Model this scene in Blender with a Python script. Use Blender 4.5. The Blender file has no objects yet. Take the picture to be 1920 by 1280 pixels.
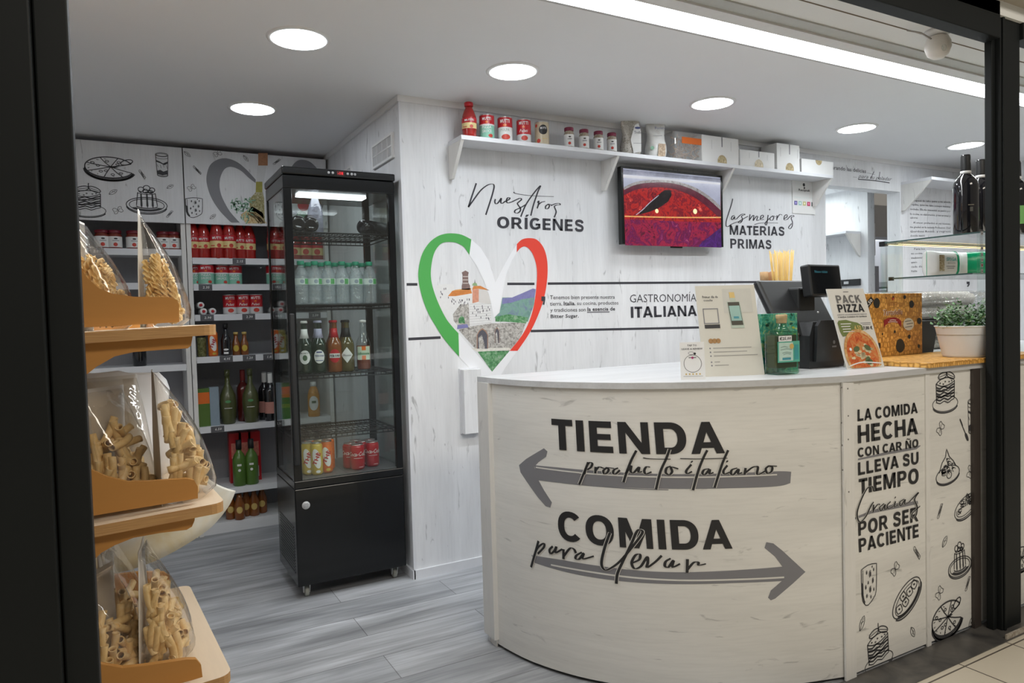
import bpy, bmesh, math, random
from mathutils import Vector, Matrix, geometry
random.seed(7)
PI = math.pi
SC = bpy.context.scene
COL = SC.collection
# ---------------------------------------------------------------- camera
F = 1330.515
CR = ((0.87549992, -0.48243063, -0.02757854), (-0.04105265, -0.01739209, -0.9990056), (0.48147125, 0.8757615, -0.03503183))
CAMZ = 1.22
cd = bpy.data.cameras.new('camera'); cam = bpy.data.objects.new('camera', cd); COL.objects.link(cam)
cd.sensor_width = 36.0; cd.lens = F / 1920 * 36.0; cd.clip_start = 0.02; cd.clip_end = 100
_x = Vector(CR[0]); _y = -Vector(CR[1]); _z = -Vector(CR[2])
cam.matrix_world = Matrix(((_x[0], _y[0], _z[0], 0), (_x[1], _y[1], _z[1], 0), (_x[2], _y[2], _z[2], CAMZ), (0, 0, 0, 1)))
SC.camera = cam
# ---------------------------------------------------------------- light and exposure
SC.view_settings.view_transform = 'Standard'; SC.view_settings.look = 'None'
SC.view_settings.gamma = 1.0; SC.view_settings.use_curve_mapping = False
SC.view_settings.exposure = 0.0
wd = bpy.data.worlds.new('corridor_air'); SC.world = wd; wd.use_nodes = True
wd.node_tree.nodes['Background'].inputs[0].default_value = (1.0, 0.93, 0.82, 1)
wd.node_tree.nodes['Background'].inputs[1].default_value = 0.22
DOWNLIGHT = 34.0; STRIP = 23.0
def area(name, loc, rot, size, sy, power, col):
    l = bpy.data.lights.new(name, 'AREA'); l.shape = 'RECTANGLE'; l.size = size; l.size_y = sy; l.energy = power; l.color = col
    o = bpy.data.objects.new(name, l); COL.objects.link(o); o.location = loc; o.rotation_euler = rot; return o
area('corridor_lamp', (1.6, -1.0, 3.1), (math.radians(28), 0, 0), 3.0, 0.6, 57, (1.0, 0.92, 0.80))
SC.cycles.transparent_max_bounces = 24
SC.cycles.max_bounces = 10
# ---------------------------------------------------------------- rays: where a seen point lies in the room
def ray(px, py):
    a = ((px - 960) / F, (py - 640) / F, 1.0)
    return Vector([sum(CR[i][j] * a[i] for i in range(3)) for j in range(3)])
def PY(px, py, y):
    d = ray(px, py); t = y / d[1]; return Vector((d[0] * t, y, CAMZ + d[2] * t))
def PZ(px, py, z):
    d = ray(px, py); t = (z - CAMZ) / d[2]; return Vector((d[0] * t, d[1] * t, z))
def PX(px, py, x):
    d = ray(px, py); t = x / d[0]; return Vector((x, d[1] * t, CAMZ + d[2] * t))
# ---------------------------------------------------------------- materials
MC = {}
def nt(name):
    m = bpy.data.materials.new(name); m.use_nodes = True
    n = m.node_tree.nodes; n.clear()
    out = n.new('ShaderNodeOutputMaterial'); return m, n, m.node_tree.links, out
def mat(name, col, rough=0.5, metal=0.0, spec=0.5, vary=0.06, scale=30.0, emit=None, coat=0.0, trans=0.0, bump=0.0):
    if name in MC: return MC[name]
    m, n, L, out = nt(name)
    b = n.new('ShaderNodeBsdfPrincipled'); L.new(b.outputs[0], out.inputs[0])
    b.inputs['Roughness'].default_value = rough; b.inputs['Metallic'].default_value = metal
    b.inputs['Specular IOR Level'].default_value = spec; b.inputs['Coat Weight'].default_value = coat
    b.inputs['Transmission Weight'].default_value = trans
    tc = n.new('ShaderNodeTexCoord'); no = n.new('ShaderNodeTexNoise'); no.inputs['Scale'].default_value = scale; no.inputs['Detail'].default_value = 3
    L.new(tc.outputs['Object'], no.inputs['Vector'])
    mx = n.new('ShaderNodeMix'); mx.data_type = 'RGBA'
    mx.inputs['A'].default_value = tuple(c * (1 - vary) for c in col) + (1,); mx.inputs['B'].default_value = tuple(min(1, c * (1 + vary)) for c in col) + (1,)
    L.new(no.outputs['Fac'], mx.inputs['Factor']); L.new(mx.outputs['Result'], b.inputs['Base Color'])
    if emit:
        b.inputs['Emission Color'].default_value = tuple(col) + (1,); b.inputs['Emission Strength'].default_value = emit
    if bump:
        bp = n.new('ShaderNodeBump'); bp.inputs['Strength'].default_value = bump; bp.inputs['Distance'].default_value = 0.002
        L.new(no.outputs['Fac'], bp.inputs['Height']); L.new(bp.outputs[0], b.inputs['Normal'])
    MC[name] = m; return m
def film(name, tint=(1, 1, 1), gloss=0.12, rough=0.03, body=0.0, bcol=(0.9, 0.9, 0.9), bump=0.0, scale=20):
    """clear sheet: transmits straight through, reflects more at grazing angles, body = milky share"""
    if name in MC: return MC[name]
    m, n, L, out = nt(name)
    t = n.new('ShaderNodeBsdfTransparent'); t.inputs[0].default_value = tuple(tint) + (1,)
    g = n.new('ShaderNodeBsdfGlossy'); g.inputs['Roughness'].default_value = rough
    fr = n.new('ShaderNodeLayerWeight'); fr.inputs['Blend'].default_value = 0.5
    pw = n.new('ShaderNodeMath'); pw.operation = 'POWER'; pw.inputs[1].default_value = 4.0; L.new(fr.outputs['Facing'], pw.inputs[0])
    mu = n.new('ShaderNodeMath'); mu.operation = 'MULTIPLY_ADD'; mu.inputs[1].default_value = 0.85 - gloss; mu.inputs[2].default_value = gloss
    mu.use_clamp = True
    L.new(pw.outputs[0], mu.inputs[0])
    mx = n.new('ShaderNodeMixShader'); L.new(mu.outputs[0], mx.inputs[0]); 
    if body > 0:
        d = n.new('ShaderNodeBsdfDiffuse'); d.inputs[0].default_value = tuple(bcol) + (1,)
        m2 = n.new('ShaderNodeMixShader'); m2.inputs[0].default_value = body
        L.new(t.outputs[0], m2.inputs[1]); L.new(d.outputs[0], m2.inputs[2]); L.new(m2.outputs[0], mx.inputs[1])
    else: L.new(t.outputs[0], mx.inputs[1])
    L.new(g.outputs[0], mx.inputs[2]); L.new(mx.outputs[0], out.inputs[0])
    if bump:
        tc = n.new('ShaderNodeTexCoord'); no = n.new('ShaderNodeTexNoise'); no.inputs['Scale'].default_value = scale; no.inputs['Detail'].default_value = 2; no.inputs['Distortion'].default_value = 1.5
        L.new(tc.outputs['Object'], no.inputs['Vector'])
        bp = n.new('ShaderNodeBump'); bp.inputs['Strength'].default_value = bump; bp.inputs['Distance'].default_value = 0.01
        L.new(no.outputs['Fac'], bp.inputs['Height']); L.new(bp.outputs[0], g.inputs['Normal']); L.new(bp.outputs[0], fr.inputs['Normal'])
    MC[name] = m; return m
def wood(name, col=(0.76, 0.77, 0.785), grain='Z', coord='Object', dark=0.62, rough=0.55, knots=0.5, contrast=1.0):
    """whitewashed oak laminate: fine grain, soft bands and short dark cracks along the grain axis"""
    if name in MC: return MC[name]
    m, n, L, out = nt(name)
    b = n.new('ShaderNodeBsdfPrincipled'); b.inputs['Roughness'].default_value = rough; b.inputs['Specular IOR Level'].default_value = 0.3
    L.new(b.outputs[0], out.inputs[0])
    tc = n.new('ShaderNodeTexCoord')
    def noise(sc_across, sc_along, detail, dist=0.0):
        mp = n.new('ShaderNodeMapping')
        s = [sc_across] * 3; s['XYZ'.index(grain)] = sc_along
        mp.inputs['Scale'].default_value = s
        L.new(tc.outputs[coord], mp.inputs[0])
        no = n.new('ShaderNodeTexNoise'); no.inputs['Scale'].default_value = 1.0; no.inputs['Detail'].default_value = detail; no.inputs['Distortion'].default_value = dist
        L.new(mp.outputs[0], no.inputs['Vector']); return no.outputs['Fac']
    def ramp(src, p0, c0, p1, c1):
        r = n.new('ShaderNodeValToRGB'); e = r.color_ramp.elements
        e[0].position = p0; e[0].color = (c0, c0, c0, 1); e[1].position = p1; e[1].color = (c1, c1, c1, 1)
        L.new(src, r.inputs[0]); return r.outputs[0]
    def mul(a, c, f=1.0):
        x = n.new('ShaderNodeMix'); x.data_type = 'RGBA'; x.blend_type = 'MULTIPLY'; x.inputs['Factor'].default_value = f
        L.new(a, x.inputs['A']); L.new(c, x.inputs['B']); return x.outputs['Result']
    fine = ramp(noise(120, 9, 5, .3), .38, 1 - .04 * contrast, .56, 1.0)
    band = ramp(noise(7, .8, 4, .8), .34, 1 - .11 * contrast, .62, 1.0)
    crack = ramp(noise(28, 6.5, 6, 1.2), .645, 1.0, .73, 1 - knots)
    base = n.new('ShaderNodeRGB'); base.outputs[0].default_value = tuple(col) + (1,)
    c = mul(base.outputs[0], fine); c = mul(c, band); c = mul(c, crack)
    L.new(c, b.inputs['Base Color'])
    MC[name] = m; return m
def floor_planks(name):
    m, n, L, out = nt(name)
    b = n.new('ShaderNodeBsdfPrincipled'); b.inputs['Roughness'].default_value = 0.42; b.inputs['Specular IOR Level'].default_value = 0.35
    L.new(b.outputs[0], out.inputs[0]); tc = n.new('ShaderNodeTexCoord')
    br = n.new('ShaderNodeTexBrick'); br.inputs['Scale'].default_value = 1.0; br.inputs['Brick Width'].default_value = 1.25; br.inputs['Row Height'].default_value = 0.19
    br.inputs['Mortar Size'].default_value = 0.0016; br.inputs['Mortar Smooth'].default_value = 0.1; br.offset = 0.37
    br.inputs['Color1'].default_value = (0.51, 0.53, 0.56, 1); br.inputs['Color2'].default_value = (0.66, 0.68, 0.71, 1); br.inputs['Mortar'].default_value = (0.26, 0.26, 0.27, 1)
    L.new(tc.outputs['Object'], br.inputs['Vector'])
    cur = br.outputs['Color']
    for sx, sy, p0, p1, d in ((1.3, 9, .32, .68, .50), (3, 60, .3, .72, .72), (2.2, 22, .60, .74, 1.25)):
        mp = n.new('ShaderNodeMapping'); mp.inputs['Scale'].default_value = (sx, sy, 1); L.new(tc.outputs['Object'], mp.inputs[0])
        no = n.new('ShaderNodeTexNoise'); no.inputs['Scale'].default_value = 1; no.inputs['Detail'].default_value = 4; no.inputs['Distortion'].default_value = 0.7
        L.new(mp.outputs[0], no.inputs['Vector'])
        r = n.new('ShaderNodeValToRGB'); e = r.color_ramp.elements; e[0].position = p0; e[1].position = p1
        v0, v1 = (d, 1.0) if d < 1 else (1.0, d)
        e[0].color = (v0, v0, v0 * 1.0, 1); e[1].color = (v1, v1, v1, 1); L.new(no.outputs['Fac'], r.inputs[0])
        x = n.new('ShaderNodeMix'); x.data_type = 'RGBA'; x.blend_type = 'MULTIPLY'; x.inputs['Factor'].default_value = 1; x.clamp_result = False
        L.new(cur, x.inputs['A']); L.new(r.outputs[0], x.inputs['B']); cur = x.outputs['Result']
    L.new(cur, b.inputs['Base Color']); return m
def tiles(name):
    m, n, L, out = nt(name)
    b = n.new('ShaderNodeBsdfPrincipled'); b.inputs['Roughness'].default_value = 0.4; L.new(b.outputs[0], out.inputs[0])
    tc = n.new('ShaderNodeTexCoord'); mp = n.new('ShaderNodeMapping'); mp.inputs['Location'].default_value = (-0.045, -0.14, 0); L.new(tc.outputs['Object'], mp.inputs[0])
    br = n.new('ShaderNodeTexBrick'); br.offset = 0.0; br.inputs['Scale'].default_value = 1.0; br.inputs['Brick Width'].default_value = 0.30; br.inputs['Row Height'].default_value = 0.60
    br.inputs['Mortar Size'].default_value = 0.003; br.inputs['Color1'].default_value = (0.66, 0.60, 0.49, 1); br.inputs['Color2'].default_value = (0.70, 0.64, 0.53, 1); br.inputs['Mortar'].default_value = (0.12, 0.10, 0.08, 1)
    L.new(mp.outputs[0], br.inputs['Vector']); L.new(br.outputs['Color'], b.inputs['Base Color']); return m
def mottled(name, cols, scale=8, rough=0.5, distort=1.0, emit=0.0, detail=5, stretch=(1, 1, 1), metal=0.0):
    """several colours blended by noise"""
    if name in MC: return MC[name]
    m, n, L, out = nt(name)
    b = n.new('ShaderNodeBsdfPrincipled'); b.inputs['Roughness'].default_value = rough; b.inputs['Metallic'].default_value = metal; L.new(b.outputs[0], out.inputs[0])
    tc = n.new('ShaderNodeTexCoord'); mp = n.new('ShaderNodeMapping'); mp.inputs['Scale'].default_value = stretch; L.new(tc.outputs['Object'], mp.inputs[0])
    no = n.new('ShaderNodeTexNoise'); no.inputs['Scale'].default_value = scale; no.inputs['Detail'].default_value = detail; no.inputs['Distortion'].default_value = distort
    L.new(mp.outputs[0], no.inputs['Vector'])
    r = n.new('ShaderNodeValToRGB'); e = r.color_ramp.elements
    while len(e) < len(cols): e.new(0.5)
    for i, c in enumerate(cols):
        e[i].position = 0.3 + 0.4 * i / (len(cols) - 1); e[i].color = tuple(c) + (1,)
    L.new(no.outputs['Fac'], r.inputs[0]); L.new(r.outputs[0], b.inputs['Base Color'])
    if emit:
        L.new(r.outputs[0], b.inputs['Emission Color']); b.inputs['Emission Strength'].default_value = emit
    MC[name] = m; return m
def voronoi_gold(name):
    """printed honeycomb of stretched orange cells"""
    m, n, L, out = nt(name)
    b = n.new('ShaderNodeBsdfPrincipled'); b.inputs['Roughness'].default_value = 0.4; L.new(b.outputs[0], out.inputs[0])
    tc = n.new('ShaderNodeTexCoord'); mp = n.new('ShaderNodeMapping'); mp.inputs['Scale'].default_value = (75, 40, 50); L.new(tc.outputs['Object'], mp.inputs[0])
    v = n.new('ShaderNodeTexVoronoi'); v.feature = 'DISTANCE_TO_EDGE'; v.inputs['Scale'].default_value = 1.0; v.inputs['Randomness'].default_value = 0.45; L.new(mp.outputs[0], v.inputs['Vector'])
    r = n.new('ShaderNodeValToRGB'); e = r.color_ramp.elements; e[0].position = 0.02; e[0].color = (0.42, 0.19, 0.03, 1); e[1].position = 0.22; e[1].color = (0.80, 0.44, 0.10, 1)
    x = e.new(0.42); x.color = (0.86, 0.55, 0.2, 1)
    L.new(v.outputs['Distance'], r.inputs[0]); L.new(r.outputs[0], b.inputs['Base Color']); MC[name] = m; return m
INK = mat('ink', (0.018, 0.018, 0.02), 0.5, vary=0.0)
INKB = mat('wall_ink', (0.035, 0.035, 0.045), 0.5, vary=0.0)
WHITE = mat('white_paint', (0.80, 0.80, 0.80), 0.5, vary=0.02)
PAPER = mat('white_paper', (0.80, 0.80, 0.79), 0.6, vary=0.02)
BLACK = mat('gloss_black', (0.008, 0.009, 0.010), 0.18, spec=.3, vary=0.0, coat=0.1)
MBLACK = mat('matt_black', (0.014, 0.015, 0.016), 0.5, vary=0.0)
FRAME = mat('shopfront_black', (0.010, 0.012, 0.0125), 0.5, spec=.2, vary=0.1, scale=6)
OAKV = wood('oak_wall', (0.80, 0.81, 0.83), 'Z', knots=.42)
OAKH = wood('oak_horizontal', (0.80, 0.79, 0.755), 'X', knots=.35)
OAKU = wood('oak_curved', (0.80, 0.79, 0.755), 'X', coord='UV', knots=.35)
OAKP = wood('oak_plain', (0.78, 0.79, 0.81), 'X', knots=.2, contrast=.6)
OAKPV = wood('oak_post', (0.78, 0.77, 0.745), 'Z', knots=.2, contrast=.6)
SHELFW = mat('shelf_white', (0.74, 0.75, 0.78), 0.45, vary=0.03)
GLASS = film('cabinet_glass', (0.93, 0.96, 0.95), 0.055, 0.0)
CLEAR = film('jar_glass', (0.95, 0.97, 0.96), 0.08, 0.02)
GREYINK = mat('grey_ink', (0.21, 0.21, 0.23), 0.5, vary=0.0)
# ---------------------------------------------------------------- mesh helper
class MB:
    def __init__(s): s.b = bmesh.new(); s.uv = None
    def face(s, vs, mi=0, smooth=False):
        try: f = s.b.faces.new(vs)
        except ValueError: return None
        f.material_index = mi; f.smooth = smooth; return f
    def poly(s, pts, mi=0): return s.face([s.b.verts.new(p) for p in pts], mi)
    def box(s, x0, x1, y0, y1, z0, z1, mi=0, bev=0.0, M=None):
        v = [s.b.verts.new((x, y, z)) for z in (z0, z1) for y in (y0, y1) for x in (x0, x1)]
        fs = [s.face([v[i] for i in q], mi) for q in ((0, 2, 3, 1), (4, 5, 7, 6), (0, 1, 5, 4), (2, 6, 7, 3), (0, 4, 6, 2), (1, 3, 7, 5))]
        if bev:
            es = list({e for f in fs for e in f.edges})
            r = bmesh.ops.bevel(s.b, geom=es, offset=bev, segments=2, affect='EDGES', profile=0.5)
            v = list({q for f in r['faces'] for q in f.verts} | {q for q in v if q.is_valid})
            for f in {f for q in v for f in q.link_faces}: f.material_index = mi
        if M is not None: bmesh.ops.transform(s.b, matrix=M, verts=[q for q in v if q.is_valid])
        return s
    def lathe(s, prof, seg=20, c=(0, 0, 0), mi=0, cap=True, axis='Z', smooth=True):
        rings = []
        def P(r, a, h):
            u, w = r * math.cos(a), r * math.sin(a)
            q = (u, w, h) if axis == 'Z' else ((h, u, w) if axis == 'X' else (u, h, w))
            return (q[0] + c[0], q[1] + c[1], q[2] + c[2])
        for r, h in prof:
            if r < 1e-6: rings.append([s.b.verts.new(P(0, 0, h))])
            else: rings.append([s.b.verts.new(P(r, 2 * PI * k / seg, h)) for k in range(seg)])
        for i in range(len(rings) - 1):
            a, d = rings[i], rings[i + 1]
            for k in range(seg):
                k2 = (k + 1) % seg
                if len(a) == 1 and len(d) == 1: continue
                if len(a) == 1: s.face([a[0], d[k2], d[k]], mi, smooth)
                elif len(d) == 1: s.face([a[k], a[k2], d[0]], mi, smooth)
                else: s.face([a[k], a[k2], d[k2], d[k]], mi, smooth)
        if cap:
            if len(rings[0]) > 1: s.face(rings[0][::-1], mi)
            if len(rings[-1]) > 1: s.face(rings[-1], mi)
        return s
    def tube(s, pts, r, seg=8, mi=0, closed=False):
        pts = [Vector(p) for p in pts]; n = len(pts); rings = []
        up = Vector((0, 0, 1))
        for i, p in enumerate(pts):
            if closed: t = pts[(i + 1) % n] - pts[i - 1]
            else: t = pts[min(i + 1, n - 1)] - pts[max(i - 1, 0)]
            t.normalize()
            a = t.cross(up)
            if a.length < 1e-3: a = t.cross(Vector((1, 0, 0)))
            a.normalize(); d = a.cross(t)
            rr = r[i] if isinstance(r, (list, tuple)) else r
            rings.append([s.b.verts.new(p + a * (rr * math.cos(2 * PI * k / seg)) + d * (rr * math.sin(2 * PI * k / seg))) for k in range(seg)])
        for i in range(n if closed else n - 1):
            A, B = rings[i], rings[(i + 1) % n]
            for k in range(seg): s.face([A[k], A[(k + 1) % seg], B[(k + 1) % seg], B[k]], mi, True)
        if not closed: s.face(rings[0][::-1], mi); s.face(rings[-1], mi)
        return s
    def prism(s, pts, fn, d0, d1, mi=0):
        """outline pts (2-D), fn(u, v, d) -> point, extruded from d0 to d1"""
        A = [s.b.verts.new(fn(u, v, d0)) for u, v in pts]; B = [s.b.verts.new(fn(u, v, d1)) for u, v in pts]
        n = len(pts)
        tri = geometry.tessellate_polygon([[Vector((u, v, 0)) for u, v in pts]])
        for t in tri: s.face([A[i] for i in t], mi); s.face([B[i] for i in t][::-1], mi)
        for i in range(n): s.face([A[i], A[(i + 1) % n], B[(i + 1) % n], B[i]], mi)
        bmesh.ops.recalc_face_normals(s.b, faces=s.b.faces); return s
    def loft(s, rings, mi=0, cap=True, smooth=True):
        R = [[s.b.verts.new(p) for p in r] for r in rings]; n = len(R[0])
        for i in range(len(R) - 1):
            for k in range(n): s.face([R[i][k], R[i][(k + 1) % n], R[i + 1][(k + 1) % n], R[i + 1][k]], mi, smooth)
        if cap: s.face(R[0][::-1], mi); s.face(R[-1], mi)
        return s
    def mesh(s, name, mats):
        bmesh.ops.recalc_face_normals(s.b, faces=s.b.faces)
        me = bpy.data.meshes.new(name); s.b.to_mesh(me); s.b.free()
        for m in (mats if isinstance(mats, (list, tuple)) else [mats]): me.materials.append(m)
        return me
    def obj(s, name, mats, parent=None, world=False):
        if parent is not None and world:
            w = Vector(parent.location); q = parent.parent
            while q is not None: w = w + Vector(q.location); q = q.parent
            bmesh.ops.translate(s.b, vec=-w, verts=s.b.verts)
        return link(name, s.mesh(name, mats), parent)
def link(name, me, parent=None):
    o = bpy.data.objects.new(name, me); COL.objects.link(o)
    if parent is not None: o.parent = parent
    return o
def tag(o, label, cat, group=None, kind=None):
    o['label'] = label; o['category'] = cat
    if group: o['group'] = group
    if kind: o['kind'] = kind
    return o
def thing(name, label, cat, loc=(0, 0, 0), rz=0.0, group=None):
    o = bpy.data.objects.new(name, None); COL.objects.link(o); o.empty_display_size = 0.05
    o.location = loc; o.rotation_euler = (0, 0, rz); return tag(o, label, cat, group)
def structure(o): o['kind'] = 'structure'; return o
def dup(root, loc, rz=None, label=None, group=None):
    r = root.copy(); COL.objects.link(r); r.location = loc
    if rz is not None: r.rotation_euler = (r.rotation_euler[0], r.rotation_euler[1], rz)
    if label: r['label'] = label
    if group: r['group'] = group
    for ch in list(root.children):
        c = ch.copy(); COL.objects.link(c); c.parent = r
        for g in list(ch.children):
            d = g.copy(); COL.objects.link(d); d.parent = c
    return r
def facecam(x, y): return math.atan2(y, x) - PI / 2   # turns a thing's own -y side towards the visitor
ORD = 'first second third fourth fifth sixth seventh eighth ninth tenth eleventh twelfth'.split()
# ---------------------------------------------------------------- flat art: strokes, fills and lettering on a surface
def smooth_pts(p, n=6):
    if len(p) < 3: return list(p)
    out = []
    for i in range(len(p) - 1):
        a = p[i - 1] if i else p[i]; b = p[i]; c = p[i + 1]; d = p[i + 2] if i + 2 < len(p) else c
        for k in range(n):
            t = k / n; t2 = t * t; t3 = t2 * t
            out.append(tuple(0.5 * (2 * b[j] + (c[j] - a[j]) * t + (2 * a[j] - 5 * b[j] + 4 * c[j] - d[j]) * t2 + (3 * b[j] - a[j] - 3 * c[j] + d[j]) * t3) for j in (0, 1)))
    out.append(tuple(p[-1])); return out
class Flat:
    """upright plane y = const seen from -y; u = x, v = z"""
    def __init__(s, y=0.0): s.y = y
    def uv(s, px, py): p = PY(px, py, s.y); return (p[0], p[2])
    def xyz(s, u, v, off): return (u, s.y - off, v)
class Level:
    """level surface seen from above; u = x, v = y"""
    def __init__(s, z): s.z = z
    def uv(s, px, py): p = PZ(px, py, s.z); return (p[0], p[1])
    def xyz(s, u, v, off): return (u, v, s.z + off)
class Around:
    """round surface of radius r about the local z axis, u = arc length from the -y side"""
    def __init__(s, r): s.r = r
    def xyz(s, u, v, off): a = u / s.r; return ((s.r + off) * math.sin(a), -(s.r + off) * math.cos(a), v)
class Curve:
    """upright surface over a plan outline; u = arc length"""
    def __init__(s, pts):
        s.p = [Vector(q) for q in smooth_pts(pts, 10)]; s.l = [0.0]
        for a, b in zip(s.p, s.p[1:]): s.l.append(s.l[-1] + (b - a).length)
        s.az = [math.atan2(q[0], q[1]) for q in s.p]
    def uv(s, px, py):
        d = ray(px, py); az = math.atan2(d[0], d[1])
        i = 0
        while i < len(s.az) - 2 and s.az[i + 1] < az: i += 1
        a, b = s.p[i], s.p[i + 1]; e = b - a
        den = d[0] * e[1] - d[1] * e[0]; k = -(d[0] * a[1] - d[1] * a[0]) / den
        q = a + e * k; t = q.length / math.hypot(d[0], d[1])
        return (s.l[i] + k * e.length, CAMZ + d[2] * t)
    def at(s, u):
        i = 0
        while i < len(s.l) - 2 and s.l[i + 1] < u: i += 1
        e = s.p[i + 1] - s.p[i]; k = (u - s.l[i]) / e.length; return s.p[i] + e * k, e.normalized()
    def xyz(s, u, v, off):
        i = 0
        while i < len(s.l) - 2 and s.l[i + 1] < u: i += 1
        def tan(j):
            j0, j1 = max(j - 1, 0), min(j + 1, len(s.p) - 1); return (s.p[j1] - s.p[j0]).normalized()
        k = (u - s.l[i]) / (s.l[i + 1] - s.l[i]); q = s.p[i] + (s.p[i + 1] - s.p[i]) * k
        e = (tan(i) * (1 - k) + tan(i + 1) * k).normalized()
        return (q[0] + e[1] * off, q[1] - e[0] * off, v)
class Art:
    """collects flat shapes on a surface into one mesh with several inks"""
    def __init__(s, surf, step=0.0): s.S = surf; s.m = MB(); s.mats = []; s.step = step
    def mi(s, m):
        if m not in s.mats: s.mats.append(m)
        return s.mats.index(m)
    def px(s, pts, ox=0, oy=0, k=1.0): return [s.S.uv(ox + x / k, oy + y / k) for x, y in pts]
    def fill(s, uv, m, lay=1):
        return s.emit(uv, geometry.tessellate_polygon([[Vector((u, v, 0)) for u, v in uv]]), m, lay)
    def emit(s, vs, faces, m, lay):
        """lays faces given in uv on the surface, cut into strips where the surface bends"""
        mi = s.mi(m)
        if not s.step:
            nv = [s.m.b.verts.new(s.S.xyz(u, v, 0.0006 * lay)) for u, v in vs]
            for f in faces: s.m.face([nv[i] for i in f], mi)
            return s
        t = bmesh.new(); nv = [t.verts.new((u, v, 0)) for u, v in vs]
        for f in faces:
            try: t.faces.new([nv[i] for i in f])
            except ValueError: pass
        us = [u for u, v in vs]; u = math.floor(min(us) / s.step) * s.step
        while u < max(us):
            bmesh.ops.bisect_plane(t, geom=t.verts[:] + t.edges[:] + t.faces[:], plane_co=(u, 0, 0), plane_no=(1, 0, 0)); u += s.step
        mp = {v: s.m.b.verts.new(s.S.xyz(v.co[0], v.co[1], 0.0006 * lay)) for v in t.verts}
        for f in t.faces: s.m.face([mp[v] for v in f.verts], mi)
        t.free(); return s
    def block(s, body, quad, m, lay=1):
        """heavy capitals fitted into the uv quad"""
        tl, tr, br, bl = quad; x = 0.0; P = []
        for k, ch in enumerate(body):
            ps, w = heavy(ch); P += [[(x + a, b) for a, b in p] for p in ps]; x += w; g = .19 - .07 * (ch in 'ATV') if ch != ' ' else 0.0
            nx = body[k + 1] if k + 1 < len(body) else ''
            if nx and nx in 'ATV': g -= .07
            x += g
        x -= g
        for p in P:
            q = [s._bil(a / x, b, tl, tr, br, bl) for a, b in p]
            if len(q) == 4: s.emit(q, [(0, 1, 2, 3)], m, lay)
            else: s.fill(q, m, lay)
        return s
    def band(s, top, bot, m, lay=1, n=5):
        """strip between two edge curves with the same number of points"""
        top = smooth_pts(top, n); bot = smooth_pts(bot, n); mi = s.mi(m)
        A = [s.m.b.verts.new(s.S.xyz(u, v, 0.0006 * lay)) for u, v in top]; B = [s.m.b.verts.new(s.S.xyz(u, v, 0.0006 * lay)) for u, v in bot]
        for i in range(len(A) - 1): s.m.face([A[i], A[i + 1], B[i + 1], B[i]], mi)
        return s
    def stroke(s, uv, w, m, lay=1, smooth=5, closed=False, taper=False):
        if closed: uv = list(uv) + [uv[0]]
        p = smooth_pts(uv, smooth) if smooth > 1 else list(uv); n = len(p); mi = s.mi(m); L = []; R = []
        for i in range(n):
            a = p[max(i - 1, 0)]; b = p[min(i + 1, n - 1)]; dx, dy = b[0] - a[0], b[1] - a[1]; l = math.hypot(dx, dy) or 1
            ww = w / 2
            if taper: ww *= 0.24 + 0.76 * abs(dy) / l
            nx, ny = -dy / l * ww, dx / l * ww
            L.append(s.m.b.verts.new(s.S.xyz(p[i][0] + nx, p[i][1] + ny, 0.0006 * lay))); R.append(s.m.b.verts.new(s.S.xyz(p[i][0] - nx, p[i][1] - ny, 0.0006 * lay)))
        for i in range(n - 1): s.m.face([L[i], L[i + 1], R[i + 1], R[i]], mi)
        return s
    def text(s, body, quad, m, bold=0.0, lay=1, shear=0.0, res=2):
        """letters fitted into the uv quad (top-left, top-right, bottom-right, bottom-left) by cap height"""
        V, Fc, x0, x1 = glyphs(body, bold, shear, res); tl, tr, br, bl = quad; CH = 0.682 + bold * 2; mi = s.mi(m)
        y0 = -bold
        return s.emit([s._bil((x - x0) / (x1 - x0), (y - y0) / CH, tl, tr, br, bl) for x, y in V], Fc, m, lay)
    def _bil(s, a, b, tl, tr, br, bl): return tuple((bl[j] * (1 - a) + br[j] * a) * (1 - b) + (tl[j] * (1 - a) + tr[j] * a) * b for j in (0, 1))
    def rect(s, u0, u1, v0, v1, m, lay=1): return s.fill([(u0, v0), (u1, v0), (u1, v1), (u0, v1)], m, lay)
    def disc(s, u, v, r, m, lay=1, n=20, ry=None): return s.fill([(u + r * math.cos(2 * PI * k / n), v + (ry or r) * math.sin(2 * PI * k / n)) for k in range(n)], m, lay)
    def line(s, body, u, v, h, m, bold=0.0, lay=1, width=None, shear=0.0, centre=False, res=1):
        """one line of lettering of cap height h, starting (or centred) at u"""
        V, Fc, x0, x1 = glyphs(body, bold, shear, res); w = width or (x1 - x0) * h / 0.682
        if centre: u -= w / 2
        return s.text(body, ((u, v + h), (u + w, v + h), (u + w, v), (u, v)), m, bold, lay, shear, res)
    def obj(s, name, parent=None, world=False): return s.m.obj(name, s.mats, parent, world)
HV = {}
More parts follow.
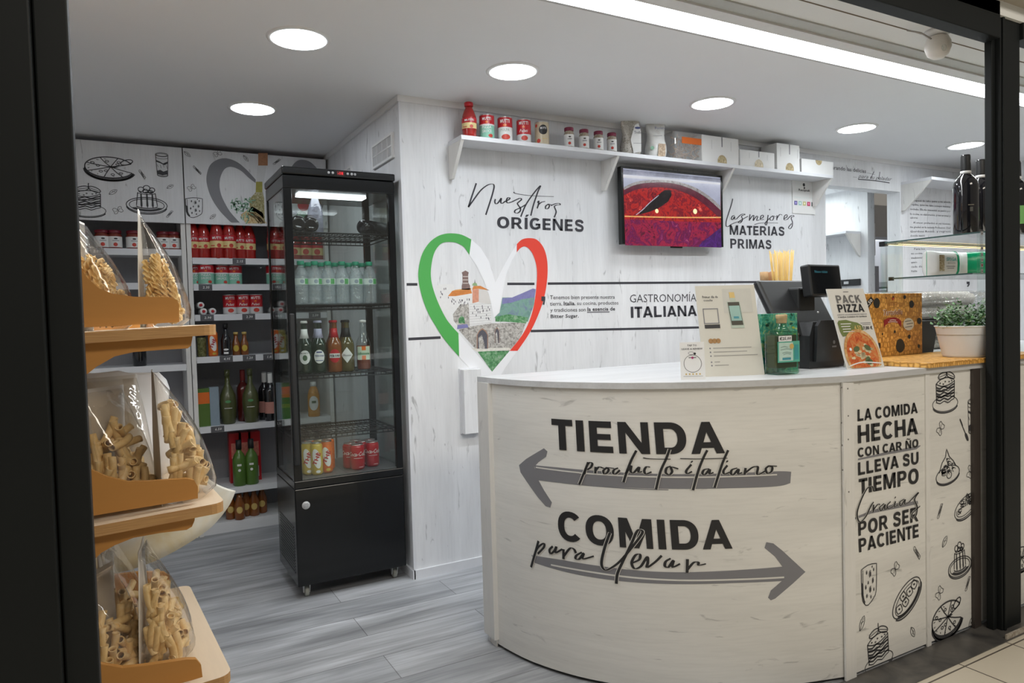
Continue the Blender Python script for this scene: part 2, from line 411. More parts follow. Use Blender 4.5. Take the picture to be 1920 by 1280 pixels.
def heavy(ch):
    """a heavy capital of cap height 1 as a few overlapping pieces, and its width"""
    if ch in HV: return HV[ch]
    W, B = .272, .205; P = []
    def r(a, b, c, d): P.append([(a, c), (b, c), (b, d), (a, d)])
    def ring(cx, cy, rx, ry, tx, ty, a0, a1, n=22):
        for i in range(n):
            a, b = math.radians(a0 + (a1 - a0) * i / n), math.radians(a0 + (a1 - a0) * (i + 1) / n)
            f = lambda t, k, l: (cx + k * math.copysign(abs(math.cos(t)) ** .9, math.cos(t)), cy + l * math.copysign(abs(math.sin(t)) ** .9, math.sin(t)))
            P.append([f(a, rx, ry), f(b, rx, ry), f(b, rx - tx, ry - ty), f(a, rx - tx, ry - ty)])
    def spine(pts, h):
        q = smooth_pts(pts, 5); e = []
        for i in range(len(q)):
            a, b = q[max(i - 1, 0)], q[min(i + 1, len(q) - 1)]; l = math.dist(a, b) or 1; nx, ny = -(b[1] - a[1]) / l * h, (b[0] - a[0]) / l * h; e.append(((q[i][0] + nx, q[i][1] + ny), (q[i][0] - nx, q[i][1] - ny)))
        for (a, b), (c, d) in zip(e, e[1:]): P.append([a, c, d, b])
    base = {'Ñ': 'N', 'Í': 'I'}.get(ch, ch); w = .42
    if base == 'A': P += [[(0, 0), (.27, 0), (.655, 1), (.40, 1)], [(1.06, 0), (.79, 0), (.405, 1), (.66, 1)]]; r(.25, .81, .18, .36); w = 1.06
    if base == 'C': ring(.52, .5, .52, .515, W, B, 42, 318); w = .96
    if base == 'D': r(0, W, 0, 1); r(.2, .46, 1 - B, 1); r(.2, .46, 0, B); ring(.45, .5, .52, .5, W, B, -90, 90); w = .97
    if base == 'E': r(0, W, 0, 1); r(.2, .76, 1 - B, 1); r(.2, .72, .41, .595); r(.2, .78, 0, B); w = .78
    if base == 'G': ring(.53, .5, .53, .515, W, B, 42, 322); r(.55, 1.0, .36, .53); r(.80, 1.0, .12, .5); w = 1.02
    if base == 'H': r(0, W, 0, 1); r(.72, .72 + W, 0, 1); r(.2, .75, .40, .60); w = .975
    if base == 'I': r(0, W, 0, 1); w = W
    if base == 'K': r(0, W, 0, 1); P += [[(.22, .32), (.22, .62), (.62, 1), (.95, 1)], [(.36, .60), (.56, .76), (1.02, 0), (.70, 0)]]; w = 1.02
    if base == 'L': r(0, W, 0, 1); r(.2, .82, 0, B); w = .82
    if base == 'M': r(0, .235, 0, 1); r(.965, 1.2, 0, 1); P += [[(0, 1), (.33, 1), (.70, 0), (.50, 0)], [(1.2, 1), (.87, 1), (.5, 0), (.7, 0)]]; w = 1.2
    if base == 'N': r(0, .24, 0, 1); r(.74, .98, 0, 1); P.append([(0, 1), (.27, 1), (.98, 0), (.71, 0)]); w = .98
    if base == 'O': ring(.54, .5, .54, .515, W + .01, B, 0, 360, 32); w = 1.08
    if base in 'PR': r(0, W, 0, 1); r(.2, .5, 1 - B + .02, 1); r(.2, .5, .37, .54); ring(.48, .685, .43, .315, W, .175, -90, 90); w = .91
    if base == 'R': P.append([(.38, .44), (.66, .44), (1.02, 0), (.72, 0)]); w = 1.02
    if base == 'S': spine([(.79, .70), (.72, .84), (.47, .905), (.22, .85), (.16, .71), (.26, .60), (.50, .52), (.74, .42), (.79, .27), (.70, .13), (.46, .09), (.20, .14), (.12, .30)], .112); w = .92
    if base == 'T': r(0, .80, 1 - B, 1); r(.40 - W / 2, .40 + W / 2, 0, .9); w = .80
    if base == 'U': r(0, W, .36, 1); r(.72, .72 + W, .36, 1); ring(.4875, .38, .4875, .395, W, .2, 180, 360); w = .975
    if base == 'V': P += [[(0, 1), (.28, 1), (.63, 0), (.37, 0)], [(1.0, 1), (.72, 1), (.37, 0), (.63, 0)]]; w = 1.0
    if base == 'Z': r(0, .86, 1 - B, 1); r(0, .88, 0, B); P.append([(0, .17), (.32, .17), (.86, .83), (.54, .83)]); w = .88
    if ch == 'Ñ': spine([(.2, 1.10), (.32, 1.20), (.5, 1.15), (.66, 1.10), (.78, 1.2)], .05)
    if ch == 'Í': P.append([(.03, 1.07), (.22, 1.07), (.42, 1.27), (.16, 1.27)])
    HV[ch] = (P, w); return HV[ch]
GC = {}
def glyphs(body, bold, shear, res):
    k = (body, bold, shear, res)
    if k not in GC:
        c = bpy.data.curves.new('lettering', 'FONT'); c.body = body; c.size = 1; c.offset = bold; c.resolution_u = res; c.shear = shear
        if bold: c.space_character = 1.0 + bold * 2.2
        o = bpy.data.objects.new('lettering', c); me = bpy.data.meshes.new_from_object(o)
        V = [(v.co[0], v.co[1]) for v in me.vertices]; Fc = [tuple(p.vertices) for p in me.polygons]
        bpy.data.objects.remove(o); bpy.data.curves.remove(c); bpy.data.meshes.remove(me)
        xs = [v[0] for v in V]; GC[k] = (V, Fc, min(xs), max(xs))
    return GC[k]
# ================================================================ the room
D = 3.129; CEIL = 2.25
CEILM = mat('ceiling_paint', (0.84, 0.85, 0.87), 0.7, vary=0.015, scale=4)
def slab(name, x0, x1, y0, y1, z0, z1, m, bev=0.0): return structure(MB().box(x0, x1, y0, y1, z0, z1, 0, bev).obj(name, m))
slab('floor', -1.6, 9.0, 1.487, 5.9, -0.05, 0.0, floor_planks('grey_planks'))
slab('floor_corridor', -6, 9.0, -6, 1.36, -0.05, 0.0, tiles('beige_tiles'))
slab('trim_threshold', -1.6, 9.0, 1.36, 1.487, -0.05, 0.003, mottled('worn_steel', [(0.05, 0.05, 0.052), (0.11, 0.105, 0.10), (0.17, 0.16, 0.145)], 7, 0.38, metal=0.3))
slab('ceiling', -1.6, 5.9, 1.975, 4.9, CEIL, CEIL + 0.06, CEILM)
slab('ceiling_front', -1.6, 5.9, 1.40, 1.85, CEIL, CEIL + 0.06, mat('ceiling_front_paint', (0.80, 0.81, 0.80), 0.7, vary=0.03, scale=5))
slab('ceiling_kitchen', 4.12, 9.0, 4.9, 5.9, CEIL, CEIL + 0.06, CEILM)
# light slot in the ceiling: edges and the diffuser
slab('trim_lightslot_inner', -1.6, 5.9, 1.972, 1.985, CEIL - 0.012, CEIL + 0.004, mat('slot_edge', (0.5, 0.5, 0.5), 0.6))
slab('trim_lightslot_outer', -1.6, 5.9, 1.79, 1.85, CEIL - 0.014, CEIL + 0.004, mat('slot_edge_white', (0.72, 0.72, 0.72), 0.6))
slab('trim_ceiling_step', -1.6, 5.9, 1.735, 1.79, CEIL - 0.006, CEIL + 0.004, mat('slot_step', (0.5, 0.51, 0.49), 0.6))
slab('trim_ceiling_crack', -1.6, 5.9, 1.628, 1.633, CEIL - 0.0015, CEIL + 0.002, mat('crack_brown', (0.16, 0.12, 0.08), 0.8))
def glow(name, col, st):
    m, n, L, out = nt(name); e = n.new('ShaderNodeEmission'); e.inputs[0].default_value = tuple(col) + (1,); e.inputs[1].default_value = st; L.new(e.outputs[0], out.inputs[0]); return m
t = thing('strip_light', 'long white recessed light strip running across the ceiling above the counter', 'ceiling light', (2.1, 1.912, CEIL))
MB().box(-1.6, 5.85, 1.851, 1.971, CEIL + 0.01, CEIL + 0.02).obj('diffuser', glow('strip_glow', (.95, 0.98, 1.0), STRIP), t, True)
# walls
slab('wall_back', 1.163, 4.117, D, D + 0.10, 0, CEIL, OAKV)
slab('wall_side', 1.163, 1.263, D + 0.10, 4.78, 0, CEIL, OAKV)
slab('wall_header', 4.117, 4.925, D, D + 0.10, 2.035, CEIL, OAKV)
slab('wall_panel', 4.925, 5.80, D, D + 0.10, 0, CEIL, OAKV)
slab('wall_right', 5.80, 5.90, 1.40, D + 0.1, 0, CEIL, OAKV)
slab('wall_left', -1.6, -1.5, 1.487, 4.9, 0, CEIL, OAKV)
slab('wall_rear', -1.6, 1.263, 4.78, 4.9, 0, CEIL, OAKV)
slab('wall_kitchen', 4.0, 9.0, 5.8, 5.9, 0, CEIL, mat('kitchen_wall', (0.62, 0.63, 0.66), 0.6))
slab('wall_kitchen_side', 4.017, 4.117, D + 0.1, 5.8, 0, CEIL, OAKV)
slab('wall_partition', 4.95, 5.03, 3.40, 5.0, 0, 2.12, OAKV)
slab('ceiling_recess', 4.117, 4.99, D + 0.1, 5.0, 2.12, 2.16, OAKP)
slab('wall_kitchen_back', 4.117, 4.95, 4.6, 4.7, 0, 2.12, OAKV)
slab('trim_kitchen_beam', 5.03, 9.0, 4.55, 4.75, 1.93, CEIL, mat('beam_grey', (0.45, 0.45, 0.47), 0.6))
# skirting and cornice
slab('baseboard_back', 1.157, 4.117, D - 0.012, D, 0, 0.042, SHELFW)
slab('baseboard_side', 1.151, 1.163, D - 0.012, 4.4, 0, 0.042, SHELFW)
slab('trim_cornice_back', 1.151, 5.80, D - 0.012, D, CEIL - 0.028, CEIL, WHITE)
slab('trim_cornice_side', 1.151, 1.163, D, 4.47, CEIL - 0.028, CEIL, WHITE)
slab('trim_corner', 1.158, 1.168, D - 0.004, D + 0.004, 0.042, CEIL - 0.028, SHELFW)
# shopfront frame
def post(name, boxes):
    m = MB()
    for b in boxes: m.box(*b, bev=0.003)
    return structure(m.obj(name, FRAME))
post('trim_post_left', [(-0.62, -0.108, 1.375, 1.47, 0, 2.6), (-0.106, -0.0565, 1.40, 1.46, 0, 2.6)])
post('trim_post_right', [(2.80, 2.822, 1.430, 1.456, 0.003, 2.29), (2.823, 2.955, 1.412, 1.456, 0.003, 2.29), (2.829, 2.842, 1.405, 1.4115, 0.003, 2.29)])
post('trim_head_beam', [(-0.62, 2.80, 1.40, 1.455, 2.168, 2.30), (2.956, 6.0, 1.40, 1.455, 2.19, 2.30)])
slab('trim_fascia', -6, 6.0, 1.33, 1.40, 2.30, 3.2, mat('fascia_beige', (0.42, 0.38, 0.31), 0.6))
slab('trim_shadow_strip', 2.757, 2.80, 1.474, 1.4865, 0.003, 0.979, mat('shadow_brown', (0.05, 0.04, 0.035), 0.5))  # dark strip painting the shade at the end of the counter panel
slab('trim_post_foot', 2.76, 3.0, 1.365, 1.372, 0.003, 0.02, mottled('rust_dust', [(0.25, 0.2, 0.15), (0.5, 0.46, 0.4)], 60, 0.9))
# downlights
t0 = None
for i, (x, y) in enumerate([(0.608, 2.65), (1.486, 2.63), (0.595, 3.595), (2.613, 2.623), (3.758, 2.645), (4.85, 2.635)]):
    lab = ['round ceiling downlight nearest the shop entrance post', 'round ceiling downlight in front of the wall corner above the fridge', 'round ceiling downlight deepest inside, above the tall shelving',
           'round ceiling downlight above the shelf end near the television', 'round ceiling downlight second from the wine bottles', 'small round ceiling downlight just above the tall wine bottle'][i]
    t = thing('ceiling_downlight', lab, 'ceiling light', (x, y, CEIL), 0, 'recessed round downlights')
    if not t0:
        t0 = t
        a = MB().lathe([(0.098, 0.0), (0.098, -0.006), (0.112, -0.004), (0.114, 0.0)], 32, cap=False).obj('trim_ring', WHITE, t)
        b = MB().lathe([(0.0, -0.0045), (0.098, -0.0045)], 32, cap=False, smooth=False).obj('diffuser', glow('lamp_glow', (0.90, 0.955, 1.0), DOWNLIGHT), t)
        parts = (a, b)
    else:
        for p in parts: c = p.copy(); COL.objects.link(c); c.parent = t
# dome camera
t = thing('dome_camera', 'white round surveillance camera hanging from the ceiling beside the black post', 'camera', (2.735, 1.585, CEIL))
MB().lathe([(0.0, -0.105), (0.02, -0.103), (0.036, -0.09), (0.045, -0.065), (0.044, -0.045), (0.036, -0.027), (0.02, -0.018)], 24).obj('ball', mat('camera_white', (0.8, 0.77, 0.72), 0.35), t)
MB().lathe([(0.045, 0.0), (0.045, -0.012), (0.03, -0.02), (0.02, -0.022)], 24).obj('mount', WHITE, t)
MB().lathe([(0.0, -0.004), (0.012, -0.003), (0.012, 0.004)], 12, c=(-0.025, -0.038, -0.08), axis='Y').obj('lens', CLEAR, t)
MB().tube([(-0.03, 0, -0.04), (-0.09, 0.01, -0.02), (-0.12, 0.045, -0.003)], 0.003, 6).obj('cable', mat('cable_grey', (0.4, 0.38, 0.36), 0.6), t)
# wall vents on the side face
def vent(name, y0, y1, z0, z1, nx, lab):
    t = thing(name, lab, 'vent', (1.163, (y0 + y1) / 2, z0), 0, 'white wall vents')
    m = MB(); f = 0.012; X0, X1 = 1.151, 1.163
    for b in ((y0, y1, z0, z0 + f), (y0, y1, z1 - f, z1), (y0, y0 + f, z0 + f, z1 - f), (y1 - f, y1, z0 + f, z1 - f)): m.box(X0, X1, *b)
    for i in range(1, nx): q = y0 + (y1 - y0) * i / nx; m.box(X0 + .002, X1, q - .003, q + .003, z0 + f, z1 - f)
    q = (z0 + z1) / 2; m.box(X0 + .002, X1, y0 + f, y1 - f, q - .003, q + .003); m.obj('grille_frame', WHITE, t, True)
    m = MB(); n = 22
    for i in range(n): q = z0 + f + (z1 - z0 - 2 * f) * (i + .5) / n; m.box(X0 + .004, X1 - .002, y0 + f, y1 - f, q - .0011, q + .0011)
    m.obj('louvres', WHITE, t, True); MB().box(X1 - .002, X1 - .0005, y0 + f, y1 - f, z0 + f, z1 - f).obj('backing', mat('vent_dark', (0.28, 0.28, 0.30), 0.7), t, True)
vent('wall_vent', 3.215, 3.52, 1.985, 2.105, 4, 'large white louvred vent on the side wall above the fridge')
vent('wall_vent', 3.90, 4.12, 1.985, 2.085, 3, 'small white louvred vent at the far end of the side wall')
# small wooden cover on the back wall
t = thing('cable_cover', 'narrow whitewashed wooden box fixed to the wall below the heart emblem', 'wall box', (1.47, D, 0.66))
MB().box(1.424, 1.518, D - 0.05, D - 0.0125, 0.662, 0.972, bev=0.002).obj('box_cover', OAKV, t, True)
MB().box(1.421, 1.521, D - 0.0125, D, 0.659, 0.975).obj('back_plate', SHELFW, t, True)
# ================================================================ art on the back wall
SB = Flat(D); wallb = bpy.data.objects['wall_back']
A = Art(SB); k = 3.2; ox, oy = 760, 320
P = lambda pts, X=ox, Y=oy, K=k: [SB.uv(X + x / K, Y + y / K) for x, y in pts]
green = mat('print_green', (0.075, 0.40, 0.085), 0.5, vary=0); red = mat('print_red', (0.80, 0.055, 0.03), 0.5, vary=0); wht = mat('print_white', (0.86, 0.87, 0.90), 0.5, vary=0)
halo = mat('print_edge', (0.80, 0.81, 0.83), 0.5, vary=0)
gO = [(395, 412), (340, 385), (290, 376), (240, 378), (190, 395), (140, 435), (100, 500), (80, 580), (78, 650), (95, 740), (130, 840), (180, 930), (240, 1020), (322, 1115)]
gI = [(383, 505), (355, 462), (325, 441), (290, 429), (235, 429), (200, 450), (170, 500), (154, 580), (154, 650), (170, 720), (200, 800), (240, 880), (275, 928), (318, 975)]
A.band(P(gO), P(gI), green, 3)
rO = [(668, 440), (700, 412), (745, 404), (790, 415), (830, 465), (850, 540), (851, 640), (832, 760), (790, 880), (740, 980), (672, 1080)]
rI = [(668, 490), (688, 465), (715, 454), (742, 470), (768, 510), (788, 590), (785, 700), (768, 820), (735, 920), (690, 1000), (625, 1080)]
A.band(P(rO), P(rI), red, 3)
A.fill(P([(395, 412), (450, 460), (500, 540), (540, 670), (580, 590), (630, 500), (668, 440), (668, 490), (640, 535), (605, 620), (582, 740), (560, 850), (530, 880), (515, 800), (500, 740), (470, 660), (430, 575), (383, 505)]), wht, 2)
A.fill(P([(318, 975), (520, 1205), (625, 1080), (672, 1080), (600, 1180), (545, 1270), (520, 1300), (440, 1240), (322, 1115)]), wht, 2)
A.obj('heart_ring', wallb)
# town print inside the heart
A = Art(SB)
c_ = lambda n, r, v=0.25: mat('print_' + n, r, 0.6, vary=v, scale=90)
hill = mottled('print_hill', [(0.12, 0.24, 0.22), (0.20, 0.36, 0.30), (0.16, 0.18, 0.34)], 25, 0.6); stone = mottled('print_stone', [(0.16, 0.15, 0.14), (0.42, 0.40, 0.37), (0.62, 0.60, 0.57)], 70, 0.7); leafm = mottled('print_leaf', [(0.03, 0.12, 0.05), (0.10, 0.30, 0.12), (0.3, 0.42, 0.3)], 60, 0.7)
hw = c_('house', (0.76, 0.76, 0.76), .06); orr = c_('roof', (0.62, 0.22, 0.05)); brk = c_('brick', (0.20, 0.13, 0.12)); dk = c_('dark', (0.09, 0.09, 0.11)); sal = c_('salmon', (0.66, 0.30, 0.20)); vio = c_('violet', (0.20, 0.20, 0.42))
A.fill(P([(582, 760), (640, 760), (700, 735), (765, 706), (780, 710), (772, 800), (735, 905), (560, 905), (535, 880), (565, 850)]), hill, 1)
A.fill(P([(582, 765), (640, 760), (700, 735), (765, 706), (782, 710), (775, 760), (700, 770), (640, 790), (580, 800)]), vio, 1.3)
A.fill(P([(540, 875), (620, 860), (735, 880), (725, 915), (600, 905), (540, 905)]), leafm, 1.5)
A.fill(P([(320, 955), (380, 935), (520, 915), (725, 910), (690, 1000), (625, 1080), (430, 1080)]), stone, 1.2)
A.fill(P([(430, 1080), (625, 1080), (520, 1205)]), leafm, 1.3)
A.fill(P([(395, 1065), (620, 1060), (640, 1075), (430, 1085)]), c_('bank', (0.7, 0.68, 0.62)), 1.6)
for bx, by, w_, h_ in ((462, 1005, 34, 62), (550, 985, 14, 48)):
    A.fill(P([(bx - w_, by + h_), (bx - w_, by - 20), (bx - w_ * .6, by - h_ * .75), (bx, by - h_), (bx + w_ * .6, by - h_ * .75), (bx + w_, by - 20), (bx + w_, by + h_)]), c_('arch_rim', (0.34, 0.2, 0.14)), 1.7)
    A.fill(P([(bx - w_ * .85, by + h_), (bx - w_ * .85, by - 20), (bx - w_ * .5, by - h_ * .65), (bx, by - h_ * .85), (bx + w_ * .5, by - h_ * .65), (bx + w_ * .85, by - 20), (bx + w_ * .85, by + h_)]), dk, 1.9)
    A.fill(P([(bx - w_ * .6, by + h_), (bx - w_ * .7, by - 5), (bx - w_ * .1, by - 20), (bx + w_ * .4, by + 40), (bx + w_ * .4, by + h_)]), stone, 2.1)
A.fill(P([(200, 800), (182, 690), (225, 680), (290, 680), (300, 760), (330, 860), (380, 930), (330, 950), (280, 930), (240, 870)]), hw, 1.2)
A.fill(P([(250, 755), (275, 725), (300, 715), (500, 700), (505, 770), (515, 880), (520, 915), (385, 930), (330, 900)]), hw, 1.4)
A.fill(P([(285, 860), (330, 800), (380, 800), (385, 930), (330, 950), (290, 900)]), stone, 1.5)
A.fill(P([(255, 752), (280, 722), (390, 705), (400, 735), (300, 752)]), orr, 1.8); A.fill(P([(278, 722), (300, 714), (395, 704), (392, 712)]), c_('roof_light', (0.75, 0.38, 0.12)), 2)
A.fill(P([(400, 712), (408, 692), (450, 690), (505, 718), (440, 708)]), orr, 2); A.fill(P([(402, 712), (440, 710), (440, 785), (402, 795)]), sal, 1.9)
A.fill(P([(440, 710), (505, 720), (512, 800), (440, 790)]), c_('stucco', (0.66, 0.64, 0.62), .05), 1.9)
A.fill(P([(338, 714), (338, 690), (343, 672), (343, 625), (338, 610), (360, 598), (380, 610), (376, 625), (378, 672), (388, 690), (388, 714)]), brk, 2)
for yy in (632, 652, 672): A.rect(SB.uv(ox + 344 / k, oy + yy / k)[0], SB.uv(ox + 376 / k, oy + yy / k)[0], SB.uv(ox + 360 / k, oy + (yy + 5) / k)[1], SB.uv(ox + 360 / k, oy + yy / k)[1], c_('band', (0.6, 0.55, 0.5)), 2.2)
A.fill(P([(400, 688), (404, 676), (416, 670), (428, 676), (432, 690)]), c_('dome', (0.30, 0.44, 0.22)), 2.1); A.fill(P([(414, 672), (416, 648), (419, 672)]), dk, 2.2)
A.fill(P([(320, 915), (318, 890), (335, 868), (352, 880), (358, 915)]), leafm, 1.9); A.fill(P([(310, 950), (312, 925), (372, 920), (378, 940)]), vio, 1.8)
random.seed(3)
for i in range(46):
    x = random.choice([random.uniform(205, 285), random.uniform(262, 385), random.uniform(392, 505)]); y = random.uniform(700, 760) if x < 262 else (random.uniform(762, 800) if x < 390 else random.uniform(805, 885))
    A.fill(P([(x, y), (x + 4, y), (x + 4, y + 11), (x, y + 11)]), dk, 2.3)
for i in range(9): A.fill(P([(385, 800 + i * 15), (515, 797 + i * 14), (515, 798.5 + i * 14), (385, 801.5 + i * 15)]), c_('line', (0.45, 0.45, 0.46)), 2.25)
A.obj('town_print', wallb)
# lines, quotation mark and lettering
A = Art(SB)
def hline(x0, y0, x1, y1, w=0.0125): a = SB.uv(x0, y0); b = SB.uv(x1, y1); A.stroke([a, b], w, INKB, 1, 1)
hline(761, 533, 782.5, 533); hline(951, 532, 1002, 532); hline(1027, 531.5, 1427, 528.5)
hline(765, 635.5, 826, 632.5); hline(995, 620.5, 1340, 613)
A.fill(P([(815, 754), (838, 754), (838, 772), (832, 805), (822, 800), (828, 782), (815, 780)]), INKB, 5)
A.fill(P([(1815 - 760, 0), (0, 0), (0, 1)]), INKB, 1) if 0 else None
A.obj('black_lines', wallb)
A = Art(SB)
def TB(body, q, X, Y, K): A.block(body, [SB.uv(X + x / K, Y + y / K) for x, y in q], INKB, 2)
def T(body, q, X=ox, Y=oy, K=k, b=0.0, m=INKB, S=SB, **kw): A.text(body, [S.uv(X + x / K, Y + y / K) for x, y in q], m, b, 2, **kw)
TB('ORÍGENES', [(550, 275), (1070, 295), (1070, 366), (550, 343)], ox, oy, k)
kk = 6.194
G = lambda q: [(a, b) for a, b in q]
T('Tenemos bien presente nuestra', [(68, 146), (820, 142), (820, 185), (68, 192)], 1020, 530, kk, .002)
T('tierra,', [(68, 220), (208, 218), (208, 262), (68, 266)], 1020, 530, kk, .002); T('Italia', [(228, 218), (352, 216), (352, 260), (228, 264)], 1020, 530, kk, .026)
T(', su cocina, productos', [(354, 216), (862, 210), (862, 252), (354, 258)], 1020, 530, kk, .002)
T('y tradiciones son', [(72, 294), (482, 288), (482, 332), (72, 338)], 1020, 530, kk, .002); T('la esencia de', [(503, 284), (824, 280), (824, 322), (503, 328)], 1020, 530, kk, .022)
T('Bitter Sugar.', [(76, 368), (402, 362), (402, 403), (76, 410)], 1020, 530, kk, .018)
T('GASTRONOMÍA', [(997, 138), (1768, 128), (1768, 216), (997, 228)], 1020, 530, kk, -.006); TB('ITALIANA', [(1005, 278), (1770, 262), (1775, 384), (1008, 408)], 1020, 530, kk)
A.stroke([SB.uv(1020 + 500 / kk, 530 + 342 / kk), SB.uv(1020 + 760 / kk, 530 + 338 / kk)], 0.007, GREYINK, 1, 1)
k2 = 4.174
TB('MATERIAS', [(950, 885), (1380, 898), (1380, 968), (952, 960)], 1140, 210, k2); TB('PRIMAS', [(955, 990), (1278, 1002), (1278, 1072), (957, 1066)], 1140, 210, k2)
def script(strokes, X, Y, K, w, S, m=INKB, lay=2):
    for s_ in strokes: A.stroke([S.uv(X + x / K, Y + y / K) for x, y in s_], w, m, lay, 6, taper=True)
script([[(425, 75), (415, 105), (398, 155), (378, 218)], [(378, 218), (405, 180), (450, 120), (490, 88), (522, 80), (532, 95), (522, 140), (505, 195), (482, 265)],
        [(540, 170), (536, 185), (542, 198), (556, 192), (575, 165), (572, 188), (580, 196), (600, 182)], [(600, 184), (622, 172), (626, 163), (614, 163), (606, 178), (614, 193), (640, 186)],
        [(640, 186), (665, 174), (688, 165), (696, 173), (683, 185), (672, 196), (679, 210), (690, 225), (688, 242), (672, 254), (656, 250), (660, 236), (690, 222), (720, 204)], [(692, 276), (722, 205), (770, 135), (810, 90), (795, 125), (768, 205), (752, 270)],
        [(648, 128), (668, 138), (760, 150), (890, 155)], [(792, 192), (800, 182), (797, 205), (790, 226)], [(797, 205), (815, 190), (838, 184)], [(858, 200), (842, 212), (842, 228), (856, 226), (864, 210), (856, 200), (880, 206)],
        [(872, 210), (900, 198), (922, 196), (928, 204), (908, 206), (894, 214), (898, 228), (904, 245), (900, 262), (892, 280)]], 760, 320, 3.2, .0088, SB)
script([[(975, 678), (964, 725), (940, 800), (924, 855), (924, 890), (938, 896), (965, 878), (1005, 862), (1050, 852)], [(990, 808), (972, 815), (964, 835), (974, 842), (990, 818), (990, 838), (1005, 836)],
        [(1005, 836), (1035, 806), (1060, 797), (1071, 802), (1053, 808), (1044, 818), (1050, 834), (1048, 852), (1032, 868), (1020, 860), (1050, 840), (1095, 815)], [(1110, 800), (1105, 850)], [(1105, 845), (1130, 812), (1140, 812), (1135, 850)], [(1135, 850), (1160, 816), (1170, 820), (1163, 848), (1185, 843)],
        [(1188, 838), (1214, 822), (1210, 806), (1195, 816), (1193, 842), (1220, 838)], [(1252, 805), (1246, 850), (1238, 884), (1229, 868), (1262, 832)], [(1262, 758), (1265, 768)], [(1288, 812), (1268, 828), (1270, 846), (1287, 845), (1296, 825), (1286, 812), (1312, 818)],
        [(1322, 808), (1320, 846)], [(1321, 834), (1342, 802), (1362, 806)], [(1375, 836), (1400, 820), (1396, 802), (1380, 815), (1378, 843), (1402, 840)], [(1402, 840), (1430, 812), (1449, 809), (1453, 817), (1436, 822), (1434, 838), (1442, 860), (1440, 892), (1424, 914), (1412, 902), (1436, 872)],
        [(1145, 880), (1200, 868), (1330, 868)]], 1140, 210, k2, .0088, SB)
A.obj('wall_lettering', wallb)
# header lettering and the story on the panel beyond
A = Art(SB); kh = 4.414
T('Preparando las delicias', [(190, 168), (545, 210), (545, 240), (190, 200)], 1500, 270, kh, .008)
T('... para tu paladar', [(440, 245), (760, 275), (760, 305), (440, 275)], 1500, 270, kh, -.004, shear=.4)
A.stroke([SB.uv(1500 + x / kh, 270 + y / kh) for x, y in ((480, 292), (620, 303), (740, 322))], .006, INKB, 2)
script([[(555, 240), (620, 252)], [(610, 228), (585, 285)], [(660, 230), (650, 290)]], 1500, 270, kh, .006, SB)
A.obj('header_lettering', bpy.data.objects['wall_header'])
A = Art(SB); kt = 6.094
rows = [('Empecé de niño junto a mi abuela', 190, 620, 278, 298), ('Angelina, quien me daba consejos mientras', 160, 620, 322, 350), ('cocinaba. Ella me transmitió su pasión por', 160, 620, 375, 402), ('la cocina, su elaboración, y sus aromas y', 160, 620, 430, 455), ('sabores.', 160, 250, 475, 475),
        ('Al crecer, profundicé en sus técnicas,', 195, 620, 530, 545), ('me gradué en la escuela Profession Chef', 160, 622, 580, 592), ('Gordoni Rosso, y regresé', 162, 622, 632, 632), ('donde nació', 162, 330, 680, 680), ('Para los', 205, 330, 832, 830), ('mi cocina', 170, 300, 885, 880), ('tradicional', 170, 300, 935, 930), ('quiero', 170, 240, 985, 982), ('cada día', 172, 300, 1035, 1032), ('Italia', 172, 240, 1085, 1083)]
for tx, x0, x1, ya, yb in rows:
    T(tx, [(x0, ya - 11), (x1, yb - 11), (x1, yb + 11), (x0, ya + 11)], 1680, 330, kt, .006, m=mat('story_ink', (0.10, 0.10, 0.12), .6, vary=0), res=1)
A.fill([SB.uv(1680 + x / kt, 330 + y / kt) for x, y in ((805, 1205), (850, 1205), (850, 1225), (825, 1265), (808, 1262), (825, 1235), (808, 1235))], INKB, 1)
A.obj('story_lettering', bpy.data.objects['wall_panel'])
# ================================================================ ink sketches of food
def arc(cx, cy, rx, ry, a0, a1, n=18, rot=0.0):
    c, s = math.cos(rot), math.sin(rot); o = []
    for i in range(n + 1):
        a = math.radians(a0 + (a1 - a0) * i / n); x, y = rx * math.cos(a), ry * math.sin(a); o.append((cx + x * c - y * s, cy + x * s + y * c))
    return o
SK = mat('sketch_ink', (0.045, 0.045, 0.05), 0.6, vary=0.0)
def sk_pizza():
    S = [(arc(0, 0, .95, .60, 28, 335), .06), (arc(0, -.14, .97, .62, 178, 345), .11), (arc(0, -.06, .96, .60, 180, 340), .05)]
    F_ = []
    for a in (28, 70, 112, 158, 205, 255, 300, 335): S.append(([(0.03, .04), (.5 * math.cos(math.radians(a)), .31 * math.sin(math.radians(a))), (.93 * math.cos(math.radians(a)), .58 * math.sin(math.radians(a)))], .045))
    for x, y in ((-.45, .08), (-.35, -.25), (-.1, .35), (.1, -.4), (.35, .33), (-.65, .22), (.42, -.3), (.3, .2), (-.15, -.2)): S.append((arc(x, y, .07, .05, 0, 360, 8), .035))
    S.append((arc(.66, .36, .26, .13, 0, 360, 14, .5), .05)); F_.append([(0, .05), (.2, .1), (.35, .03), (.12, -.02)])
    for i in range(10): a = math.radians(100 + i * 22); S.append(([(.78 * math.cos(a), .47 * math.sin(a)), (.86 * math.cos(a + .08), .52 * math.sin(a + .08))], .03))
    F_.append(arc(0, -.1, .95, .60, 185, 340) + arc(0, -.2, .93, .58, 340, 185)); return S, F_
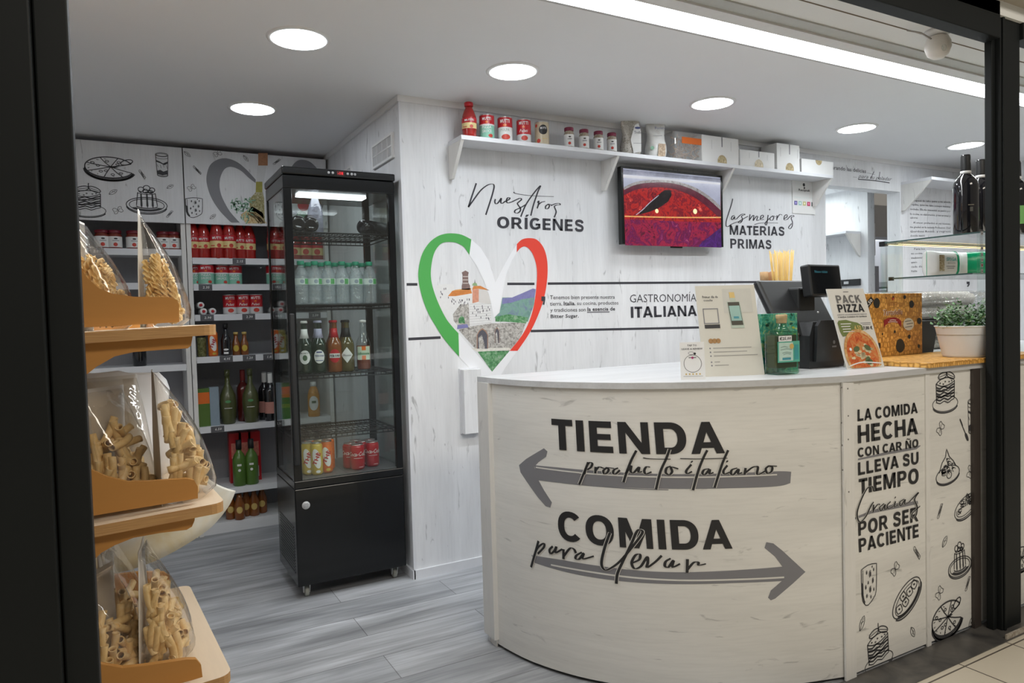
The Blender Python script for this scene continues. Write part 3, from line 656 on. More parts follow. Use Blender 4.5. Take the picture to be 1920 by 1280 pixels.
def sk_glass():
    S = [(arc(0, .82, .62, .15, 0, 360), .06), (arc(0, .80, .52, .10, 0, 360), .03), ([(-.62, .82), (-.52, -.82)], .06), ([(.62, .82), (.52, -.82)], .06), (arc(0, -.82, .52, .14, 180, 360), .09), (arc(0, -.74, .5, .13, 180, 360), .04), (arc(0, .6, .58, .12, 180, 360), .04)]
    F_ = [[(-.58, .36), (-.2, .25), (.1, .12), (.56, .30), (.54, .12), (.2, -.02), (-.1, .10), (-.57, .22)], [(-.53, -.5), (-.2, -.42), (.1, -.55), (.5, -.42), (.5, -.75), (0, -.85), (-.5, -.76)]]
    for i in range(4): S.append(([(-.5 + i * .3, .0), (-.4 + i * .3, -.2 - .08 * (i % 2))], .03))
    return S, F_
def sk_lasagna():
    S = [(arc(0, -.62, .98, .34, 0, 360), .035), (arc(0, -.68, .98, .34, 195, 345), .06)]
    for j in range(6):
        y = -.52 + j * .13
        S.append(([(-.68, y), (-.4, y - .07), (-.1, y + .02), (.2, y - .07), (.45, y + .02), (.70, y + .08)], .045 + .03 * (j % 2)))
    S += [([(-.68, -.55), (-.70, .30)], .05), ([(.70, -.42), (.72, .36)], .05), ([(-.7, .28), (-.3, .48), (.3, .52), (.73, .36), (.2, .18), (-.3, .16), (-.7, .28)], .05)]
    S += [(arc(-.2, .62, .34, .13, 0, 360, 14, .2), .05), (arc(.42, .60, .34, .13, 0, 360, 14, -.35), .05), ([(-.5, .56), (.08, .66)], .03), ([(.15, .68), (.7, .5)], .03), ([(.1, .66), (.12, .95)], .05)]
    for x, y in ((-.4, .3), (0, .35), (.3, .33), (-.15, .25), (.5, .36)): S.append((arc(x, y, .04, .02, 0, 360, 6), .03))
    return S, [[(-.66, -.28), (-.3, -.36), (.1, -.26), (.68, -.2), (.68, -.14), (.1, -.19), (-.3, -.27), (-.66, -.2)], [(-.66, -.02), (-.2, -.1), (.2, 0), (.68, .06), (.68, .12), (.2, .05), (-.2, -.03), (-.66, .05)]]
def sk_pudding():
    S = [(arc(0, -.42, .98, .48, 0, 360), .05), (arc(0, -.42, .84, .38, 0, 360), .04), (arc(0, -.5, .97, .48, 185, 350), .06), ([(-.42, .35), (-.50, -.45)], .05), ([(.42, .35), (.50, -.45)], .05), (arc(0, .35, .42, .1, 180, 360), .04), (arc(0, -.48, .5, .14, 180, 360), .06)]
    F_ = []
    for x in (-.26, .02, .28): F_.append([(x - .035, .3), (x + .03, .3), (x + .05, -.45), (x + .01, -.6), (x - .05, -.45)])
    F_.append(arc(0, -.5, .76, .28, 200, 345) + arc(0, -.52, .55, .16, 345, 200))
    for x, y, r in ((-.25, .55, .14), (.02, .65, .16), (.28, .55, .13), (-.05, .46, .12), (.2, .42, .1)): S.append((arc(x, y, r, r, 0, 360, 10), .05))
    F_.append([(-.4, .45), (-.2, .36), (0, .42), (.38, .4), (.3, .34), (-.3, .33)]); return S, F_
def sk_cheese():
    S = [([(-.75, .75), (-.1, .88), (.68, .85), (.78, .7), (.72, -.35), (.5, -.65), (-.1, -.92), (-.5, -.80), (-.72, -.4), (-.75, .75)], .06), ([(-.6, .72), (-.58, -.4), (-.4, -.75)], .05)]
    F_ = [[(-.74, .2), (-.62, .1), (-.58, -.5), (-.4, -.8), (-.5, -.82), (-.74, -.4)]]
    for x, y, r in ((-.2, .55, .07), (.15, .45, .13), (.5, .6, .06), (.42, .12, .10), (-.05, .08, .06), (-.3, -.1, .08), (.15, -.25, .12), (.5, -.3, .06), (-.2, -.5, .07), (.2, -.6, .06), (.35, .75, .04)):
        F_.append(arc(x, y, r * .6, r, 0, 350, 8)); S.append((arc(x, y, r, r * 1.25, 60, 250, 8), .03))
    return S, F_
def sk_ravioli():
    r = .55; S = [(arc(0, 0, 1.0, .55, 0, 360, 22, r), .05), (arc(.03, -.03, .86, .44, 0, 360, 22, r), .035), (arc(.03, -.09, 1.0, .55, 190, 350, 16, r), .07)]
    F_ = []
    for x, y, a in ((-.5, -.3, .2), (-.1, -.15, .7), (.2, .2, .3), (.5, .4, .8), (-.2, .15, .5)):
        q = [(x + .2 * math.cos(a + PI / 4 + i * PI / 2), y + .22 * math.sin(a + PI / 4 + i * PI / 2)) for i in range(4)]; S.append((q + q[:1], .05)); F_.append(arc(x, y, .06, .05, 0, 340, 8))
    F_.append(arc(0, -.05, .93, .5, 200, 330, 12, r) + arc(0, -.02, .84, .42, 330, 200, 12, r)); return S, F_
def sk_salad():
    r = .35; S = [(arc(0, -.1, 1.0, .55, 0, 360, 22, r), .05), (arc(.03, -.2, .98, .55, 190, 350, 16, r), .08), (arc(.0, -.1, .85, .42, 150, 400, 16, r), .04)]
    F_ = []
    random.seed(5)
    for i in range(16):
        x, y = random.uniform(-.6, .65), random.uniform(-.2, .35); S.append((arc(x, y + x * .3, random.uniform(.09, .2), .09, 0, 320, 9, random.uniform(0, 3)), .045))
        if i % 2: F_.append(arc(x, y + x * .3 - .05, .12, .035, 0, 340, 8, random.uniform(0, 3)))
    S += [([(-.05, -.1), (.0, .35), (.15, .6), (.25, .25), (.05, -.1), (.12, .5)], .05)]; return S, F_
def sk_cone():
    S = [(arc(0, -.45, .98, .46, 0, 360), .05), (arc(0, -.52, .97, .46, 190, 350), .08), ([(-.7, -.2), (-.4, .3), (-.1, .55), (.02, .95), (.2, .5), (.5, .2), (.72, -.15)], .06), (arc(.1, -.5, .2, .18, 0, 360, 12), .05)]
    F_ = []; random.seed(9)
    for i in range(14): x = random.uniform(-.5, .5); y = random.uniform(-.4, .5 - abs(x)); F_.append(arc(x, y, random.uniform(.06, .16), random.uniform(.03, .08), 0, 340, 8, random.uniform(0, 3))); S.append((arc(x + .1, y - .1, .12, .1, 0, 250, 8), .04))
    return S, F_
def sk_leaf():
    return [([(-.95, 0), (-.4, .38), (.3, .40), (.95, 0), (.3, -.40), (-.4, -.38), (-.95, 0)], .09), ([(-.9, 0), (0, .06), (.7, 0)], .07), ([(-.2, .05), (.1, .25)], .05), ([(.1, .03), (.3, -.2)], .05)], []
def sk_bow():
    return [([(0, .12), (-.4, .6), (-.9, .5), (-.8, 0), (-.9, -.5), (-.4, -.6), (0, -.12)], .09), ([(0, .12), (.4, .6), (.9, .5), (.8, 0), (.9, -.5), (.4, -.6), (0, -.12)], .09), ([(0, .15), (.1, 0), (0, -.15), (-.1, 0), (0, .15)], .08), ([(.2, 0), (.6, .2)], .06), ([(-.2, 0), (-.6, -.2)], .06)], []
def sk_penne():
    return [([(-.95, .22), (.8, .22)], .08), ([(-.8, -.24), (.95, -.24)], .1), ([(-.95, .22), (-1, 0), (-.8, -.24)], .08), ([(.8, .22), (.86, 0), (.95, -.24)], .08), ([(-.7, .0), (.7, .0)], .05), ([(-.5, .1), (.2, .1)], .05), ([(-.3, -.12), (.6, -.12)], .06)], []
def sk_spoon():
    return [([(-.95, .02), (-.3, .0), (.3, .02)], .1), ([(-.98, .05), (-.6, .07), (-.3, .03)], .08)], [arc(.62, 0, .36, .17, 0, 345, 14)]
SKF = dict(pizza=sk_pizza, glass=sk_glass, lasagna=sk_lasagna, pudding=sk_pudding, cheese=sk_cheese, ravioli=sk_ravioli, salad=sk_salad, cone=sk_cone, leaf=sk_leaf, bow=sk_bow, penne=sk_penne, spoon=sk_spoon)
def sketch(A, kind, uv, w, h, rot=0.0, m=SK, lay=2, clip=None):
    st, fl = SKF[kind](); c, s = math.cos(rot), math.sin(rot)
    def M(p):
        x, y = p[0] * w / 2, p[1] * h / 2; q = (uv[0] + x * c - y * s, uv[1] + x * s + y * c)
        return (min(max(q[0], clip[0]), clip[1]), q[1]) if clip else q
    for p, t in st: A.stroke([M(q) for q in p], max(t * min(w, h) / 2, 0.0018), m, lay, 2)
    for p in fl: A.fill([M(q) for q in p], m, lay)
# ================================================================ the counter
CP = [(1.172, 2.365), (1.179, 2.27), (1.207, 2.14), (1.255, 2.02), (1.318, 1.912), (1.42, 1.79), (1.56, 1.68), (1.72, 1.597), (1.89, 1.532), (2.03, 1.490)]
SCV = Curve(CP); XR = 4.6
t = thing('shop_counter', 'curved whitewashed wooden shop counter with printed arrows and slogans', 'counter', (2.0, 1.9, 0))
ctr = t
def plan(off): return [tuple(SCV.xyz(u, 0, off)[:2]) for u in [SCV.l[-1] * i / 40 for i in range(41)]]
m = MB(); p = plan(0.0)
q = plan(-0.02)
for a, b, zz in ((p, q, None),):
    n = len(a); uvl = m.b.loops.layers.uv.new('UVMap')
    V = [[m.b.verts.new((x, y, z)) for x, y in a] for z in (0.012, 0.98)]
    for i in range(n - 1):
        f = m.face([V[0][i], V[0][i + 1], V[1][i + 1], V[1][i]], 0, True)
        for lp, (ii, z) in zip(f.loops, ((i, .012), (i + 1, .012), (i + 1, .98), (i, .98))): lp[uvl].uv = (SCV.l[-1] * ii / 40, z)
fr = m.obj('curved_panel', OAKU, t, True)
m = MB(); m.box(2.03, XR, 1.487, 1.507, 0.012, 0.98); flat = m.obj('front_panel', OAKH, t, True)
FP = Flat(1.487)
# counter top with its edge following the plan
top = [(1.158, 2.385)] + plan(0.012) + [(2.06, 1.475), (XR, 1.475), (XR, 2.385)]
MB().prism(top, lambda u, v, d: (u, v, d), 0.98, 1.0).obj('counter_top', wood('oak_top', (0.62, 0.63, 0.645), 'X', knots=.15, contrast=1.3, rough=.34), t, True)
m = MB()   # posts on the joints
m.box(1.157, 1.176, 2.30, 2.385, 0.03, 0.98); m.obj('end_board', OAKPV, t, True)
a = Art(SCV, 0.03); u0 = 0.0
MB().loft([[SCV.xyz(0.0, z, .0), SCV.xyz(.03, z, .005), SCV.xyz(.055, z, .005), SCV.xyz(.055, z, .0)] for z in (0.0, 0.978)], smooth=False).obj('corner_strip', OAKPV, t, True)
MB().box(2.022, 2.040, 1.480, 1.487, 0.0, 0.979).box(2.040, 2.075, 1.4805, 1.487, 0.0, 0.979).obj('joint_strip', OAKPV, t, True)
MB().box(2.470, 2.495, 1.482, 1.487, 0.0, 0.979).obj('joint_strip', OAKPV, t, True)
m = MB()
for px, py in ((1573, 726), (1573, 792), (1574, 834), (1575, 880)): x, z = FP.uv(px + 1, py); m.lathe([(0.0, -.0015), (.0028, -.001), (.0028, .0)], 8, c=(x, 1.480, z), axis='Y')
for px, py in ((1584, 728), (1585, 779), (1585, 823), (1586, 921)): x, z = FP.uv(px + 2, py); m.lathe([(0.0, -.0015), (.0028, -.001), (.0028, .0)], 8, c=(x, 1.4805, z), axis='Y')
for z in (.955, .72, .5, .27, .12): q = SCV.xyz(.035, z, .005); m.lathe([(.0028, 0.0), (.0028, .0015)], 8, c=q, axis='Y')
m.obj('screw_heads', mat('screw', (0.2, 0.19, 0.18), .5), t, True)
m = MB(); m.prism([q for q in plan(-0.03)] + [(2.03, 1.53), (XR, 1.53), (XR, 1.56), (2.03, 1.56)] + [q for q in plan(-0.055)][::-1], lambda u, v, d: (u, v, d), 0.0, 0.012); m.obj('plinth', MBLACK, t, True)
MB().box(1.17, XR, 2.36, 2.38, 0.0, 0.98).obj('back_panel', OAKP, t, True)
# printed arrows and words on the curved panel
def PC(pts, X=920, Y=760, K=3.0): return [SCV.uv(X + x / K, Y + y / K) for x, y in pts]
A = Art(SCV, 0.03)
A.fill(PC([(160, 335), (200, 300), (300, 240), (320, 258), (312, 288), (270, 318), (246, 345), (270, 420), (300, 475), (345, 545), (336, 574), (310, 566), (265, 515), (205, 430), (168, 375)]), GREYINK, 1)
A.band(PC([(246, 335), (400, 350), (700, 374), (1000, 385), (1300, 382), (1600, 370), (1690, 372)]), PC([(262, 420), (400, 436), (700, 458), (1000, 468), (1300, 466), (1600, 455), (1685, 436)]), GREYINK, 1, 6)
A.fill(PC([(1540, 800), (1550, 768), (1590, 775), (1640, 815), (1770, 935), (1700, 1000), (1600, 1085), (1575, 1095), (1560, 1080), (1575, 1040), (1650, 975), (1640, 905), (1600, 850)]), GREYINK, 1)
A.band(PC([(230, 840), (400, 868), (600, 900), (800, 925), (1000, 936), (1300, 930), (1645, 905)]), PC([(248, 884), (400, 930), (600, 970), (800, 993), (1000, 1003), (1300, 1000), (1655, 985)]), GREYINK, 1, 6)
pale = mat('print_gap', (0.70, 0.69, 0.655), .5, vary=.05)
A.stroke(PC([(255, 347), (480, 375), (520, 380), (760, 395), (1000, 402), (1300, 400), (1610, 388)]), .0045, pale, 2)
A.stroke(PC([(340, 895), (500, 925), (700, 955), (1000, 980), (1300, 980), (1650, 965)]), .0055, pale, 2)
A.stroke(PC([(400, 434), (700, 461), (740, 464), (1000, 474)]), .003, GREYINK, 1)
A.obj('printed_arrows', fr, True)
fr2 = fr
A = Art(SCV, 0.03)
pc = lambda q: PC(q)
A.block('TIENDA', pc([(342, 73), (1300, 89), (1318, 267), (350, 244)]), INK, 3); A.block('COMIDA', pc([(376, 588), (1345, 640), (1360, 803), (384, 752)]), INK, 3)
W1 = .0085
def script2(strokes, w=W1):
    for s_ in strokes: A.stroke(PC(s_), w + .0045, pale, 4.0, 6, taper=True)
    for s_ in strokes: A.stroke(PC(s_), w, INK, 5.2, 6, taper=True)
script2([[(550, 318), (538, 350), (500, 442)], [(528, 385), (542, 340), (558, 320), (573, 326), (565, 346), (545, 360)], [(592, 344), (590, 380)], [(590, 368), (610, 345), (632, 350), (640, 352)], [(655, 348), (636, 365), (640, 382), (657, 376), (665, 358), (654, 348), (695, 352)],
         [(718, 350), (696, 360), (690, 378), (704, 383), (728, 362)], [(820, 252), (790, 310), (762, 385), (748, 430)], [(758, 385), (790, 338), (788, 368), (805, 376), (835, 345), (832, 372), (852, 370)], [(897, 345), (876, 344), (864, 365), (874, 383), (905, 372)],
         [(1006, 245), (986, 300), (955, 370), (930, 470)], [(858, 293), (892, 298), (960, 300), (1012, 300)], [(1012, 340), (990, 350), (985, 376), (1005, 388), (1020, 370), (1015, 345), (1055, 355)], [(1128, 330), (1100, 365), (1106, 381), (1132, 370)], [(1128, 312), (1133, 318)],
         [(1217, 250), (1192, 300), (1165, 372), (1137, 475)], [(1065, 297), (1160, 299), (1250, 297), (1330, 295)], [(1228, 354), (1200, 360), (1190, 380), (1205, 386), (1230, 358), (1230, 382), (1252, 375)], [(1334, 250), (1304, 318), (1280, 390), (1258, 460)], [(1330, 335), (1308, 365), (1314, 383), (1342, 374)], [(1326, 310), (1331, 316)],
         [(1385, 350), (1356, 360), (1350, 381), (1365, 386), (1392, 356), (1390, 382), (1412, 376)], [(1432, 350), (1426, 386)], [(1427, 380), (1470, 347), (1500, 344), (1496, 380), (1510, 384), (1550, 362)], [(1562, 338), (1545, 355), (1554, 379), (1576, 370), (1581, 346), (1563, 338), (1608, 340)]])
script2([[(272, 760), (254, 825), (230, 908)], [(244, 855), (265, 802), (300, 774), (302, 795), (268, 832)], [(352, 790), (334, 810), (340, 831), (360, 816), (372, 793), (366, 826), (405, 806)], [(412, 806), (412, 862)], [(414, 845), (448, 802), (470, 806), (482, 828)],
         [(515, 824), (486, 840), (480, 858), (500, 861), (526, 828), (520, 860), (582, 845)], [(672, 714), (642, 800), (625, 880), (636, 916), (662, 920), (722, 880), (790, 802), (850, 722), (848, 700), (824, 705), (790, 780), (742, 880), (714, 945), (708, 1000)],
         [(800, 882), (836, 864), (840, 836), (815, 840), (794, 882), (810, 914), (845, 902), (880, 850), (884, 880), (880, 908), (925, 878), (962, 842)], [(1012, 858), (985, 875), (980, 900), (1000, 906), (1028, 868), (1022, 906), (1065, 888)], [(1106, 862), (1104, 938)], [(1105, 922), (1140, 882), (1166, 880), (1170, 895), (1210, 888)]], .0095)
A.obj('printed_words', fr, True)
# slogan on the flat panel
A = Art(FP)
def T2(body, q, X=1440, Y=660, K=4.571): A.block(body, [FP.uv(X + x / K, Y + y / K) for x, y in q], INK, 3)
T2('LA COMIDA', [(765, 492), (1275, 430), (1280, 520), (765, 592)]); T2('HECHA', [(765, 628), (1277, 560), (1282, 700), (768, 782)]); T2('CON CAR ÑO', [(765, 822), (1285, 742), (1285, 812), (768, 902)])
T2('LLEVA SU', [(768, 945), (1285, 852), (1287, 955), (770, 1055)]); T2('TIEMPO', [(775, 1087), (1287, 990), (1288, 1120), (778, 1218)])
T2('POR SER', [(146, 636), (387, 574), (387, 632), (147, 692)], 1540, 680, 2.134); T2('PACIENTE', [(147, 704), (387, 643), (388, 696), (150, 758)], 1540, 680, 2.134)
A.fill([FP.uv(1440 + x / 4.571, 660 + y / 4.571) for x, y in ((770, 912), (1000, 858), (1305, 797), (1305, 805), (1270, 832), (1000, 880), (770, 926))], GREYINK, 1)
A.fill([FP.uv(1540 + x / 2.134, 680 + y / 2.134) for x, y in ((124, 622), (200, 590), (300, 562), (385, 552), (387, 564), (300, 582), (200, 602), (130, 628))], GREYINK, 1)
for s_ in ([(206, 512), (200, 494), (180, 502), (155, 550), (140, 602), (150, 635), (174, 615), (195, 572), (206, 556)], [(206, 566), (204, 596)], [(205, 588), (222, 566), (232, 566)], [(248, 562), (230, 578), (236, 590), (252, 566), (250, 584), (260, 580)], [(274, 554), (260, 570), (266, 582), (284, 572)], [(294, 553), (288, 574), (304, 566)], [(292, 536), (294, 539)],
           [(328, 544), (311, 556), (314, 571), (332, 546), (330, 564), (348, 556)], [(348, 556), (372, 530), (386, 518), (370, 545), (380, 575), (376, 608), (362, 620), (360, 602), (392, 572)]):
    A.stroke([FP.uv(1540 + x / 2.134, 680 + y / 2.134) for x, y in s_], .0115, pale, 4.0, 6, taper=True)
    A.stroke([FP.uv(1540 + x / 2.134, 680 + y / 2.134) for x, y in s_], .0075, INK, 5.2, 6, taper=True)
A.obj('printed_slogan', flat, True)
A = Art(FP)
for kind, px, py, w, h, r in (('lasagna', 1772, 730, .16, .165, 0), ('glass', 1822, 780, .085, .135, 0), ('spoon', 1807, 806, .105, .09, -1.0), ('cone', 1776, 874, .15, .135, .1), ('salad', 1811, 945, .16, .13, .1), ('pudding', 1799, 1046, .15, .15, .05), ('pizza', 1776, 1158, .20, .20, .1),
                              ('cheese', 1629, 1095, .105, .15, .0), ('ravioli', 1700, 1120, .19, .16, .15), ('lasagna', 1646, 1212, .155, .17, .1), ('leaf', 1616, 1168, .055, .05, 1.1), ('leaf', 1711, 1184, .045, .05, -1.1), ('bow', 1678, 1066, .05, .05, .8), ('penne', 1719, 1036, .06, .05, -.9),
                              ('bow', 1763, 803, .05, .055, .9), ('bow', 1818, 884, .05, .05, 1.2), ('leaf', 1771, 1015, .05, .05, .9), ('bow', 1761, 1111, .05, .055, .9), ('penne', 1762, 957, .06, .045, 1.1), ('penne', 1822, 714, .06, .045, 1.1), ('penne', 1814, 1093, .06, .045, 1.1), ('leaf', 1821, 1167, .06, .06, 1.0)):
    sketch(A, kind, FP.uv(px, py), w, h, r)
for x, kind in ((3.0, 'cheese'), (3.02, 'pudding'), (2.99, 'glass'), (3.1, 'pizza'), (3.4, 'ravioli')):
    sketch(A, kind, (x + .01, dict(cheese=.62, pudding=.42, glass=.82, pizza=.2, ravioli=.5)[kind]), .15, .15)
A.obj('printed_sketches', flat, True)
# ================================================================ bottles, cans and jars
KIT = {}
def kit(key, name, label, cat, loc, parts, group=None, rz=None):
    """parts: (part name, material, outline of radius and height | function(MB) | Art function)"""
    t = thing(name, label, cat, loc, facecam(loc[0], loc[1]) if rz is None else rz, group)
    if key not in KIT:
        KIT[key] = []
        for pn, m_, pr in parts:
            if callable(pr):
                r = pr()
                if isinstance(r, Art): me = r.m.mesh(pn, r.mats)
                else: me = r.mesh(pn, m_)
            else: me = MB().lathe(pr, 20).mesh(pn, m_)
            KIT[key].append((pn, me))
    for pn, me in KIT[key]: link(pn, me, t)
    return t
def words(r, items, step=0.006):
    """lettering wrapped round a can or bottle: (text, z, cap height, ink, bold, max width)"""
    def f():
        A = Art(Around(r), step)
        for it in items:
            if it[0] == '#disc': A.disc(it[1], it[2], it[3], it[4], it[6] if len(it) > 6 else 1, 18, it[5])
            elif it[0] == '#rect': A.rect(it[1], it[2], it[3], it[4], it[5], it[6] if len(it) > 6 else 1)
            elif it[0] == '#fill': A.fill(it[1], it[2], it[3])
            else:
                tx, z, h, m_, b, w = it[:6]; A.line(tx, it[7] if len(it) > 7 else 0.0, z, h, m_, b, 4, w, it[6] if len(it) > 6 else 0, True)
        return A
    return f
RED = mat('pack_red', (0.48, 0.012, 0.02), 0.35, vary=.03); DRED = mat('sauce_red', (0.36, 0.018, 0.015), 0.14, vary=.2, scale=40, coat=.5); CREAM = mat('label_cream', (0.74, 0.60, 0.28), .5, vary=.08); TIN = mat('tin', (0.6, 0.6, 0.6), 0.28, 0.9, vary=.03)
PWHITE = mat('label_white', (0.78, 0.78, 0.77), .5, vary=.03); MINT = mat('label_mint', (0.25, 0.56, 0.43), .5, vary=.1, scale=80); OFFRED = mat('tomato_print', (0.55, 0.05, 0.03), .5, vary=.3, scale=60); GOLD = mat('gold_print', (0.62, 0.44, 0.14), .4, vary=.1)
ORANGE = mat('can_orange', (0.75, 0.16, 0.02), .35, vary=.05); YELLOW = mat('can_yellow', (0.58, 0.42, 0.06), .35, vary=.06); CRED = mat('cola_red', (0.46, 0.008, 0.016), .28, vary=.03); DGREEN = mat('bottle_green', (0.012, 0.03, 0.018), .1, coat=.6, vary=0); DARKGL = mat('bottle_dark', (0.010, 0.010, 0.013), .08, coat=.6, vary=0)
AMBER = mat('bottle_amber', (0.22, 0.065, 0.012), .1, coat=.6, vary=.15); GREENP = mat('pack_green', (0.01, 0.20, 0.06), .3, vary=.1); GCAP = mat('cap_green', (0.01, 0.27, 0.15), .4, vary=.03); NAVY = mat('label_navy', (0.06, 0.08, 0.22), .4, vary=.05)
OLIVE = mat('bottle_olive', (0.075, 0.085, 0.028), .28, coat=.3, vary=.12); LIME = mat('liqueur_green', (0.075, 0.16, 0.022), .3, coat=.3, vary=.1); PINK = mat('label_pink', (0.52, 0.24, 0.20), .5, vary=.05)
def passata(h=0.235, r=0.036):
    s = h / 0.235
    return [('glass_body', DRED, [(r * .92, 0), (r, .006 * s), (r * .97, .03 * s), (r, .05 * s), (r, .125 * s), (r * .96, .145 * s), (r * .74, .175 * s), (r * .50, .198 * s), (r * .47, .212 * s)]), ('cap', RED, [(r * .58, .208 * s), (r * .62, .211 * s), (r * .62, .232 * s), (r * .55, .235 * s)]),
            ('label', PWHITE, words(r * 1.012, [('#rect', -1.4 * r, 1.4 * r, .055 * s, .128 * s, CREAM), ('#rect', -1.4 * r, 1.4 * r, .095 * s, .128 * s, RED, 2), ('MUTTI', .103 * s, .014 * s, PWHITE, .03, 1.25 * r), ('#disc', .3 * r, .070 * s, .011 * s, OFFRED, None, 3), ('#rect', -.95 * r, -.3 * r, .066 * s, .071 * s, OFFRED, 3), ('#rect', -1.4 * r, 1.4 * r, .054 * s, .058 * s, RED, 3)]))]
def can(kind, r=0.037, h=0.11):
    P = [('tin_body', TIN, [(r * .95, 0), (r * 1.03, .001), (r * 1.03, .004), (r, .006), (r, h - .006), (r * 1.03, h - .004), (r * 1.03, h - .001), (r * .94, h), (r * .92, h - .004), (0, h - .004)])]
    q = h / .11; w = 2.9 * r
    I = []
    if kind == 'sauce': I = [('#rect', -w, w, .006, h - .006, MINT), ('#rect', -w, w, .066 * q, h - .006, RED, 2), ('#rect', -w, w, .06 * q, .066 * q, PWHITE, 2), ('MUTTI', .082 * q, .013 * q, PWHITE, .03, 1.2 * r), ('#disc', 0, .074 * q, .007, ORANGE, .005, 3), ('PIZZA', .046 * q, .013 * q, PWHITE, .02, 1.25 * r), ('SAUCE', .028 * q, .013 * q, PWHITE, .02, 1.25 * r), ('#disc', .5 * r, .015 * q, .011, OFFRED, .008, 3)]
    if kind == 'polpa': I = [('#rect', -w, w, .006, h - .006, PWHITE), ('#rect', -w, w, .062 * q, h - .006, RED, 2), ('MUTTI', .08 * q, .016 * q, PWHITE, .03, 1.3 * r), ('#disc', 0, .07 * q, .009, ORANGE, .006, 3), ('POLPA', .043 * q, .012 * q, mat('print_greygreen', (.25, .35, .3), .5), .0, 1.2 * r), ('#disc', 0.1 * r, .018 * q, .021, OFFRED, .013, 3)]
    if kind == 'pelati': I = [('#rect', -w, w, .04 * q, h - .006, RED), ('MUTTI', .082 * q, .015 * q, PWHITE, .03, 1.3 * r), ('#disc', 0, .072 * q, .007, ORANGE, .005, 3), ('Pelati', .048 * q, .014 * q, PWHITE, .01, 1.2 * r, .3), ('#rect', -w, w, .006, .04 * q, mat('label_silver', (.62, .62, .62), .4), 2), ('#disc', 0.1 * r, .022 * q, .016, OFFRED, .012, 3)]
    if kind == 'gold': I = [('#rect', -w, w, .006, h - .006, mat('label_gold', (.55, .47, .33), .4, vary=.05)), ('#disc', .2 * r, .07 * q, .022, INK, .024, 2), ('MUTTI', .072 * q, .010, PWHITE, .03, .8 * r, 0, .2 * r), ('#disc', -.9 * r, .09 * q, .008, OFFRED, None, 2), ('#disc', -.5 * r, .02 * q, .010, OFFRED, None, 2), ('#rect', .0, .8 * r, .03, .032, GOLD, 2)]
    P.append(('label', RED, words(r * 1.008, I))); return P
def jar(h=.085, r=.027, body=OFFRED, lid=None, mark=OFFRED):
    return [('glass_jar', mat('jar_sauce', (0.20, 0.035, 0.02), .2, coat=.5, vary=.35, scale=80) if body is OFFRED else body, [(r * .9, 0), (r, .004), (r, h * .72), (r * .84, h * .8), (r * .84, h * .84)]), ('lid', lid or mat('lid_burgundy', (0.16, 0.01, 0.02), .35), [(r * .9, h * .83), (r * .93, h * .85), (r * .93, h * .98), (r * .85, h)]),
            ('label', PWHITE, words(r * 1.012, [('#rect', -1.35 * r, 1.35 * r, h * .1, h * .66, PWHITE), ('#disc', .1 * r, h * .24, r * .28, mark, None, 2), ('#disc', .15 * r, h * .54, r * .25, INK, r * .12, 2), ('#rect', -.3 * r, .6 * r, h * .42, h * .45, GREYINK, 2)]))]
def drink_can(kind, r=.0265, h=.146):
    b = dict(yellow=YELLOW, orange=ORANGE, cola=CRED)[kind]
    P = [('can_body', b, [(r * .72, .002), (r * .78, 0), (r, .010), (r, h - .014), (r * .84, h - .004)]), ('can_lid', TIN, [(r * .84, h - .005), (r * .87, h), (r * .8, h), (r * .77, h - .004), (0, h - .004)])]
    if kind == 'cola': I = [('Coca-Cola', h * .56, r * .62, PWHITE, .012, 2.5 * r, .35), ('#rect', -.5 * r, .8 * r, h * .47, h * .485, PWHITE, 2), ('#rect', .2 * r, .9 * r, h * .12, h * .135, PWHITE, 2)]
    else:
        e = [(r * .62 * math.cos(a) - .35 * r * math.sin(a), h * .52 + h * .30 * math.sin(a) + .22 * r * math.cos(a)) for a in [2 * PI * i / 20 for i in range(20)]]
        def f():
            A = Art(Around(r * 1.01), .006); A.fill(e, PWHITE, 2)
            V, Fc, x0, x1 = glyphs('THÈ', .04, 0, 1); c, s_ = math.cos(1.15), math.sin(1.15)
            w = h * .40; hh = r * .62
            def R(a, b_): x, y = (a - .5) * w, (b_ - .5) * hh; return (x * c - y * s_, h * .52 + x * s_ + y * c)
            A.text('THÈ', (R(0, 1), R(1, 1), R(1, 0), R(0, 0)), RED if kind == 'orange' else RED, .04, 4, 0, 1)
            A.disc(.2 * r, h * .12, r * .4, PWHITE if kind == 'yellow' else YELLOW, 1, 12, r * .25); return A
        P.append(('label', PWHITE, f)); return P
    P.append(('label', PWHITE, words(r * 1.01, I))); return P
def wine(h=.30, r=.037, body=DARKGL, cap=MBLACK, label=None, ring=None):
    P = [('bottle_glass', body, [(r * .9, 0), (r, .006), (r, h * .60), (r * .93, h * .66), (r * .68, h * .715), (r * .42, h * .755), (r * .36, h * .80), (r * .34, h * .97), (r * .38, h * .975), (r * .38, h)]), ('capsule', cap, [(r * .39, h * .79), (r * .40, h * .80), (r * .38, h * .99), (r * .36, h * 1.004), (0, h * 1.004)])]
    if ring: P.append(('neck_band', ring, [(r * .42, h * .765), (r * .42, h * .80)]))
    if label: P.append(('label', label, words(r * 1.012, [('#rect', -1.2 * r, 1.2 * r, h * .16, h * .40, label)])))
    return P
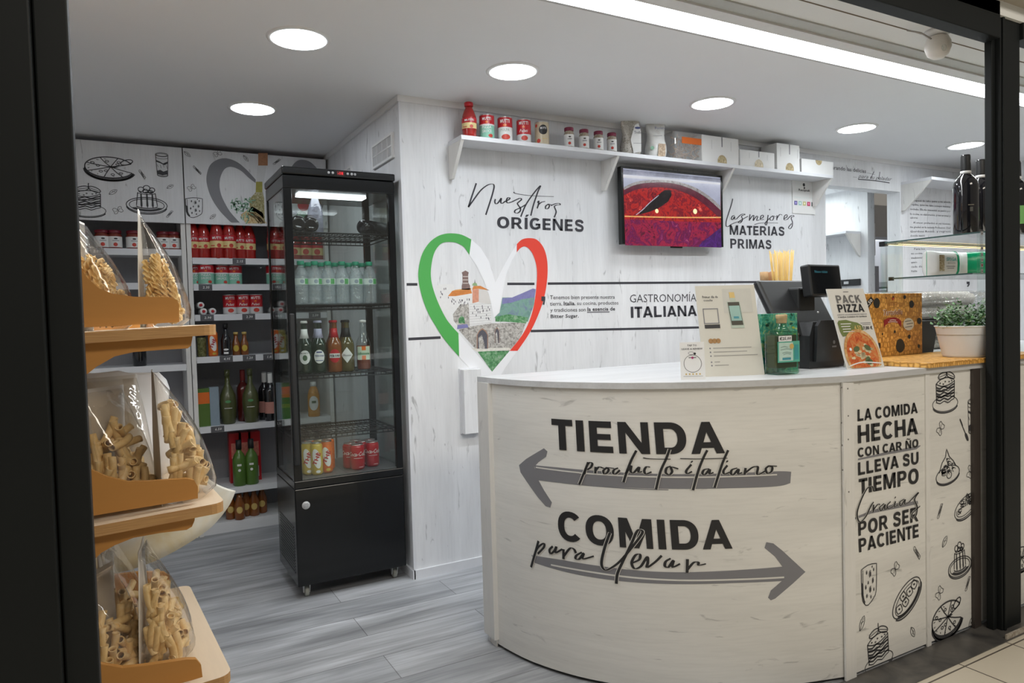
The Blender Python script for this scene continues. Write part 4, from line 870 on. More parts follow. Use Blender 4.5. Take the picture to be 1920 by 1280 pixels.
# ================================================================ the glass display fridge
FX0, FX1, FY0, FY1 = 0.632, 1.132, 3.15, 3.56
t = thing('display_fridge', 'tall black glass-sided drinks fridge on casters in front of the wall corner', 'fridge', ((FX0 + FX1) / 2, (FY0 + FY1) / 2, 0)); fridge = t
B = lambda name, m_, *bs, bev=.003: [None, (lambda mm: [mm.box(*b, bev=bev) for b in bs] and mm.obj(name, m_, t, True))(MB())][1]
cab = B('base_cabinet', BLACK, (FX0, FX1, FY0, FY1, .062, .492), bev=.004)
m = MB()
for i in range(16): z = .11 + i * .0135; m.box(FX0 - .0015, FX0 + .001, FY0 + .05, FY1 - .05, z, z + .006)
m.obj('side_louvres', MBLACK, cab) if 0 else m.obj('side_louvres', mat('louvre_grey', (0.05, 0.05, 0.055), .4), t, True)
m = MB().lathe([(0.0, -.0012), (.0175, -.0012), (.0175, 0)], 24, axis='Y', c=(.678, FY0, .418)); m.obj('round_sticker', mat('sticker_grey', (0.55, 0.56, 0.56), .5), t, True)
A = Art(Flat(FY0 - .0012))
for z, w in ((.424, .020), (.418, .027), (.412, .022)): A.rect(.678 - w / 2, .678 + w / 2, z, z + .0022, GREYINK, 1)
A.obj('sticker_print', t, True)
B('lower_frame', BLACK, (FX0, FX1, FY0, FY1, .494, .527))
B('upper_frame', BLACK, (FX0, FX1, FY0, FY1, 1.80, 1.857))
cap = B('top_cap', BLACK, (FX0 - .004, FX1 + .004, FY0 - .008, FY1 + .004, 1.859, 1.892), bev=.006)
cx = PY(638, 317, FY0 - .008)[0]; A = Art(Flat(FY0 - .008)); zc = 1.8765
redd = glow('display_red', (1.0, .03, .04), 1.6); A.rect(cx - .016, cx + .016, zc - .009, zc + .009, mat('display_dark', (.1, .0, .0), .3), 1)
A.line('-18', cx, zc - .006, .012, redd, .01, 2, None, 0, True)
A.obj('temperature_display', t, True)
m = MB()
for dx in (-.052, -.034, .033, .051, .066): m.lathe([(0.0, -.0025), (.005, -.002), (.006, 0)], 12, axis='Y', c=(cx + dx, FY0 - .008, zc))
m.obj('button', mat('button_grey', (.5, .5, .52), .4), t, True)
for nm, (x0, x1, y0, y1) in (('front_post', (FX0, FX0 + .036, FY0, FY0 + .03)), ('front_post', (FX1 - .03, FX1, FY0, FY0 + .03)), ('rear_post', (FX0, FX0 + .03, FY1 - .03, FY1)), ('rear_post', (FX1 - .03, FX1, FY1 - .03, FY1))):
    B(nm, BLACK, (x0, x1, y0, y1, .527, 1.80))
B('door_handle', MBLACK, (FX0 + .002, FX0 + .024, FY0 - .022, FY0 - .001, .60, 1.26), bev=.006)
for nm, b in (('door_glass', (FX0 + .036, FX1 - .03, FY0 + .006, FY0 + .010, .527, 1.80)), ('rear_glass', (FX0 + .03, FX1 - .03, FY1 - .010, FY1 - .006, .527, 1.80)), ('side_glass', (FX0 + .004, FX0 + .008, FY0 + .03, FY1 - .03, .527, 1.80)), ('side_glass', (FX1 - .008, FX1 - .004, FY0 + .03, FY1 - .03, .527, 1.80))):
    B(nm, GLASS, b, bev=0)
B('strip_reflection', glow('reflection_glow', (.9, .95, 1.0), 5.0), (FX0 + .09, FX1 - .10, 3.26, 3.33, 1.792, 1.799), bev=0)  # glowing bar standing in for the ceiling strip's reflection in the fridge
B('cabinet_floor', mat('tray_grey', (.12, .12, .125), .4), (FX0 + .012, FX1 - .012, FY0 + .012, FY1 - .012, .5275, .533), bev=0)
RACKZ = [1.615, 1.295, .985, .715]
def rack(z):
    m = MB(); x0, x1, y0, y1 = FX0 + .02, FX1 - .02, FY0 + .035, FY1 - .04
    m.tube([(x0, y0, z), (x1, y0, z), (x1, y1, z), (x0, y1, z)], .0042, 8, closed=True); m.tube([(x0, y0, z - .016), (x1, y0, z - .016), (x1, y1, z - .016), (x0, y1, z - .016)], .003, 6, closed=True)
    for i in range(19): x = x0 + (x1 - x0) * (i + .5) / 19; m.tube([(x, y0, z - .015), (x, y0, z), (x, y1, z), (x, y1, z - .015)], .0016, 5)
    for i in range(4): y = y0 + (y1 - y0) * (i + 1) / 5; m.tube([(x0, y, z - .002), (x1, y, z - .002)], .002, 5)
    m.obj('wire_rack', MBLACK, t, True)
for z in RACKZ: rack(z)
for i, (x, y) in enumerate(((FX0 + .045, FY0 + .05), (FX1 - .045, FY0 + .05), (FX0 + .045, FY1 - .05), (FX1 - .045, FY1 - .05))):
    m = MB(); m.box(x - .018, x + .018, y - .018, y + .018, .058, .063)
    for sx in (-.013, .013): m.prism([(y - .016, .058), (y + .016, .058), (y + .006, .018), (y - .008, .018)], lambda u, v, d: (d, u, v), x + sx - .0015, x + sx + .0015)
    c_o = m.obj('caster', mat('caster_zinc', (.55, .56, .55), .35, .6), t, True)
    m = MB().lathe([(.0, -.009), (.019, -.009), (.022, -.006), (.022, .006), (.019, .009), (.0, .009)], 16, axis='X', c=(x, y, .022)); bmesh.ops.translate(m.b, vec=-Vector(t.location), verts=m.b.verts)
    m.obj('wheel', mat('wheel_grey', (.36, .37, .33), .5), c_o)
# contents
def fx(px, py, y): return PY(px, py, y)[0]
WAT = film('water_bottle', (.93, .96, .97), .07, .08, .20, (.75, .80, .84), .5, 60)
water = [('bottle_body', WAT, [(.024, 0), (.031, .006), (.031, .028), (.029, .034), (.031, .040), (.031, .066), (.029, .072), (.031, .078), (.031, .125), (.026, .148), (.014, .166), (.0125, .178)]), ('cap', GCAP, [(.0155, .176), (.016, .178), (.016, .192), (.0145, .194)]),
         ('label', PWHITE, words(.0315, [('#rect', -.06, .06, .088, .116, mat('label_pale', (.62, .70, .68), .5)), ('#rect', -.008, .012, .090, .114, mat('label_leaf', (.10, .38, .12), .5), 2), ('#disc', -.02, .102, .009, mat('label_steel', (.3, .36, .42), .5), None, 2)]))]
for row, (y, pxs, n) in enumerate(((3.235, (566, 592, 617, 643, 669, 694), 'front'), (3.305, (580, 604, 630, 656, 681), 'second'), (3.375, (569, 594, 620, 646, 671), 'back'))):
    for i, px in enumerate(pxs):
        kit('water', 'water_bottle', 'clear water bottle with green cap, %s from the door handle in the %s row' % (ORD[i], n), 'water bottle', (fx(px, 568, y), y, RACKZ[1] + .0045), water, 'water bottles in the fridge', rz=.2 + .4 * random.random())
beer_r = .0335
def beer(tag_items, body=DGREEN, neck=PWHITE):
    r = beer_r
    return [('bottle_glass', body, [(r * .9, 0), (r, .006), (r, .118), (r * .92, .135), (r * .55, .162), (r * .42, .18), (r * .38, .222), (r * .44, .224), (r * .44, .23)]), ('crown_cap', neck, [(r * .47, .226), (r * .47, .233), (r * .38, .237), (0, .237)]), ('neck_label', neck, [(r * .62, .158), (r * .45, .181), (r * .42, .20)]), ('label', PWHITE, words(r * 1.012, tag_items))]
oval = lambda m_: [('#disc', 0, .075, .024, m_, .031, 1)]
BK = [('oval', 'white oval label', beer(oval(PWHITE) + [('MORETTI', .09, .006, INK, .01, .034), ('#disc', 0, .072, .010, mat('figure_green', (.06, .12, .06), .5), .013, 2)])),
      ('shield', 'white shield label', beer(oval(PWHITE) + [('PERONI', .075, .008, NAVY, .01, .036), ('#rect', -.012, .012, .092, .098, NAVY, 2), ('#rect', -.016, .016, .056, .059, NAVY, 2)], neck=mat('neck_lilac', (.45, .45, .62), .4))),
      ('redoval', 'red oval label', beer(oval(RED) + [('#rect', -.024, .024, .066, .086, PWHITE, 2), ('PERONI', .070, .011, INK, .03, .042)], AMBER, RED)),
      ('diamond', 'white diamond label', beer([('#fill', [(0, .112), (.028, .076), (0, .04), (-.028, .076)], PWHITE, 1), ('Messina', .071, .009, INK, .0, .036, .4)], mat('bottle_clearbeer', (.10, .085, .03), .08, coat=.6, vary=.1), MBLACK))]
for i, (px, kd) in enumerate(((573, 0), (600, 1), (629, 2), (652, 3))):
    k, d, pr = BK[kd]; kit('beer' + k, 'beer_bottle', 'beer bottle with %s, front row of the fridge' % d, 'beer bottle', (fx(px, 700, 3.235), 3.235, RACKZ[2] + .0045), pr, 'beer bottles in the fridge')
for i, (px, kd) in enumerate(((573, 0), (597, 1), (626, 2), (648, 3))):
    k, d, pr = BK[kd]; kit('beer' + k, 'beer_bottle', 'beer bottle behind the one with %s' % d, 'beer bottle', (fx(px, 695, 3.32), 3.32, RACKZ[2] + .0045), pr, 'beer bottles in the fridge')
x = fx(683, 695, 3.235)
kit('ich', 'cider_bottle', 'clear bottle with orange and pale green square label beside the beers', 'bottle', (x, 3.235, RACKZ[2] + .0045), [('bottle_glass', CLEAR, [(.030, 0), (.033, .006), (.033, .12), (.030, .135), (.018, .162), (.013, .20), (.014, .225)]), ('drink', mat('drink_red', (.25, .06, .03), .2, vary=.2), [(.028, .006), (.031, .01), (.031, .115), (.0, .116)]), ('cap', PWHITE, [(.0155, .222), (.0155, .233), (0, .235)]),
    ('label', PWHITE, words(.0338, [('#rect', -.032, .032, .05, .112, mat('label_ice', (.60, .70, .55), .5)), ('#rect', -.008, .01, .05, .07, ORANGE, 2), ('#rect', -.008, .01, .094, .112, ORANGE, 2), ('ichnusa', .074, .012, GREENP, .02, .052)]))])
cork = mat('cork', (.48, .30, .15), .8, vary=.2, scale=150)
kit('soda', 'soda_bottle', 'clear bottle with wire stopper standing on the top fridge rack', 'bottle', (fx(592, 430, 3.33), 3.33, RACKZ[0] + .0045), [('bottle_glass', film('soda_glass', (.86, .86, .93), .12, .05, .3, (.6, .6, .72), .3, 40), [(.030, 0), (.035, .008), (.035, .10), (.030, .13), (.016, .17), (.013, .20), (.015, .205)]), ('stopper', PWHITE, [(.0175, .20), (.019, .205), (.019, .232), (.014, .238)])])
def lying(px, py, y, length, r, ang, lab):
    x = fx(px, py, y); t = thing('wine_bottle', lab, 'wine bottle', (x, y, RACKZ[0] + .005 + r), ang, 'bottles lying on the top rack')
    MB().lathe([(0, .008), (r * .5, 0), (r * .9, 0), (r, .008), (r, length * .6), (r * .45, length * .75), (r * .36, length)], 20, axis='Y').obj('bottle_glass', DARKGL, t)
    MB().lathe([(r * .39, length * .8), (r * .40, length * 1.005), (0, length * 1.005)], 16, axis='Y').obj('capsule', MBLACK, t)
lying(561, 425, 3.20, .28, .036, .12, 'dark wine bottle lying on the top rack nearest the door handle')
lying(584, 428, 3.20, .28, .034, -.12, 'dark wine bottle lying on the top rack beside the standing clear bottle')
lying(678, 428, 3.22, .28, .034, -1.05, 'dark wine bottle lying crosswise on the top rack alone')
for i, (px, y, kd) in enumerate(((578, 3.245, 'yellow'), (595, 3.215, 'yellow'), (614, 3.235, 'orange'), (583, 3.31, 'orange'), (600, 3.29, 'yellow'), (618, 3.30, 'orange'))):
    kit('can' + kd, 'tea_can', 'slim %s tea can, %s on the fridge floor' % (kd, ('hard against the door post', 'frontmost', 'front one beside the gap', 'back one near the door post', 'back one behind the frontmost', 'back one beside the gap')[i]), 'drink can', (fx(px, 888, y), y, .5335), drink_can(kd), 'tea cans in the fridge')
for i, (px, y) in enumerate(((671, 3.215), (699, 3.245), (657, 3.27), (681, 3.285), (668, 3.33), (694, 3.31))):
    kit('cola', 'cola_can', 'red cola can, %s' % ('frontmost of its cluster', 'right beside the frontmost cola', 'second row nearest the tea cans', 'second row in the middle', 'back row behind the others', 'back row at the outer side')[i], 'drink can', (fx(px, 886, y), y, .5335), drink_can('cola', .032, .118), 'cola cans in the fridge')
# ================================================================ the tall shelving at the back
YS = 4.42; YB = 4.76
GREYB = wood('shelf_back', (0.34, 0.345, 0.37), 'Z', knots=.1, contrast=.6)
TAGM = mat('price_tag_grey', (0.10, 0.10, 0.11), .5, vary=0)
SZ = [1.603, 1.452, 1.278, 1.036, .632, .262]
def unit(name, label, x0, x1, zs, arts, tags):
    t = thing(name, label, 'shelving', ((x0 + x1) / 2, YS, 0))
    for a, b in ((x0, x0 + .024), (x1 - .024, x1)): MB().box(a, b, YS, YB, 0.0, 2.222, bev=.001).obj('side_panel', OAKPV, t, True)
    MB().box(x0 + .024, x1 - .024, YB - .012, YB, .0, 2.222).obj('back_panel', GREYB, t, True)
    MB().box(x0 + .024, x1 - .024, YS + .02, YB - .012, .0, .062).obj('plinth', OAKP, t, True)
    h = MB().box(x0, x1 - .002, YS - .016, YS - .0005, 1.796, 2.218, bev=.0008).obj('header_panel', OAKV, t, True)
    a = Art(Flat(YS - .016)); arts(a); a.obj('printing', h) if 0 else None
    bmesh.ops.translate(a.m.b, vec=-Vector(t.location), verts=a.m.b.verts); o = a.m.obj('printing', a.mats, h)
    for i, z in enumerate(zs):
        s = MB().box(x0 + .024, x1 - .024, YS + .004, YB - .012, z - .02, z).obj('shelf', SHELFW, t, True)
        m = MB().box(x0 + .026, x1 - .026, YS - .004, YS + .003, z - .034, z + .002); bmesh.ops.translate(m.b, vec=-Vector(t.location), verts=m.b.verts); m.obj('price_rail', SHELFW, s)
        for (k, ux, tx) in tags:
            if k != i: continue
            A = Art(Flat(YS - .0045)); A.rect(ux - .036, ux + .036, z - .033, z + .001, TAGM, 1); A.line(tx, ux + .004, z - .023, .014, PWHITE, .02, 2, None, .15, True)
            bmesh.ops.translate(A.m.b, vec=-Vector(t.location), verts=A.m.b.verts); A.m.obj('price_tag', A.mats, s)
    return t
FH = Flat(YS - .016)
def artA(a):
    for kind, px, py, w, h, r in (('pizza', 206, 314, .245, .185, 0), ('glass', 304, 309, .10, .135, 0), ('lasagna', 163, 374, .175, .185, 0), ('pudding', 275, 372, .205, .175, 0), ('penne', 267, 327, .055, .045, -1.0), ('leaf', 212, 360, .05, .045, .6), ('leaf', 319, 350, .042, .04, .55), ('bow', 221, 394, .05, .05, .4), ('penne', 318, 401, .05, .04, .9)):
        sketch(a, kind, FH.uv(px, py), w, h, r)
def artB(a):
    for kind, px, py, w, h, r in (('leaf', 351, 289, .045, .04, -.7), ('bow', 408, 288, .045, .045, .5), ('leaf', 461, 297, .045, .04, -.9), ('penne', 370, 319, .06, .04, -.8), ('bow', 359, 352, .045, .045, .6), ('cheese', 364, 389, .115, .125, 0), ('leaf', 399, 406, .045, .04, .7), ('penne', 519, 303, .055, .04, .7), ('bow', 547, 352, .045, .045, .5), ('cheese', 513, 389, .06, .11, 0)):
        sketch(a, kind, FH.uv(px, py), w, h, r, clip=(.346, 1.15))
    k = 3.2; X, Y = 120, 240; Q = lambda pts: [FH.uv(X + x / k, Y + y / k) for x, y in pts]
    gh = mat('heart_grey', (0.20, 0.20, 0.22), .5, vary=0)
    a.band(Q([(1150, 310), (1100, 255), (1040, 205), (975, 182), (920, 190), (875, 225), (855, 290), (860, 350), (885, 420), (930, 490), (985, 550), (1005, 567)]), Q([(1150, 330), (1110, 300), (1060, 255), (1005, 233), (965, 245), (940, 290), (933, 340), (940, 390), (960, 440), (995, 500), (1040, 552), (1055, 567)]), gh, 2)
    # second half of the heart towards the wall corner
    a.band([(.905, 2.04), (.925, 2.13), (.965, 2.19), (1.01, 2.205), (1.06, 2.19), (1.11, 2.13), (1.135, 2.04), (1.12, 1.93), (1.06, 1.83), (1.03, 1.80)], [(.91, 1.99), (.945, 2.06), (.985, 2.12), (1.015, 2.135), (1.04, 2.12), (1.07, 2.08), (1.085, 2.02), (1.07, 1.94), (1.02, 1.85), (.99, 1.80)], gh, 2)
    oil = mat('print_oil', (.35, .32, .05), .5, vary=.3, scale=60); olive = mottled('print_olive', [(.14, .12, .05), (.36, .32, .14), (.6, .56, .42)], 60, .6); herb = mottled('print_herb', [(.06, .20, .12), (.22, .42, .28), (.5, .62, .48)], 90, .6); spag = mottled('print_spaghetti', [(.35, .22, .08), (.6, .45, .22), (.7, .6, .4)], 90, .6)
    a.fill(Q([(1165, 150), (1222, 150), (1222, 225), (1165, 225)]), mat('print_cork', (.42, .20, .10), .6, vary=.3, scale=80), 2)
    a.fill(Q([(1158, 225), (1215, 225), (1200, 320), (1200, 400), (1152, 400), (1155, 320)]), mat('print_glass', (.66, .67, .68), .5), 2); a.fill(Q([(1152, 322), (1190, 322), (1190, 385), (1150, 385)]), oil, 3)
    a.fill(Q([(1150, 385), (1192, 385), (1200, 420), (1205, 570), (1180, 575), (1120, 520), (1110, 430)]), olive, 3); a.fill(Q([(1060, 520), (1130, 470), (1195, 510), (1200, 572), (1090, 572)]), spag, 3)
    random.seed(4)
    for i in range(60):
        x, y = random.uniform(1000, 1120), random.uniform(430, 560); an = random.uniform(0, 6.3); l = random.uniform(18, 36)
        if y - 430 < (x - 990) * 1.35 + 20: a.stroke(Q([(x, y), (x + l * .5 * math.cos(an), y + l * .5 * math.sin(an) - 3), (x + l * math.cos(an), y + l * math.sin(an))]), .006, herb, 4, 3)
    for i in range(14):
        x = random.uniform(1080, 1150); a.stroke(Q([(x, 500 + random.uniform(0, 20)), (x + 45, 540), (x + 90 - random.uniform(0, 50), 572)]), .004, spag, 5, 3)
    for c in ((.99, 1.86, herb), (1.03, 1.84, oil), (1.0, 1.93, RED)): a.disc(c[0], c[1], .035, c[2], 3, 14)
unit('shelving_unit', 'whitewashed shelving unit whose header shows a pizza, a glass and a pudding', -1.45, .341, [1.648, 1.46, 1.25, 1.0, .632, .262], artA, ((0, -.1, '2.95'),))
unit('shelving_unit', 'whitewashed shelving unit whose header shows a grey heart and an oil bottle', .345, 1.148, SZ, artB,
     ((0, PY(448, 488, YS)[0], '2.15'), (1, PY(385, 538, YS)[0], '2.35'), (2, PY(388, 591, YS)[0], '2.90'), (2, PY(466, 591, YS)[0], '2.30'), (3, PY(424, 672, YS)[0], '4.95'), (3, PY(467, 670, YS)[0], '1.20'), (3, PY(505, 668, YS)[0], '1.05'), (4, PY(408, 806, YS)[0], '6.50'), (1, PY(517, 538, YS)[0], '2.15'), (2, PY(590, 598, YS)[0], '2.50')))
def sx(px, y=4.48): return PY(px, 560, y)[0]
# passata bottles on the highest shelf
names = ['hard against the side panel', 'second from the side panel', 'third from the side panel, tall', 'fourth from the side panel', 'fifth from the side panel, set back', 'last before the fridge glass']
for i, (px, y, h) in enumerate(((366, 4.47, .235), (386, 4.47, .235), (411, 4.45, .25), (434, 4.45, .25), (454, 4.49, .235), (471, 4.50, .235))):
    kit('passP%.2f' % h, 'passata_bottle', 'red tomato passata bottle, %s' % names[i], 'sauce bottle', (sx(px, y), y, SZ[0]), passata(h, .038), 'passata bottles on the tall shelving')
kit('passP0.24', 'passata_bottle', 'red tomato passata bottle seen through the fridge side glass', 'sauce bottle', (sx(517, 4.47), 4.47, SZ[0]), passata(.235, .038), 'passata bottles on the tall shelving')
for i, px in enumerate((556, 577, 598)):
    kit('rjar', 'sauce_jar', 'red sauce jar seen through the fridge front, %s' % ('nearest the door post', 'in the middle of three', 'nearest the wall')[i], 'jar', (sx(px), 4.48, SZ[0]), [('glass_jar', DRED, [(.034, 0), (.037, .006), (.037, .11), (.030, .125)]), ('lid', RED, [(.031, .122), (.032, .142), (.028, .145)]), ('label', CREAM, words(.0375, [('#rect', -.06, .06, .03, .09, CREAM), ('#rect', -.06, .06, .075, .10, RED, 2), ('#disc', 0, .05, .018, OFFRED, None, 3)]))], 'jars seen through the fridge')
for i, (px, y) in enumerate(((366, 4.50), (388, 4.46), (417, 4.49), (441, 4.50))):
    kit('scan', 'pizza_sauce_can', 'green and red pizza sauce can, %s on its shelf' % ('hard against the side panel', 'second and frontmost', 'third from the side panel', 'fourth from the side panel')[i], 'can', (sx(px, y), y, SZ[1]), can('sauce', .0425, .118), 'pizza sauce cans on the tall shelving')
kit('scan', 'pizza_sauce_can', 'green and red pizza sauce can seen through the fridge side glass', 'can', (sx(515), 4.48, SZ[1]), can('sauce', .0425, .118), 'pizza sauce cans on the tall shelving')
for i, (px, y) in enumerate(((431, 4.50), (456, 4.48), (479, 4.48))):
    kit('pcan2', 'tomato_can', 'red and silver peeled tomato can, %s on its shelf' % ('farthest from the fridge', 'middle of three', 'closest to the fridge')[i], 'can', (sx(px, y), y, SZ[2]), can('pelati', .0385, .118), 'peeled tomato cans on the tall shelving')
for i, (px, y, z) in enumerate(((381, 4.45, 0), (398, 4.45, 0), (376, 4.47, .037), (513, 4.45, 0))):
    x = sx(px, y); q = thing('paste_tube', 'white tomato paste tube lying end-on, %s' % ('beside the side panel', 'second from the side panel', 'on top of the other two', 'seen through the fridge side glass')[i], 'tube', (x, y, SZ[2] + .021 + z), 0, 'tomato paste tubes')
    MB().lathe([(.0, -.002), (.017, 0), (.019, .004), (.019, .18)], 18, axis='Y').obj('tube_body', PWHITE, q); MB().lathe([(.0, -.007), (.009, -.006), (.009, -.001)], 14, axis='Y').obj('cap', RED, q)
# drinks shelf
z = SZ[3]
kit('pick', 'pickle_jar', 'slim olive green jar beside the orange tea can', 'jar', (sx(374), 4.47, z), [('glass_jar', mottled('pickles', [(.05, .06, .02), (.14, .14, .05), (.22, .22, .1)], 60, .15), [(.022, 0), (.025, .006), (.025, .10), (.022, .115)]), ('lid', MBLACK, [(.023, .113), (.0235, .13), (.02, .132)])])
kit('canorange', 'tea_can', 'orange tea can standing on the drinks shelf of the tall shelving', 'drink can', (sx(395), 4.455, z), drink_can('orange', .030, .15))
kit('canyellow', 'tea_can', 'yellow tea can on the drinks shelf seen through the fridge glass', 'drink can', (sx(523), 4.46, z), drink_can('yellow', .030, .15))
kit('blk', 'balsamic_bottle', 'small black bottle with white mark beside the orange tea can', 'bottle', (sx(420, 4.46), 4.46, z), [('bottle_glass', DARKGL, [(.026, 0), (.029, .005), (.029, .09), (.024, .11), (.012, .14), (.011, .165)]), ('cap', MBLACK, [(.0135, .163), (.0135, .19), (0, .191)]), ('label', PWHITE, words(.0293, [('#disc', 0, .038, .014, PWHITE, .006, 1), ('#rect', -.013, .013, .012, .024, PWHITE, 1)]))])
for i, px in enumerate((439, 455)):
    kit('minib', 'juice_bottle', 'small amber bottle with yellow label, %s' % ('next to the black bottle', 'second from the black bottle')[i], 'bottle', (sx(px), 4.48, z), [('bottle_glass', AMBER, [(.021, 0), (.023, .004), (.023, .07), (.012, .10), (.011, .125)]), ('cap', GOLD, [(.0135, .123), (.0135, .137), (0, .138)]), ('label', YELLOW, words(.0234, [('#disc', 0, .042, .016, YELLOW, .019, 1)]))], 'small amber bottles')
# liqueur shelf
z = SZ[4]
def box(name, label, cat, px, y, z, w, d, h, bands, side=SHELFW, dz=0.0):
    x = sx(px, y); q = thing(name, label, cat, (x, y, z), dz)
    MB().box(-w / 2, w / 2, 0, d, 0, h, bev=.001).obj('carton', side, q); A = Art(Flat(0))
    for (a, b, c, e, m_) in bands: A.rect(-w / 2 + w * a, -w / 2 + w * b, h * c, h * e, m_, 1)
    A.obj('printing', q); return q
box('biscuit_box', 'green and orange carton behind the stand on the bottle shelf', 'box', 376, 4.46, z, .075, .06, .22, [(0, 1, 0, .55, LIME), (0, 1, .6, .9, ORANGE)], LIME)
box('biscuit_box', 'grey blue carton beside the first olive green bottle', 'box', 394, 4.45, z, .05, .05, .225, [(.1, .9, .1, .9, mat('carton_blue', (.25, .32, .38), .5))], mat('carton_blue', (.25, .32, .38), .5))
dame = lambda body: [('bottle_glass', body, [(.033, 0), (.037, .006), (.044, .07), (.048, .12), (.043, .17), (.024, .215), (.015, .235), (.0135, .285)]), ('cap', body, [(.0155, .28), (.0155, .32), (0, .322)]), ('print', GREENP, words(.0485, [('#rect', -.022, .022, .095, .098, PWHITE, 1), ('#disc', 0, .135, .016, mat('crest_green', (.1, .3, .12), .5), .008, 1)]))]
kit('olive', 'oil_bottle', 'olive green bulbous bottle with red neck on the bottle shelf', 'bottle', (sx(420), 4.49, z), dame(OLIVE), 'olive bottles on the shelving'); kit('olive', 'oil_bottle', 'olive green bulbous bottle beside the dark wine bottles', 'bottle', (sx(462), 4.475, z), dame(OLIVE), 'olive bottles on the shelving')
kit('amarb', 'liqueur_bottle', 'dark red bottle standing between the two olive green bottles', 'bottle', (sx(449, 4.56), 4.57, z), wine(.31, .038, mat('bottle_red', (.12, .012, .01), .12, coat=.5), mat('capsule_red', (.25, .02, .02), .4)))
for i, (px, y) in enumerate(((500, 4.46), (489, 4.53))):
    kit('vino', 'wine_bottle', 'dark wine bottle with pink label and white capsule, %s' % ('the front one', 'the one behind')[i], 'wine bottle', (sx(px, y), y, z), wine(.29, .037, DARKGL, PWHITE, PINK), 'pink label wines')
q = box('snack_packet', 'bright green packet seen through the fridge side glass', 'packet', 523, 4.47, z, .10, .06, .15, [(0, 1, .45, .62, mat('packet_lime', (.25, .45, .03), .4)), (.1, .8, .7, .8, LIME)], GREENP)
A = Art(Flat(-.001)); A.line('POZZO', 0, .073, .016, YELLOW, .03, 3, .08, 0, True); A.obj('lettering', q)
kit('oj', 'juice_bottle', 'orange juice bottle with white oval label seen through the fridge', 'bottle', (sx(581), 4.48, z), [('bottle_body', mat('juice_orange', (.62, .26, .02), .2, coat=.4), [(.034, 0), (.037, .006), (.037, .13), (.030, .16), (.016, .19)]), ('cap', PWHITE, [(.018, .188), (.018, .215), (0, .217)]), ('label', PWHITE, words(.0376, [('#disc', 0, .085, .030, PWHITE, .045, 1), ('#rect', -.012, .014, .085, .10, mat('figure_green', (.06, .12, .06), .5), 2)]))])
# spirits shelf and base
z = SZ[5]
for i, (px, y) in enumerate(((436, 4.47), (459, 4.47))):
    kit('lime', 'liqueur_bottle', 'green liqueur bottle with dark cap, %s of the pair on the low shelf' % ('the stand side', 'the fridge side')[i], 'bottle', (sx(px, y), y, z), [('bottle_glass', LIME, [(.034, 0), (.038, .006), (.038, .16), (.028, .185), (.014, .205), (.013, .22)]), ('cap', MBLACK, [(.0165, .215), (.0165, .27), (0, .272)]), ('label', PWHITE, words(.0384, [('#rect', -.012, .012, .12, .132, PWHITE, 1), ('#disc', 0, .095, .008, PWHITE, None, 1)]))], 'green liqueur bottles')
for i, px in enumerate((430, 448, 466)):
    q = box('wine_carton', 'tall red carton behind the green liqueur bottles, %s' % ('first from the stand', 'middle one', 'closest to the fridge')[i], 'box', px, 4.55, z, .07, .07, .30, [(.15, .85, .5, .8, mat('carton_flower', (.62, .2, .15), .5, vary=.5, scale=60)), (.2, .8, .08, .3, PWHITE)], RED); q['group'] = 'red cartons on the low shelf'
for i, (px, y) in enumerate(((416, 4.5), (433, 4.46), (446, 4.52), (461, 4.5), (476, 4.54))):
    kit('beerA', 'vinegar_bottle', 'amber bottle on the lowest shelf, %s' % ('half hidden by the stand', 'second from the stand', 'third from the stand', 'fourth from the stand', 'last before the fridge')[i], 'bottle', (sx(px, y), y, .0625), [('bottle_glass', AMBER, [(.027, 0), (.030, .005), (.030, .09), (.015, .13), (.013, .155)]), ('cap', MBLACK, [(.0155, .153), (.0155, .172), (0, .173)]), ('label', GOLD, words(.0304, [('#disc', 0, .06, .018, GOLD, .02, 1)]))], 'amber bottles on the lowest shelf')
# jars on the other unit
for i, px in enumerate((152, 191, 215, 250, 306, 325)):
    kit('sugo', 'sauce_jar', 'white-labelled sauce jar with dark lid, %s' % ('beside the entrance post', 'second from the entrance post', 'third from the entrance post', 'between the two pasta bags', 'second from the unit side', 'last before the unit side')[i], 'jar', (PY(px, 450, 4.48)[0], 4.48, 1.648), jar(.105, .037), 'sauce jars on the far shelving')
# stock seen between the stand's boards
kit('blk2', 'oil_bottle', 'dark bottle glimpsed under the top board of the stand', 'bottle', (PY(262, 670, 4.5)[0], 4.5, .98 + .02), wine(.22, .035, DARKGL, MBLACK, None))
# ================================================================ long shelf on the back wall with its goods
SHZ = 2.06; SHX0, SHX1 = 1.402, 3.995; SHY0 = D - .15
t = thing('wall_shelf', 'long white shelf with triangular brackets high on the back wall', 'shelf', ((SHX0 + SHX1) / 2, D, SHZ))
MB().box(SHX0, SHX1, SHY0, D - .0005, SHZ - .02, SHZ, bev=.0008).obj('board', SHELFW, t, True)
for x in (SHX0, PY(1158, 290, SHY0)[0], PY(1376, 316, SHY0)[0], SHX1 - .016):
    MB().prism([(D - .0005, SHZ - .0205), (SHY0 + .004, SHZ - .0205), (D - .028, SHZ - .178), (D - .0005, SHZ - .178)], lambda u, v, d: (d, u, v), x, x + .016).obj('bracket', OAKPV, t, True)
def wx(px, py, y): return PY(px, py, y)[0]
y = SHY0 + .055
kit('passW', 'passata_bottle', 'small red passata bottle at the end of the long wall shelf', 'sauce bottle', (wx(880, 240, y), y, SHZ), passata(.168, .034))
